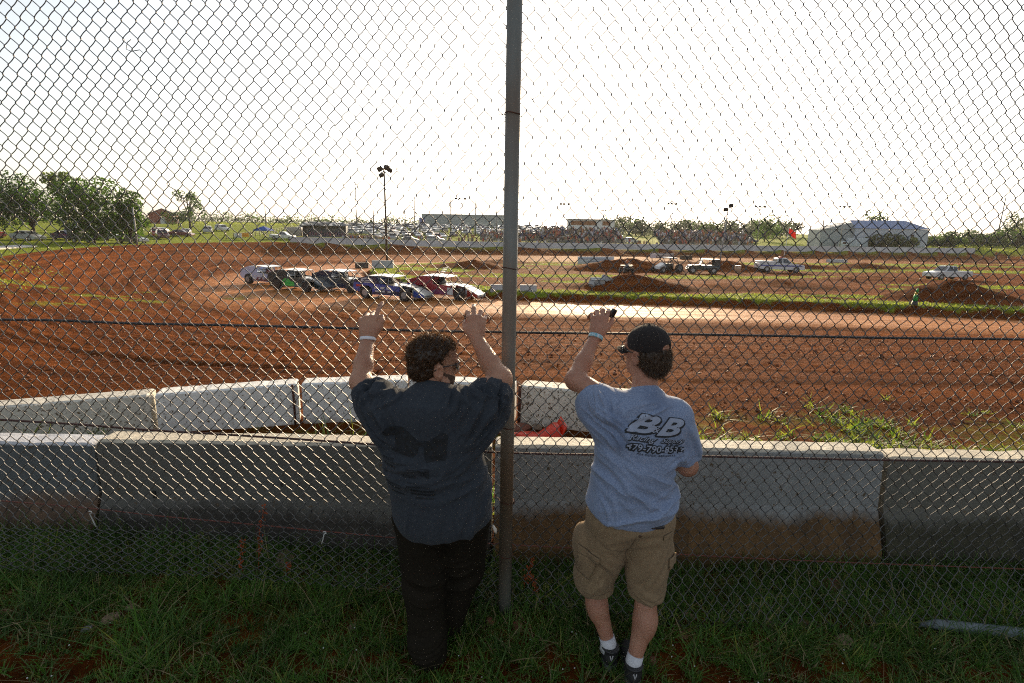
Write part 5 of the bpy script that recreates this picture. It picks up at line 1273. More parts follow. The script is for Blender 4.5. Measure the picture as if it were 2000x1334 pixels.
# ------------------------------------------------------------------ dirt modified race cars
def racecar(label, main, second, roofc, nose, accent, x, y, rz, style):
    t = empty('race_car', (x, y, gz(x, y) + .02), rz); tag(t, label, 'race car', 'dirt-track race cars running nose to tail')
    m1, m2, m3, m4, m5 = (paint(c, .35) for c in (main, second, roofc, nose, accent)); blk = paint((.015, .015, .016), .6)
    P = lambda mb, pts: mb.poly(pts)
    mb = MB()                                                           # tub: floor, firewall and rear
    mb.prism([(-2.05, .30), (-2.15, .62), (-2.05, .86), (-.6, .84), (.75, .80), (.95, .70), (.95, .28), (-.9, .22)], -.60, .60); mb.build('chassis', blk, t)
    for s in (-1, 1):                                                   # slab sides with the wheel cut-out
        pr = [(.95, .27), (1.0, .80), (-.45, .88), (-2.1, .92), (-2.2, .60), (-2.0, .42), (-1.72, .40), (-1.68, .62), (-1.45, .76), (-1.1, .76), (-.88, .60), (-.84, .27)]
        mb = MB(); mb.prism(pr, s * .84 - .012, s * .84 + .012); o = mb.build('side_panel', m1, t)
        mb = MB(); mb.prism([(.92, .30), (.95, .52), (-.30, .56), (-.80, .40), (-.80, .30)], s * .856 - .004, s * .856 + .004); mb.build('stripe', m2, o)
        mb = MB(); mb.prism([(-2.1, .92), (-2.16, 1.04), (-1.25, 1.30), (-.62, 1.30), (-.48, 1.12), (-.40, .88)], s * .80 - .01, s * .74 + .01); sp_ = mb.build('sail_panel', m2 if style in 'DC' else m1, t)
        if style == 'D':
            mb = MB(); mb.prism([(-1.22 + .42 * math.cos(a), 1.06 + .15 * math.sin(a)) for a in np.linspace(0, 2 * PI, 24, endpoint=False)], s * .83 - .006, s * .83 + .006); e_ = mb.build('oval_badge', paint((.6, .6, .62)), sp_)
            mb = MB(); mb.box((-1.22, s * .838, 1.10), (.55, .012, .05)); mb.box((-1.22, s * .838, 1.0), (.62, .012, .05)); mb.build('badge_lettering', paint((.03, .04, .12)), e_)
        if style == 'B':
            mb = MB(); mb.prism([(-.75, .34), (-.80, .60), (-.55, .80), (-.20, .78), (.0, .62), (.25, .60), (.30, .36), (-.1, .30)], s * .862 - .004, s * .862 + .004); mb.build('splash_graphic', paint((.02, .42, .08)), o)
        if style in 'AD':
            mb = MB()
            for i in range(3): mb.box((-.55 + .42 * i, s * .862, .66), (.30, .008, .12)); mb.box((-.52 + .42 * i, s * .866, .47), (.22, .008, .09))
            mb.build('sponsor_patch', paint((.55, .55, .58)), o)
        if style in 'DE':
            mb = MB(); mb.box((-1.75, s * .862, .74), (.42, .008, .12)); mb.build('number_patch', paint((.45, .03, .04)), o)
    mb = MB(); mb.prism([(-2.12, .90), (-2.16, .95), (-.5, .90), (-.5, .86)], -.80, .80); mb.build('rear_deck', m1, t)
    mb = MB(); mb.prism([(-2.18, .62), (-2.14, 1.08), (-2.11, 1.08), (-2.14, .62)], -.78, .78); mb.build('spoiler', m1, t)
    mb = MB(); mb.prism([(-1.22, 1.285), (-1.18, 1.325), (-.4, 1.345), (.42, 1.30), (.46, 1.27), (-.4, 1.31)], -.68, .68); mb.build('roof', m3, t)
    mb = MB()                                                           # roll cage
    for s in (-1, 1):
        mb.tube([(.95, s * .58, .80), (.40, s * .60, 1.28)], .022, 6); mb.tube([(-.45, s * .60, .85), (-.45, s * .60, 1.30)], .024, 6); mb.tube([(.95, s * .6, .62), (-.45, s * .62, .70)], .02, 6); mb.tube([(-.45, s * .58, 1.28), (-1.9, s * .5, .88)], .02, 6); mb.tube([(.1, s * .60, .84), (.1, s * .60, 1.28)], .018, 6)
    mb.tube([(-.45, -.6, 1.05), (-.45, .6, 1.05)], .022, 6); mb.tube([(.95, -.58, .80), (.95, .58, .80)], .022, 6); mb.tube([(-.45, -.6, .85), (-.45, .6, 1.28)], .02, 6); mb.build('roll_cage', mat('cage_white', (.45, .45, .45), .4) if style != 'E' else blk, t)
    mb = MB(); mb.box((-.35, .22, .78), (.42, .42, .5), bev=.05); mb.box((-.42, .22, 1.05), (.16, .34, .22), bev=.04); mb.build('seat', paint((.25, .03, .03), .6) if style == 'A' else blk, t)
    mb = MB(); mb.ell((-.30, .22, 1.12), (.14, .13, .14), 12); mb.tube([(-.32, .22, .62), (-.30, .22, .98)], [.2, .14], 10); dr_ = mb.build('person', blk, None); dr_.location = t.location; dr_.rotation_euler = t.rotation_euler; dr_.scale = (1.07,) * 3; tag(dr_, 'helmeted driver at the wheel of the ' + label.split(',')[0].split(' with')[0].split(' squeezed')[0].split(' leading')[0], 'driver', 'race drivers')
    mb = MB(); mb.prism([(.92, .80), (1.0, .84), (1.62, .74), (1.66, .64), (.92, .62)], -.46, .46); mb.build('hood', m5, t)
    mb = MB()                                                           # sloping nose wedge
    a = [(1.55, -.42, .74), (1.55, .42, .74), (2.42, .52, .34), (2.42, -.52, .34)]; b = [(p[0], p[1] * 1.02, .20) for p in a]
    mb.poly(a[::-1]); mb.poly([b[0], b[1], b[2], b[3]]); mb.poly([a[2], a[3], b[3], b[2]][::-1]); mb.poly([a[1], a[2], b[2], b[1]]); mb.poly([a[3], a[0], b[0], b[3]]); bmesh.ops.recalc_face_normals(mb.bm, faces=mb.bm.faces); n_ = mb.build('nose', m4, t)
    mb = MB(); mb.prism([(1.7, .22), (1.72, .60), (2.35, .36), (2.40, .20)], -.56, -.535); mb.prism([(1.7, .22), (1.72, .60), (2.35, .36), (2.40, .20)], .535, .56); mb.build('nose_side', m1 if style != 'E' else paint((.30, .03, .02)), t)
    mb = MB(); mb.tube([(1.0, -.5, .34), (2.46, -.44, .28), (2.50, 0, .28), (2.46, .44, .28), (1.0, .5, .34)], .025, 6); mb.tube([(1.38, -.78, .34), (1.38, .78, .34)], .03, 6); mb.tube([(1.05, -.5, .62), (1.5, -.44, .72)], .02, 6); mb.tube([(1.05, .5, .62), (1.5, .44, .72)], .02, 6); mb.tube([(-2.2, -.5, .45), (-2.32, -.4, .45), (-2.32, .4, .45), (-2.2, .5, .45)], .025, 6); mb.build('bumper', blk, t)
    for sx, r0, w_ in ((1.38, .345, .25), (-1.30, .36, .30)):
        for s in (-1, 1): wheel(t, sx, s * (.90 if sx > 0 else .80), r0, w_, 20, blk if style in 'BCE' else HUB)
    t.scale = (1.07, 1.07, 1.07)
    if style == 'E':
        mb = MB(); mb.tube([(-.2, -.5, 1.32), (.18, -.5, 1.85)], .02, 6); mb.tube([(-.2, .1, 1.32), (.18, .1, 1.85)], .02, 6)
        for k in range(4): mb.box((-.12 + .08 * k, -.2, 1.44 + .112 * k), (.06, .62, .02))
        mb.build('raised_vent', paint((.45, .50, .45)), t)
        mb = MB(); mb.prism([(.58, .30), (.58, .72), (.95, .70), (.95, .28)], -.872, -.864); mb.build('number_square', paint((.6, .6, .6)), t)
    return t
racecar('white, blue and red race car, last of the pack', (.42, .45, .60), (.12, .03, .05), (.6, .6, .6), (.5, .5, .5), (.10, .12, .3), -19.0, 41.2, math.atan2(-.45, .9), 'A')
racecar('black race car with bright green splash on its side', (.012, .03, .035), (.02, .10, .11), (.45, .45, .42), (.16, .17, .17), (.20, .19, .16), -15.0, 37.2, math.atan2(-.42, .9), 'B')
racecar('black and grey race car squeezed behind the blue one', (.03, .035, .045), (.015, .018, .05), (.6, .6, .6), (.4, .4, .4), (.1, .1, .1), -11.9, 37.2, math.atan2(-.45, .9), 'C')
racecar('blue race car with a white oval badge on its rear quarter', (.03, .07, .33), (.012, .02, .06), (.5, .47, .4), (.42, .44, .40), (.03, .03, .03), -7.5, 32.8, math.atan2(-.36, .93), 'D')
racecar('red and black race car leading with a white nose', (.30, .02, .03), (.22, .05, .12), (.6, .6, .58), (.62, .62, .62), (.05, .012, .012), -4.35, 33.8, math.atan2(-.36, .93), 'E')
# ------------------------------------------------------------------ trackside
WHITEW = mat('wall_white', (.50, .51, .52), .8, noise=.25, nscale=.5, bump=.2, bscale=6)
def track_wall():
    pts = RD[(np.abs(np.arange(len(RD)) / 8.0 - 15.8) <= 5.2)]
    zs = RZ[(np.abs(np.arange(len(RD)) / 8.0 - 15.8) <= 5.2)]
    pts = np.array(pts); keep = (pts[:, 0] < 128) & (pts[:, 0] > -47); pts = pts[keep]; zs = zs[keep]; mb = MB(); n = len(pts)
    ring = []
    for i in range(n):
        d = pts[min(i + 1, n - 1)] - pts[max(i - 1, 0)]; d /= np.linalg.norm(d); nn = np.array([-d[1], d[0]]); q = pts[i] + nn * .4 * (1 if nn[1] > 0 else -1)
        z = zs[i] - .05; hh = 1.12
        ring.append([mb.bm.verts.new((q[0] + nn[0] * o, q[1] + nn[1] * o, z + h)) for o, h in ((-.22, -.3), (-.13, hh), (.13, hh), (.22, -.3))])
    for a, b in zip(ring, ring[1:]):
        for j in range(4): mb.bm.faces.new((a[j], b[j], b[(j + 1) % 4], a[(j + 1) % 4]))
    mb.bm.faces.new(ring[0]); mb.bm.faces.new(ring[-1][::-1]); bmesh.ops.recalc_face_normals(mb.bm, faces=mb.bm.faces)
    tag(mb.build('track_wall', WHITEW), 'long low white concrete wall round the far side of the track', 'wall')
track_wall()
STEEL = mat('pole_steel', (.22, .22, .22), .5, .5); WOOD = mat('pole_wood', (.09, .065, .045), .9, noise=.4, nscale=4); LAMPB = mat('lamp_housing', (.03, .03, .032), .5, .3); GREYM = mat('grey_metal', (.28, .29, .30), .6, .3, noise=.2, nscale=2); FRAMEW = mat('white_frame', (.6, .6, .6), .5)
def light_pole(x, y, ztop, lamps, label, r=.12, m=STEEL, lean=0.0, group=None, base=None):
    g = gz(x, y); t = empty('light_pole', (x, y, g - .2)); tag(t, label, 'light pole', group); h = ztop - g + .2
    mb = MB(); mb.tube([(0, 0, 0), (lean * .5, 0, h * .5), (lean, 0, h)], [r, r * .8, r * .6], 10); mb.build('pole', m, t)
    if lamps:
        mb = MB(); xs = [l[0] for l in lamps]; mb.tube([(lean + min(xs) - .1, 0, h - .15), (lean + max(xs) + .1, 0, h - .15)], .035, 6); mb.build('crossarm', m, t)
    for (lx, lz, s, a) in lamps:
        M = Matrix.Translation((lean + lx, -.1, h + lz)) @ Matrix.Rotation(a, 4, 'Y') @ Matrix.Rotation(.6, 4, 'X'); mb = MB(); mb.box((0, 0, 0), (s, s * .45, s * .8), bev=s * .08, M=M); mb.box((0, -s * .25, 0), (s * 1.1, s * .08, s * .9), M=M); mb.box((0, .2 * s, -.35 * s), (s * .2, s * .5, s * .2), M=M); mb.build('floodlight', LAMPB, t)
light_pole(-16.7, 70, 9.1, [(-.5, .25, .65, -.4), (.4, .4, .7, .3), (-.35, -.5, .6, -.5), (.8, .1, .6, .5)], 'tall floodlight pole standing in the infield behind the race cars', .17, WOOD)
light_pole(25.4, 65.5, 5.0, [(-.35, -.1, .5, -.2), (.25, .35, .5, -.2)], 'pale leaning pole with two floodlights beside the black jeep', .10, GREYM, .45)
for (pxx, D, ztop, w, lab) in [(.094, 141, 8.6, 1.2, 'thin floodlight pole in front of the press box'), (.292, 150, 9.6, 1.3, 'thin floodlight pole in front of the right bleachers'), (.455, 150, 9.2, 1.5, 'floodlight pole between the bleachers and the grey frame building'), (.61, 150, 9.6, 1.5, 'floodlight pole in front of the blue-roofed shed'), (-.098, 141, 9.5, 1.4, 'dark floodlight pole in front of the long grey building'), (.166, 185, 8.8, .8, 'thin lamp pole behind the press box')]:
    light_pole(pxx * D, D, ztop, [(-w, 0, .55, 0), (-.3 * w, 0, .55, 0), (w * .7, 0, .6, 0)], lab, .13, STEEL, 0, 'floodlight poles along the far wall')
for (a, D, zt, lab) in [(-.293, 190, 18, 'tall thin mast, highest on the left of the lot'), (-.262, 150, 6.5, 'short stout wooden pole by the lot'), (-.462, 200, 8.8, 'slim mast standing left of the lot'), (-.185, 185, 12, 'dark mast left of the long building'), (-.203, 200, 11, 'faint thin mast among the lot cars'), (-.118, 170, 13, 'thin mast at the left of the floodlight pole'), (-.072, 175, 11.5, 'thin mast right of the floodlight pole'), (-.033, 165, 8.8, 'thin mast near the fence post'), (-.575, 230, 8.2, 'slim mast far left on the horizon'), (.90, 190, 16, 'leaning radio mast above the right bushes'), (.575, 172, 7.5, 'wooden pole left of the grey frame building'), (-.188, 260, 16, 'hair-thin mast beyond the lot')]:
    g = gz(a * D, D); mb = MB(); ln = -.6 if a > .5 else .3; mb.tube([(0, 0, -.2), (ln * (-1 if a > .8 else 1) * .4, 0, zt - g)], [.26, .16], 6); mb.tube([(-.3, 0, (zt - g) * .8), (.3, 0, (zt - g) * .8)], .03, 4)
    tag(mb.build('mast', STEEL if 'wooden' not in lab else WOOD, loc=(a * D, D, g)), lab, 'mast', 'masts and poles on the skyline')
# utility pole and wires at the left
t = empty('utility_pole', (-55.9, 79.0, gz(-55.9, 79) - .2)); tag(t, 'grey utility pole with two wires running left through the trees', 'utility pole')
mb = MB(); mb.tube([(0, 0, 0), (.05, 0, 5.6)], [.14, .10], 8); mb.build('pole', GREYM, t)
for zz, dz in ((5.2, .6), (3.4, .2)):
    mb = MB(); mb.tube([(0, 0, zz), (-12, -1, zz - .25 + dz * .3), (-24, -2, zz - .1 + dz), (-40, -3, zz + dz * 1.6)], .022, 5); mb.build('wire', LAMPB, t)
# red barn
def gable(name, label, cat, x, y, z, rz, w, d, h, rh, mw, mr, over=.3, group=None):
    t = empty(name, (x, y, z), rz); tag(t, label, cat, group)
    mb = MB(); mb.prism([(-w / 2, -.6), (w / 2, -.6), (w / 2, h), (0, h + rh), (-w / 2, h)], -d / 2, d / 2); mb.build('wall', mw, t)
    mb = MB()
    for s in (-1, 1): mb.prism([(0, h + rh + .03), (0, h + rh + .18), (s * (w / 2 + over), h - rh * over / (w / 2) + .18), (s * (w / 2 + over), h - rh * over / (w / 2) + .03)], -d / 2 - over, d / 2 + over)
    bmesh.ops.recalc_face_normals(mb.bm, faces=mb.bm.faces); mb.build('roof', mr, t); return t
def ribbed(name, c, sc=3.0, axis='X'):
    m, nt, b = newmat(name); tc = nt.nodes.new('ShaderNodeTexCoord'); w = nt.nodes.new('ShaderNodeTexWave'); w.bands_direction = axis; w.inputs['Scale'].default_value = sc; w.inputs['Distortion'].default_value = .05; link(nt, tc.outputs['Object'], w.inputs['Vector'])
    bp = nt.nodes.new('ShaderNodeBump'); bp.inputs['Strength'].default_value = .8; bp.inputs['Distance'].default_value = .05; link(nt, w.outputs['Fac'], bp.inputs['Height']); link(nt, bp.outputs['Normal'], b.inputs['Normal'])
    n = nt.nodes.new('ShaderNodeTexNoise'); n.inputs['Scale'].default_value = .8; link(nt, tc.outputs['Object'], n.inputs['Vector']); r = nt.nodes.new('ShaderNodeValToRGB'); r.color_ramp.elements[0].color = (*[v * .8 for v in c], 1); r.color_ramp.elements[1].color = (*c, 1); link(nt, n.outputs['Fac'], r.inputs['Fac']); link(nt, r.outputs['Color'], b.inputs['Base Color']); b.inputs['Roughness'].default_value = .5; return m
REDB = ribbed('red_board', (.26, .06, .035), 2); ROOFD = ribbed('dark_roof', (.10, .11, .13), 2); BLUER = ribbed('blue_roof', (.10, .19, .40), 1.6); WHB = ribbed('white_siding', (.45, .50, .56), 1.6); GRB = ribbed('grey_siding', (.30, .34, .35), 1.2)
bt = gable('barn', 'red barn with dark roof on the left horizon', 'barn', -131.5, 202, gz(-131.5, 202) - .2, .5, 8.5, 12, 3.6, 1.9, REDB, ROOFD)
mb = MB(); mb.box((0, -6.03, 1.2), (1.6, .06, 2.4)); mb.build('door', paint((.5, .5, .48), .6), bt)
# big shed with blue roof
sh = empty('shed', (114.6, 168, gz(116.5, 168)), -.12); sh.scale = (.90, 1, 1); tag(sh, 'long white metal shed with a blue roof at the right', 'shed')
mb = MB(); mb.box((0, 0, 2.6), (23, 12, 6.2)); mb.build('wall', WHB, sh)
mb = MB(); A = [(-11.8, -6.3, 5.75), (11.8, -6.3, 5.75), (11.8, 6.3, 5.75), (-11.8, 6.3, 5.75)]; B = [(-10.5, 0, 8.3), (7.5, 0, 8.3)]
for f in ([A[0], A[1], B[1], B[0]], [A[1], A[2], B[1]], [A[2], A[3], B[0], B[1]], [A[3], A[0], B[0]], A[::-1]): mb.poly(f)
bmesh.ops.recalc_face_normals(mb.bm, faces=mb.bm.faces); mb.build('roof', BLUER, sh)
mb = MB(); mb.box((6.6, -6.03, 3.6), (1.0, .08, 1.1)); mb.build('window', GLASS, sh)
for i, (x, y, h, w) in enumerate([(110.0, 159.5, 5.2, 5.0), (114.0, 159.0, 5.6, 5.5), (118.0, 159.0, 3.6, 4.0), (106.5, 160.5, 3.2, 3.6)]):
    tree(x, y, h, w, ['dark vine-covered bush at the left of the blue-roofed shed wall', 'tallest dark bush against the middle of the blue-roofed shed wall', 'lighter bush right of the dark ones on the shed wall', 'low bush between the two sheds'][i], 300 + i, [0, 0, 2, 0][i], .45, 1500, 7, name='bush', cat='bush', crown0=.0)
fr = empty('open_shed', (100.5, 168.5, gz(100, 168)), -.08); tag(fr, 'grey open-framed building under repair left of the blue-roofed shed', 'shed')
mb = MB(); mb.prism([(-6, 0), (6, 0), (6, 5.0), (2.5, 7.4), (-6, 5.2)], -4, 4); mb.build('wall', GRB, fr)
mb = MB()
for k in range(9): mb.tube([(-6.2 + 1.5 * k, -4.2, 5.2), (-4.0 + 1.2 * k, 0, 7.8)], .07, 5)
for k in range(3): mb.tube([(-6.2 + .9 * k, -4.2 + 1.6 * k, 5.4 + .9 * k), (6.2 - .4 * k, -4.2 + 1.6 * k, 5.4 + .9 * k)], .06, 5)
mb.build('roof_frame', GREYM, fr)
vn = empty('box_trailer', (101.5, 160.5, gz(101.5, 160.5)), 0); tag(vn, 'pale blue box trailer behind the wall in front of the sheds', 'trailer')
mb = MB(); mb.box((1.4, 0, 1.75), (5.4, 2.3, 2.5), bev=.08); mb.build('body', WHB, vn); mb = MB(); mb.box((-2.6, 0, 1.2), (1.9, 2.1, 1.6), bev=.12); mb.build('cab', paint((.45, .5, .52)), vn)
mb = MB(); mb.box((-2.9, -1.06, 1.5), (1.0, .03, .6)); mb.build('window', GLASS, vn)
for sx in (-2.4, 3.0): wheel(vn, sx, -1.0, .45, .25)
# long grey building on the hill
lb = empty('warehouse', (-23.5, 252, gz(-23.5, 252) - .6)); tag(lb, 'long flat-topped grey building on the hill behind the lot', 'building')
mb = MB(); mb.box((1.5, 0, 3.1), (40, 16, 6.6)); mb.build('wall', GRB, lb); mb = MB(); mb.box((1.5, 0, 6.5), (40.6, 16.6, .35)); mb.build('roof', FRAMEW, lb)
for k in range(6):
    mb = MB(); mb.box((2.5 + 2.8 * k, -8.04, 2.6), (1.7, .08, 1.0)); mb.build('window', paint((.4, .42, .40), .4), lb)
bt2 = empty('tall_truck', (-40.5, 236, gz(-40.5, 236)), -1.3); tag(bt2, 'tall blue truck beside the left end of the long grey building', 'truck')
mb = MB(); mb.box((-.8, 0, 2.4), (4.2, 2.4, 3.6), bev=.1); mb.build('body', paint((.02, .05, .22)), bt2); mb = MB(); mb.box((2.3, 0, 1.6), (1.8, 2.3, 2.2), bev=.15); mb.build('cab', paint((.02, .05, .22)), bt2)
mb = MB(); mb.box((3.21, 0, 2.1), (.03, 1.9, .8)); mb.build('windscreen', GLASS, bt2)
for sx in (-2, 2.2):
    for s in (-1, 1): wheel(bt2, sx, s * 1.05, .5, .3)
# press box
pb = empty('press_box', (25.3, 178, -.5), .0); tag(pb, 'raised white press box with long brown shutters above the bleachers', 'press box')
mb = MB(); mb.box((0, 0, 4.3), (15.2, 4, 3.1)); mb.build('wall', FRAMEW, pb); mb = MB(); mb.box((0, -.2, 5.95), (15.8, 4.8, .22)); mb.build('roof', GREYM, pb)
for x, w in ((-2.6, 8.2), (4.9, 2.6)):
    mb = MB(); mb.box((x, -2.04, 4.75), (w, .08, 1.35)); mb.build('shutter', mat('brown_shutter', (.22, .095, .04), .7), pb)
for x in (-7.2, -2.5, 2.4, 7.2):
    mb = MB(); mb.box((x, 0, .9), (.3, .3, 3.8)); mb.build('support', STEEL, pb)
# bleachers and crowd
ALU = mat('bleacher_metal', (.20, .205, .215), .55, .3, noise=.2, nscale=1)
STANDS = [(-9.5, 8.5, 152, 6, 'left bleachers, low and brown with people, near the fence post'), (8.5, 32.5, 153.5, 9, 'middle bleachers under the press box'), (43, 72.0, 158, 9, 'right bleachers, the longest and fullest with people')]
cv = {}; CROWD = [[], [], 0]; r_ = random.Random(9); cverts = []; cq = []; cm = []
CC = [(.55, .50, .47), (.34, .06, .04), (.07, .09, .18), (.04, .035, .035), (.42, .17, .06), (.22, .10, .07), (.26, .22, .12), (.16, .12, .10), (.42, .40, .42), (.16, .10, .11)]
def person_blob(x, y, z, c, h=1.0):
    b = len(cverts); w = .25
    for (dx, dz, ww) in ((0, 0, .26), (0, .35 * h, .24), (0, .78 * h, .27), (0, .86 * h, .10)):
        for k in range(6): a = PI * k / 3; cverts.append((x + math.cos(a) * ww, y + math.sin(a) * ww * .6, z + dz))
    for j in range(3):
        for k in range(6): cq.append((b + j * 6 + k, b + j * 6 + (k + 1) % 6, b + (j + 1) * 6 + (k + 1) % 6, b + (j + 1) * 6 + k)); cm.append(c)
    b = len(cverts)
    for dz, ww in ((.84, .06), (.92, .12), (1.02, .12), (1.10, .05)):
        for k in range(6): a = PI * k / 3; cverts.append((x + math.cos(a) * ww, y + math.sin(a) * ww, z + dz * h))
    for j in range(3):
        for k in range(6): cq.append((b + j * 6 + k, b + j * 6 + (k + 1) % 6, b + (j + 1) * 6 + (k + 1) % 6, b + (j + 1) * 6 + k)); cm.append(10 if j < 2 else 11)
for (xa, xb, y0, nr, lab) in STANDS:
    g = gz((xa + xb) / 2, y0); t = empty('bleachers', ((xa + xb) / 2, y0, g)); tag(t, lab, 'bleachers', 'bleachers along the far straight'); L = xb - xa; yaw = .08
    t.rotation_euler = (0, 0, yaw)
    for k in range(nr):
        mb = MB(); mb.box((0, k * .85, .55 + .40 * k), (L, .32, .06)); mb.box((0, k * .85 - .42, .25 + .40 * k), (L, .45, .05)); mb.box((0, k * .85 + .17, .36 + .40 * k), (L, .03, .36)); mb.build('bench', ALU, t)
        for q in range(int(L / .62)):
            if r_.random() < (.62 if k > 0 else .3): person_blob((xa + xb) / 2 + (-L / 2 + .4 + q * .62) * math.cos(yaw) - k * .85 * math.sin(yaw) + r_.uniform(-.15, .15), y0 + (-L / 2 + q * .62) * math.sin(yaw) + k * .85 * math.cos(yaw), g + .58 + .40 * k, r_.randrange(10), r_.uniform(.8, 1.1))
    for s in (-1, 1):
        mb = MB(); mb.tube([(s * L / 2, -.5, 1.2), (s * L / 2, (nr - 1) * .85, .55 + .4 * nr + 1.0)], .04, 5); mb.tube([(s * L / 2, (nr - 1) * .85, 0), (s * L / 2, (nr - 1) * .85, 1.5 + .4 * nr)], .05, 5); mb.build('railing', GREYM, t)
for k in range(150):                                                    # people standing round the stands and on the left bank
    a = r_.uniform(-.20, .43); D = r_.uniform(143, 150) if k % 3 else r_.uniform(160, 168); x = a * D; person_blob(x, D, gz(x, D) + .1, r_.randrange(10), 1.05)
for k in range(60):
    x = r_.uniform(-43, -32); D = r_.uniform(134, 138); person_blob(x, D, gz(x, D) + .1, r_.randrange(10), 1.05)
cr = np_obj('crowd', cverts, [np.array(cq)], [mat('crowd_cloth', c, .8) for c in CC] + [mat('crowd_skin', (.35, .2, .14), .6), mat('crowd_hair', (.05, .035, .02), .8)], midx=cm); tag(cr, 'spectators packed on the far bleachers and along the fence', 'crowd', kind='stuff')
# hoarding, tent, roadside fence, pad
hb = empty('hoarding', (-48, 136.5, gz(-48, 136.5)), .1); tag(hb, 'dark display trailer with open front behind the far wall', 'trailer')
mb = MB(); mb.box((0, 1.2, 1.7), (10.6, .12, 2.7)); mb.box((0, 0, 3.1), (10.8, 2.6, .12)); mb.box((-5.3, 0, 1.7), (.12, 2.5, 2.7)); mb.box((5.3, 0, 1.7), (.12, 2.5, 2.7)); mb.box((0, 0, .4), (10.6, 2.5, .3)); mb.build('body', mat('trailer_dark', (.07, .08, .09), .6), hb)
mb = MB()
for k in range(14): mb.box((-4.8 + .72 * k, 1.1 - .2 * (k % 3), .95 + .1 * (k % 2)), (.34, .3, .7 + .25 * ((k * 7) % 3)), bev=.03)
mb.build('merchandise', mat('merch', (.16, .17, .24), .7, noise=.9, nscale=1.4, col2=(.30, .05, .05)), hb)
mb = MB(); mb.box((-7.6, .2, 1.5), (3.6, 2.4, 2.2), bev=.1); mb.build('annex', paint((.28, .24, .20), .6), hb)
tn = empty('canopy_tent', (-55.5, 118.8, gz(-55.5, 118.8))); tag(tn, 'blue pop-up canopy tent beside the white pickup', 'tent')
mb = MB(); q = [(-1.6, -1.6, 2.1), (1.6, -1.6, 2.1), (1.6, 1.6, 2.1), (-1.6, 1.6, 2.1)]
for i in range(4): mb.poly([q[i], q[(i + 1) % 4], (0, 0, 2.9)]); mb.poly([q[(i + 1) % 4], q[i], (q[i][0], q[i][1], 1.85), (q[(i + 1) % 4][0], q[(i + 1) % 4][1], 1.85)])
o = mb.build('canopy', mat('blue_canopy', (.02, .10, .45), .7, trans=.3), tn)
for (a, b, c) in q:
    mb = MB(); mb.tube([(a, b, -.1), (a, b, 2.1)], .03, 5); mb.build('leg', FRAMEW, tn)
ff = empty('wire_fence', (-58, 112, 0)); tag(ff, 'post-and-wire fence climbing the grass bank at the left', 'fence'); FP = [(-59.5 - .35 * k ** 1.25, 110.5 + 3.6 * k) for k in range(20)]
for (x, y) in FP:
    mb = MB(); mb.tube([(x + 58, y - 112, gz(x, y) - .1), (x + 58, y - 112, gz(x, y) + 1.3)], .07, 5); mb.build('post', WOOD, ff)
for hh in (.4, .8, 1.2):
    mb = MB(); mb.tube([(x + 58, y - 112, gz(x, y) + hh) for x, y in FP], .012, 4); mb.build('wire', GREYM, ff)
for i, (k, c, lab) in enumerate([(1.6, (.6, .6, .6), 'small white banner on the wire fence'), (2.8, (.65, .28, .02), 'small orange banner on the wire fence'), (3.6, (.55, .5, .2), 'pale yellow banner on the wire fence')]):
    x, y = -59.5 - .35 * k ** 1.25, 110.5 + 3.6 * k; mb = MB(); mb.box((0, 0, .65), (1.5, .04, .9), bev=.01); o = mb.build('banner', mat('banner', c, .7), loc=(x + .2, y - .15, gz(x, y))); o.rotation_euler = (0, 0, .3); tag(o, lab, 'banner')
pad = MB(); C_ = [(-43.5, 33), (-48.5, 41), (-53.5, 50), (-58, 59), (-61, 68)]
L_ = [(x - 3.8, y + 1.6) for x, y in C_]; Rr_ = [(x + .4, y - .4) for x, y in C_]
for i in range(len(C_) - 1):
    for (p, q) in ((0, 1),):
        A_ = [Rr_[i], Rr_[i + 1], L_[i + 1], L_[i]]; zz = [max(gz(*a) for a in A_) + .06] * 4
        pad.prism([(0, 0), (1, 0), (1, 1)], 0, 1) if False else None
        vs = [pad.bm.verts.new((a[0], a[1], -.98 + .0 * i)) for a in A_]; vb = [pad.bm.verts.new((a[0], a[1], -1.5)) for a in A_]; pad.bm.faces.new(vs); 
        for j in range(4): pad.bm.faces.new((vs[j], vb[j], vb[(j + 1) % 4], vs[(j + 1) % 4]))
bmesh.ops.recalc_face_normals(pad.bm, faces=pad.bm.faces)
tag(pad.build('path', mat('concrete_pad', (.55, .52, .47), .8, noise=.2, nscale=1)), kind='structure')
bt3 = empty('black_trailer', (-64.8, 81.0, gz(-64.8, 81)), -.15); tag(bt3, 'black open-sided trailer parked under the left trees', 'trailer')
mb = MB(); mb.box((0, 0, .75), (4.8, 2, .5), bev=.04); mb.box((0, 0, 2.15), (4.8, 2.1, .12), bev=.03); mb.box((-1.9, 0, 1.4), (1.0, 1.9, 1.4), bev=.03); mb.box((2.0, 0, 1.4), (.9, 1.9, 1.4)); mb.build('body', paint((.015, .015, .018), .5), bt3)
for sx in (-1.2, 1.2): wheel(bt3, sx, -1.0, .35, .2)
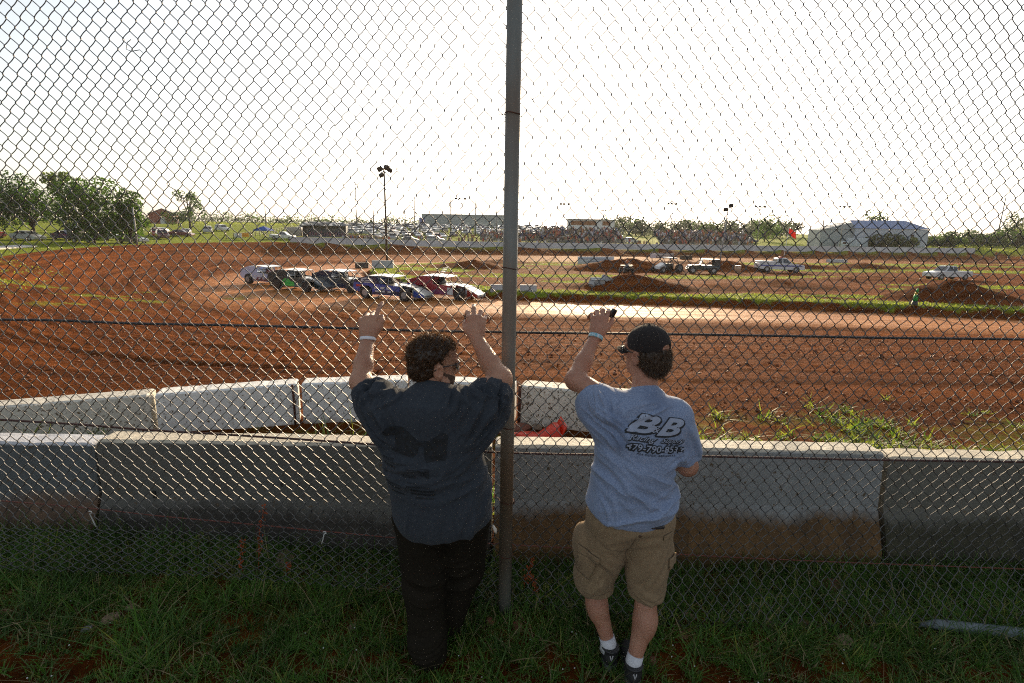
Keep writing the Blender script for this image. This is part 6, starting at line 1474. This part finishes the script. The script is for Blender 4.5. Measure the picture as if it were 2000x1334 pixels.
# ------------------------------------------------------------------ infield things
CB = concrete('concrete_grey', (.42, .43, .44), (.3, .26, .2), -1, .05, scale=1.5)
def block(x, y, L, h, w, rz, label, m=CB, group='concrete blocks in the infield'):
    o = barrier(L, [(-w / 2, -.15), (-w / 2, h * .2), (-w / 2 * .7, h), (w / 2 * .7, h), (w / 2, h * .2), (w / 2, -.15)], m, seed=int(abs(x) * 7)); o.location = (x, y, gz(x, y)); o.rotation_euler = (0, 0, rz); tag(o, label, 'barrier', group)
block(-14.8, 60.0, 2.4, .85, .6, 0, 'pale concrete block at the foot of the tall floodlight pole'); block(-18.9, 66.0, 1.6, .7, .9, .2, 'dark block left of the tall floodlight pole', mat('dark_block', (.09, .07, .055), .9, noise=.4, nscale=3))
block(-1.0, 35.0, 1.0, .36, .5, 0, 'low pale block on the infield edge just left of the fence post'); block(1.0, 34.4, 1.1, .40, .5, 0, 'low pale block on the infield edge just right of the fence post'); block(-5.7, 38.2, 1.1, .34, .5, .1, 'low dark kerb block behind the red race car', mat('dark_block2', (.12, .10, .08), .9, noise=.4, nscale=3))
block(70, 115, 4.2, .7, .9, 0, 'white concrete pipe section lying far out in the infield')
block(38, 117, 2.6, .8, .6, 0, 'brown timber baulk behind the middle dirt jump', WOOD)
def txt(parent, s, size, loc, m, rx=PI / 2, name='lettering', shear=0):
    cu = bpy.data.curves.new(name, 'FONT'); cu.body = s; cu.size = size; cu.align_x = 'CENTER'; cu.align_y = 'CENTER'; cu.extrude = .004; cu.shear = shear; cu.offset = .01; ob = bpy.data.objects.new(name, cu); COL.objects.link(ob); bpy.context.view_layer.update()
    me = bpy.data.meshes.new_from_object(ob.evaluated_get(bpy.context.evaluated_depsgraph_get())); bpy.data.objects.remove(ob); o = bpy.data.objects.new(name, me); me.materials.append(m); COL.objects.link(o); o.parent = parent; o.location = loc; o.rotation_euler = (rx, 0, 0); return o
sg = empty('banner_sign', (11.9, 76.5, gz(11.9, 76.5)), .25); tag(sg, 'long white banner sign lying against the back of a dirt jump', 'sign')
mb = MB(); mb.box((0, 0, .60), (5.6, .08, 1.05), bev=.02); mb.build('panel', paint((.50, .53, .56), .6), sg); mb = MB()
for k in (-1, 0, 1): mb.box((2.2 * k, .12, .4), (.08, .12, .9))
mb.build('brace', WOOD, sg); mb = MB(); mb.box((-.3, -.05, .80), (4.2, .02, .12)); mb.box((.2, -.05, .45), (3.2, .02, .10)); mb.build('printed_line', paint((.2, .24, .32), .6), sg)
sg = empty('advert_sign', (31, 111, gz(31, 111)), 0); tag(sg, 'wide dark advertising board with a white panel at its left end', 'sign')
mb = MB(); mb.box((0, 0, .95), (5.0, .1, 1.1), bev=.02); mb.build('board', paint((.16, .13, .13), .6), sg); mb = MB(); mb.box((-1.85, -.07, .95), (1.2, .04, .95)); mb.build('panel', paint((.5, .48, .52), .6), sg); mb = MB(); mb.box((.6, -.07, .72), (3.2, .03, .20)); mb.box((.5, -.07, 1.12), (3.4, .03, .20)); mb.build('printed_line', paint((.5, .5, .5), .6), sg); mb = MB(); mb.box((-2, .1, .2), (.12, .12, .9)); mb.box((2, .1, .2), (.12, .12, .9)); mb.build('leg', WOOD, sg)
# white truck with blue stripe and a flag
tr = place('pickup', (.60, .60, .61), 'white utility truck with a blue side stripe and red roof beacon in the infield', 33.2, 66.2, -.12, None, 'truck', 'utility_truck', detail=True)
for s in (-1, 1):
    mb = MB(); mb.box((-.1, s * .985, .86), (4.9, .03, .14)); mb.build('stripe', paint((.03, .06, .30)), tr)
mb = MB(); mb.box((-1.7, 0, 1.22), (1.9, 1.9, .34), bev=.03); mb.build('tool_body', paint((.5, .5, .52)), tr); mb = MB(); mb.box((.05, 0, 1.86), (.35, 1.1, .14), bev=.03); mb.build('beacon', mat('red_beacon', (.5, .03, .02), .3), tr)
fl = empty('flag', (35.2, 69.5, gz(35.2, 69.5))); tag(fl, 'red flag on a tall thin white pole behind the utility truck', 'flag')
mb = MB(); mb.tube([(0, 0, -.3), (.35, 0, 5.6)], .03, 6); mb.build('pole', FRAMEW, fl); mb = MB(); g_ = []
for j in range(5): g_.append([mb.bm.verts.new((.34 + .14 * i, .10 * math.sin(i * 1.3 + j * .5), 5.55 - .20 * j - .09 * i)) for i in range(8)])
for j in range(4):
    for i in range(7): f = mb.bm.faces.new((g_[j][i], g_[j][i + 1], g_[j + 1][i + 1], g_[j + 1][i])); f.smooth = True
o = mb.build('cloth', mat('red_flag', (.55, .06, .03), .8, trans=.4), fl); sm = o.modifiers.new('s', 'SOLIDIFY'); sm.thickness = .01
# tow truck with ramp
tw = place('pickup', WH, 'white recovery truck with a long low flat bed behind the right dirt jump', 46.3, 56.4, PI + .12, None, 'truck', 'tow_truck', s=.82, detail=True)
mb = MB(); mb.prism([(-4.2, .55), (-.8, .95), (-.8, 1.08), (-4.2, .66)], -1.0, 1.0); mb.build('ramp', paint((.5, .5, .52)), tw); mb = MB(); mb.tube([(-1.0, -.6, 1.1), (-1.0, -.6, 1.9), (-1.0, .6, 1.9), (-1.0, .6, 1.1)], .05, 6); mb.build('headboard', LAMPB, tw)
for sy in (-.5, .5):
    mb = MB(); mb.box((-1.0, sy, 1.98), (.25, .3, .14), bev=.03); mb.build('beacon', mat('amber_beacon', (.6, .18, .02), .4), tw)
# jeep
jp = empty('jeep', (21.6, 60.4, gz(21.6, 60.4)), PI - .15); jp.scale = (.92, .92, .92); tag(jp, 'black open-sided jeep with a spoked front end, between the buggy and the pole', 'jeep')
JB = paint((.02, .03, .035), .4)
mb = MB(); mb.prism([(-1.9, .5), (-1.9, 1.05), (.3, 1.05), (.35, 1.1), (1.75, 1.0), (1.8, .55), (1.4, .5)], -.62, .62); mb.box((-.9, 0, .72), (1.9, 1.5, .5), bev=.04); mb.build('body', JB, jp)
mb = MB(); mb.prism([(-1.85, 1.72), (-1.85, 1.80), (.25, 1.80), (.35, 1.74)], -.68, .68); mb.prism([(-1.85, 1.05), (-1.85, 1.75), (-1.2, 1.75), (-1.2, 1.05)], -.69, -.66); mb.prism([(-1.85, 1.05), (-1.85, 1.75), (-1.2, 1.75), (-1.2, 1.05)], .66, .69); mb.build('soft_top', JB, jp)
mb = MB(); mb.prism([(.30, 1.08), (.12, 1.76), (.16, 1.77), (.36, 1.08)], -.62, .62); mb.build('windscreen', mat('windscreen', (.25, .33, .38), .1), jp)
for s in (-1, 1):
    mb = MB(); mb.tube([(.35, s * .64, 1.1), (.2, s * .66, 1.75)], .03, 6); mb.tube([(-.6, s * .66, 1.0), (-.6, s * .66, 1.76)], .03, 6); mb.build('roll_bar', JB, jp)
    mb = MB(); mb.prism([(.75, .80), (.85, .95), (1.7, .95), (1.85, .72), (1.75, .72), (1.6, .88), (.95, .88)], s * .70 - .12, s * .70 + .12); mb.build('fender', JB, jp)
    for sx in (1.25, -1.2): wheel(jp, sx, s * .74, .42, .24, 14)
    mb = MB(); mb.tube([(1.78, s * .38, .82), (1.83, s * .38, .82)], .10, 10); mb.build('headlight', CHROME, jp)
mb = MB(); mb.box((1.95, 0, .55), (.12, 1.4, .14), bev=.03); mb.build('bumper', JB, jp)
# buggy (open-wheel frame car, white panels)
bg_ = empty('buggy', (17.6, 60.6, gz(17.6, 60.6)), PI + .5); tag(bg_, 'white-panelled tube-frame buggy with big rear tyres parked by the dirt jump', 'buggy')
mb = MB()
for s in (-1, 1): mb.tube([(1.5, s * .3, .45), (.6, s * .5, .9), (.1, s * .5, 1.65), (-.9, s * .5, 1.6), (-1.5, s * .4, .8), (-1.3, s * .4, .4), (1.3, s * .3, .4)], .035, 6); mb.tube([(.1, s * .5, 1.65), (-.3, s * .5, .45)], .03, 6)
for p in ((.1, 1.65), (-.9, 1.6), (.6, .9), (-1.5, .8)): mb.tube([(p[0], -.5, p[1]), (p[0], .5, p[1])], .03, 6)
mb.build('frame', LAMPB, bg_)
mb = MB(); mb.prism([(1.55, .45), (1.5, .75), (.65, 1.15), (.6, .6)], -.42, .42); mb.build('nose_panel', FRAMEW, bg_); mb = MB(); mb.prism([(-.95, 1.62), (-.9, 1.72), (.1, 1.74), (.2, 1.66)], -.6, .6); mb.build('roof_panel', FRAMEW, bg_)
mb = MB(); mb.box((-.3, 0, .75), (.5, .9, .6), bev=.08); mb.build('seat', LAMPB, bg_)
for s in (-1, 1): wheel(bg_, 1.3, s * .75, .38, .2, 14); wheel(bg_, -1.1, s * .8, .52, .34, 14)
# people and quad: one continuous skinned body each
def figure(name, joints, edges, radii, m, loc, rz=0, parent=None):
    me = bpy.data.meshes.new(name); me.from_pydata(joints, edges, []); o = bpy.data.objects.new(name, me); COL.objects.link(o); me.materials.append(m)
    o.modifiers.new('k', 'SKIN'); 
    for i, r in enumerate(radii): me.skin_vertices[0].data[i].radius = (r, r)
    me.skin_vertices[0].data[0].use_root = True; s = o.modifiers.new('s', 'SUBSURF'); s.levels = 1; s.render_levels = 1
    dg_ = bpy.context.evaluated_depsgraph_get(); bpy.context.view_layer.update(); m2 = bpy.data.meshes.new_from_object(o.evaluated_get(bpy.context.evaluated_depsgraph_get())); o.modifiers.clear(); o.data = m2
    for p in m2.polygons: p.use_smooth = True
    o.location = loc; o.rotation_euler = (0, 0, rz)
    if parent: o.parent = parent
    return o
SKF = mat('far_skin', (.38, .21, .14), .6)
def standing(x, y, label, cs, cp, pose=0, rz=0.0, z=None, cat='person', flagc=None):
    J = [(0, 0, .95), (0, 0, 1.15), (0, 0, 1.38), (0, 0, 1.50), (0, .01, 1.62), (0, 0, 1.74), (.17, 0, 1.42), (.24, -.02, 1.15), (.26, -.12, .93), (.27, -.17, .86), (-.17, 0, 1.42), (-.25, -.02, 1.16), (-.27, -.10, .93), (-.27, -.15, .86), (.10, 0, .88), (.11, -.02, .5), (.11, 0, .09), (.12, -.15, .04), (-.10, 0, .88), (-.12, .0, .5), (-.13, .03, .09), (-.14, -.12, .04)]
    if pose == 1: J[7], J[8], J[9] = (.38, -.05, 1.55), (.42, -.12, 1.80), (.43, -.13, 1.88)
    E_ = [(0, 1), (1, 2), (2, 3), (3, 4), (4, 5), (2, 6), (6, 7), (7, 8), (8, 9), (2, 10), (10, 11), (11, 12), (12, 13), (0, 14), (14, 15), (15, 16), (16, 17), (0, 18), (18, 19), (19, 20), (20, 21)]
    Rr = [.14, .13, .15, .06, .085, .07, .065, .045, .035, .04, .065, .045, .035, .04, .09, .065, .045, .035, .09, .065, .045, .035]
    o = figure('person', J, E_, Rr, SKF, (x, y, gz(x, y) if z is None else z), rz); tag(o, label, cat)
    mb = MB(); mb.tube([(0, 0, .86), (0, 0, 1.0), (0, 0, 1.2), (0, 0, 1.42), (0, 0, 1.50)], [.165, .16, .165, .17, .07], 12)
    for s, a, b in ((1, J[6], J[7]), (-1, J[10], J[11])): mb.tube([a, tuple((np.array(a) + np.array(b)) / 2), b], [.085, .075, .06], 8)
    mb.build('shirt', mat('far_shirt', cs, .8), o)
    mb = MB()
    for a, b, c in ((J[14], J[15], J[16]), (J[18], J[19], J[20])): mb.tube([(a[0] * .8, 0, .95), b, c], [.115, .085, .065], 8)
    mb.build('trousers', mat('far_trousers', cp, .8), o); mb = MB(); mb.ell((0, -.005, 1.72), (.098, .105, .085), 10); mb.build('cap', mat('far_cap', cs, .8), o); return o
mk = empty('marker_post', (23.0, 29.9, gz(23.0, 29.9))); tag(mk, 'green and yellow marker post on a dark base by the right dirt jump', 'marker post')
mb = MB(); mb.tube([(0, 0, -.05), (0, 0, .02), (0, 0, .22), (0, 0, .25)], [.16, .16, .13, .08], 14); mb.build('base', LAMPB, mk)
mb = MB(); mb.tube([(0, 0, .22), (.01, 0, .5), (.02, 0, .62)], [.11, .12, .09], 12); mb.tube([(.02, 0, .72), (.03, 0, .90), (.03, 0, .96)], [.07, .06, .02], 12); mb.build('sleeve', mat('marker_green', (.02, .32, .06), .5), mk)
mb = MB(); mb.tube([(.02, 0, .60), (.02, 0, .74)], [.10, .085], 12); mb.build('yellow_band', mat('marker_yellow', (.5, .38, .03), .5), mk)
standing(33.8, 156, 'person in red and blue behind the far wall beside the white car', (.4, .04, .05), (.05, .12, .35), 0)
# quad bike and rider
qd = empty('quad_bike', (12.5, 58.4, gz(12.5, 58.4)), -PI / 2 + .2); tag(qd, 'black quad bike facing the camera in the middle of the infield', 'quad bike')
mb = MB(); mb.box((-.1, 0, .62), (1.1, .30, .22), bev=.06); mb.box((.55, 0, .74), (.45, .8, .10), bev=.04); mb.box((-.6, 0, .74), (.5, .85, .10), bev=.04); mb.box((.1, 0, .45), (1.3, .35, .25), bev=.05); mb.tube([(.35, 0, .75), (.2, 0, 1.0)], .03, 6); mb.tube([(.18, -.36, 1.02), (.22, 0, .98), (.18, .36, 1.02)], .02, 6); mb.build('body', paint((.03, .03, .035)), qd)
mb = MB(); mb.box((.66, 0, .88), (.36, .75, .03)); mb.build('rack', FRAMEW, qd)
for sx in (.6, -.6):
    for s in (-1, 1): wheel(qd, sx, s * .46, .29, .24, 12)
J = [(0, 0, .84), (.04, 0, 1.05), (.08, 0, 1.26), (.10, 0, 1.36), (.12, 0, 1.46), (.11, 0, 1.57), (.08, .17, 1.28), (.14, .28, 1.08), (.22, .33, 1.02), (.08, -.17, 1.28), (.14, -.28, 1.08), (.22, -.33, 1.02), (.1, .16, .82), (.35, .24, .70), (.25, .26, .40), (.1, -.16, .82), (.35, -.24, .70), (.25, -.26, .40)]
o = figure('person', J, [(0, 1), (1, 2), (2, 3), (3, 4), (4, 5), (2, 6), (6, 7), (7, 8), (2, 9), (9, 10), (10, 11), (0, 12), (12, 13), (13, 14), (0, 15), (15, 16), (16, 17)], [.13, .12, .14, .06, .085, .07, .06, .045, .04, .06, .045, .04, .09, .07, .05, .09, .07, .05], SKF, (12.5, 58.4, gz(12.5, 58.4)), -PI / 2 + .2); tag(o, 'rider in an orange vest sitting on the quad bike', 'person')
mb = MB(); mb.tube([(0, 0, .82), (.04, 0, 1.05), (.08, 0, 1.28), (.10, 0, 1.35)], [.15, .145, .155, .07], 12); mb.build('vest', mat('orange_vest', (.5, .16, .05), .8), o); mb = MB(); mb.ell((.11, 0, 1.54), (.11, .10, .09), 10); mb.build('helmet', mat('dark_helmet', (.10, .04, .05), .4), o)
mb = MB(); mb.tube([(0, .05, .84), (.1, .16, .83), (.35, .24, .71), (.25, .26, .42)], [.12, .11, .085, .06], 8); mb.tube([(0, -.05, .84), (.1, -.16, .83), (.35, -.24, .71), (.25, -.26, .42)], [.12, .11, .085, .06], 8); mb.build('trousers', mat('rider_trousers', (.03, .03, .04), .8), o)
# scrap heap at the foot of the front jump, barrel
tp = empty('trash_barrel', (26.6, 62.7, gz(26.6, 62.7))); tag(tp, 'small tan barrel right of the leaning floodlight pole', 'barrel'); mb = MB(); mb.tube([(0, 0, 0), (0, 0, .05), (0, 0, .75), (0, 0, .8)], [.3, .34, .34, .3], 14); mb.build('drum', paint((.4, .25, .15), .7), tp); mb = MB(); mb.tube([(0, 0, .8), (0, 0, .86)], [.36, .33], 14); mb.build('lid', paint((.3, .2, .12), .7), tp)
for i, (x, y, s, lab) in enumerate([(5.9, 36.9, .55, 'white lump of broken concrete at the left foot of the front jump'), (6.6, 37.2, .42, 'pale broken slab leaning on the white lump'), (5.5, 36.6, .36, 'low grey slab in front of the white lump')]):
    mb = MB(); mb.box((0, 0, 0), (s * 1.7, s, s * .8), bev=s * .12); 
    for v in mb.bm.verts: v.co += Vector((random.uniform(-1, 1), random.uniform(-1, 1), random.uniform(-1, 1))) * s * .12
    o = mb.build('rubble', CB, loc=(x, y, gz(x, y) + s * .3)); o.rotation_euler = (.2, .3 * i, .6 * i); tag(o, lab, 'rubble', 'broken concrete by the front jump')

# ------------------------------------------------------------------ small things close by
# crushed orange traffic cone lying between the two barrier rows
m = mat('cone_orange', (.75, .045, .008), .42, trans=.25)
cn = empty('traffic_cone', (.36, 6.02, gz(.36, 6.02) + .10), .12, .12); tag(cn, 'flattened orange traffic cone lying between the two rows of barriers', 'traffic cone')
mb = MB(); prof = [(-.42, .028), (-.36, .045), (-.28, .055), (-.20, .06), (-.10, .075), (0, .10), (.08, .125), (.16, .15), (.20, .16)]; rings = []
for i, (x, r0) in enumerate(prof):
    sq = .42 if x < .02 else .42 + .5 * (x - .02) / .2
    rings.append([mb.bm.verts.new((x, math.cos(a) * r0 * 1.25 + .012 * math.sin(i * 2.1), -.06 + .30 * max(0, x) + (math.sin(a) * r0 * sq + (.012 * math.sin(i * 1.9 + a * 2))))) for a in np.linspace(0, 2 * PI, 20, endpoint=False)])
for a, b in zip(rings, rings[1:]):
    for j in range(20): f = mb.bm.faces.new((a[j], a[(j + 1) % 20], b[(j + 1) % 20], b[j])); f.smooth = True
o = mb.build('body', m, cn); sm = o.modifiers.new('s', 'SOLIDIFY'); sm.thickness = .005
mb = MB(); M = Matrix.Translation((.225, 0, .02)) @ Matrix.Rotation(.35, 4, 'Y'); mb.box((0, 0, 0), (.018, .36, .30), bev=.008, M=M); mb.build('base', m, cn)
# stones
ST = [mat('stone_red', (.22, .075, .04), .85, noise=.4, nscale=9, bump=.5), mat('stone_tan', (.30, .20, .13), .85, noise=.4, nscale=9, bump=.5), mat('stone_grey', (.22, .21, .20), .85, noise=.4, nscale=9, bump=.5)]
def stone(x, y, s, k, label, grp=None, flat=.6):
    r = np.random.default_rng(int(abs(x * 1000) + y * 77)); bm = bmesh.new(); bmesh.ops.create_icosphere(bm, subdivisions=2, radius=1.0)
    dirs = r.normal(0, 1, (7, 3)); dirs /= np.linalg.norm(dirs, axis=1, keepdims=True); lim = r.uniform(.55, .9, 7)
    for v in bm.verts:
        c = np.array(v.co)
        for d, l in zip(dirs, lim):
            q = c @ d
            if q > l: c = c - d * (q - l)
        v.co = Vector(c * s * np.array([1.2, .9, flat]))
    me = bpy.data.meshes.new('stone'); bm.to_mesh(me); bm.free(); me.materials.append(ST[k]); o = bpy.data.objects.new('stone', me); COL.objects.link(o)
    o.location = (x, y, gz(x, y) + s * flat * .45); o.rotation_euler = (r.uniform(-.2, .2), r.uniform(-.2, .2), r.uniform(0, 3)); tag(o, label, 'stone', grp)
for (x, y, s, k, lab) in [(1.52, 2.62, .045, 1, 'squarish tan stone in the grass right of the man in shorts'), (1.36, 2.66, .035, 0, 'red stone just left of the squarish tan one'), (1.72, 2.64, .035, 0, 'small rusty stone right of the squarish tan one'), (1.86, 2.50, .05, 1, 'pale split stone among the tall tufts at the right'), (.60, 2.62, .045, 0, 'orange-red stone between the legs of the man in shorts'), (.70, 2.60, .030, 0, 'red stone touching the orange one between the bare legs'), (.78, 2.38, .030, 0, 'reddish stone beside the right calf of the man in shorts'),
    (-2.16, 2.46, .045, 1, 'orange-tan stone in the grass at the left'), (-2.10, 2.54, .035, 1, 'pale upright stone above the orange-tan one at the left'), (-2.22, 2.38, .028, 2, 'round grey pebble below the orange-tan stone'), (-1.9, 2.34, .022, 0, 'small red stone left of the man in jeans'), (-1.46, 3.02, .085, 1, 'large pale rock against the front barrier behind the mesh'), (2.05, 2.95, .075, 0, 'red block of stone behind the mesh at the right'), (-.10, 2.62, .04, 0, 'brown stone left of the fence post foot'), (.06, 2.60, .04, 0, 'brown stone right of the fence post foot'), (-.75, 2.85, .05, 0, 'reddish rock under the mesh beside the man in jeans'), (.42, 2.18, .03, 1, 'pale pebble in the dirt left of the black shoes'), (.12, 6.3, .14, 0, 'big red rock beside the orange cone'), (-.12, 6.25, .10, 0, 'red rock left of the orange cone'), (.35, 6.45, .08, 1, 'tan rock behind the orange cone')]:
    stone(x, y, s, k, lab)
r_ = random.Random(77)
for i in range(26):
    stone(r_.uniform(-3.1, -.8) if i % 2 else r_.uniform(.9, 3.3), r_.uniform(2.45, 2.75), r_.uniform(.014, .032), r_.choice([0, 0, 1]), 'small reddish stone scattered along the foot of the fence', 'small stones along the fence foot')
# dead red dock stalks
DOCK = mat('dry_dock', (.42, .085, .02), .8, trans=.35, noise=.4, nscale=40)
def dock(x, y, h, lean, label, seed):
    r = random.Random(seed); z = gz(x, y); t = empty('dry_weed', (x, y, z - .01)); tag(t, label, 'weed'); mb = MB(); P = [(lean * k * k / 25 * h, r.uniform(-.01, .01), h * k / 5) for k in range(6)]; mb.tube(P, .0035, 5, r2=.0015); mb.build('stalk', DOCK, t); mb = MB()
    for k in range(60):
        q = r.uniform(.3, 1); i = min(4, int(q * 5)); f = q * 5 - i; c = Vector(P[i]).lerp(Vector(P[i + 1]), f) + Vector((r.gauss(0, .010), r.gauss(0, .008), r.gauss(0, .006))); s = r.uniform(.003, .009); u = Vector((r.gauss(0, 1), r.gauss(0, 1), r.gauss(0, 1))).normalized(); v = u.orthogonal().normalized(); mb.poly([c - u * s, c + v * s, c + u * s, c - v * s])
    mb.build('seed_head', DOCK, t)
dock(-1.56, 2.90, .50, .16, 'tall dead red weed stalk behind the mesh, left of the man in jeans', 1); dock(-1.63, 2.84, .30, .05, 'shorter dead red weed beside the tall stalk', 2); dock(-1.38, 2.86, .14, .25, 'small curled red weed right of the tall stalk', 3); dock(.10, 2.9, .26, .2, 'dead red weed just right of the fence post', 4); dock(.19, 2.84, .20, -.3, 'second dead red weed right of the fence post', 5)
# pale plastic pipe at the right
mb = MB(); mb.tube([(0, 0, 0), (.10, -.005, .004), (.5, -.06, -.002), (1.2, -.15, -.01)], [.012, .030, .036, .036], 14)
tag(mb.build('plastic_pipe', mat('pipe_grey', (.16, .19, .21), .45, noise=.3, nscale=6), loc=(2.36, 2.60, gz(2.5, 2.55) + .03)), 'pale grey plastic pipe lying in the grass at the right edge', 'pipe')
# dry straws
def straws():
    r = np.random.default_rng(3); n = 260; x = r.uniform(-3.2, 3.2, n); y = r.uniform(1.9, 3.1, n); P = np.stack([x, y, tz(x, y) + .01], 1)
    tag(blades('straw', P, r.uniform(.05, .22, n), r.uniform(.002, .004, n), [G3], bend=1.4, lean=1.2, seed=44), 'dry straws lying in the grass', 'straw', kind='stuff')
    n = 500; x = r.uniform(-3.4, 3.4, n); y = r.uniform(2.78, 3.15, n); P = np.stack([x, y, tz(x, y) - .01], 1)
    tag(blades('fence_grass', P, r.uniform(.12, .34, n), r.uniform(.004, .008, n), [G1, G2], bend=1.0, lean=.5, seed=45, midx=(r.random(n) < .3).astype(int)), 'long grass blades between the mesh and the front barriers', 'grass', kind='stuff')
    n = 90; x = r.uniform(-3, 3, n); y = r.uniform(1.9, 2.6, n); mb = MB()
    for a, b in zip(x, y): z = gz(a, b) + r.uniform(.015, .04); mb.ell((a, b, z), (.004, .004, .003), 6)
    tag(mb.build('clover_flowers', mat('white_petal', (.6, .6, .6), .8)), 'tiny white clover flowers dotted in the grass', 'flowers', kind='stuff')
straws()

# ------------------------------------------------------------------ the dusty evening air towards the sun
def haze():
    mb = MB(); mb.box((0, 0, 7.5), (1900, 1900, 29)); m = bpy.data.materials.new('haze'); m.use_nodes = True; nt = m.node_tree
    nt.nodes.remove(nt.nodes['Principled BSDF']); v = nt.nodes.new('ShaderNodeVolumePrincipled'); v.inputs['Color'].default_value = (1, .97, .92, 1); v.inputs['Density'].default_value = .00015; v.inputs['Anisotropy'].default_value = .2
    nt.links.new(v.outputs['Volume'], nt.nodes['Material Output'].inputs['Volume']); o = mb.build('haze', m); tag(o, kind='stuff')
haze()
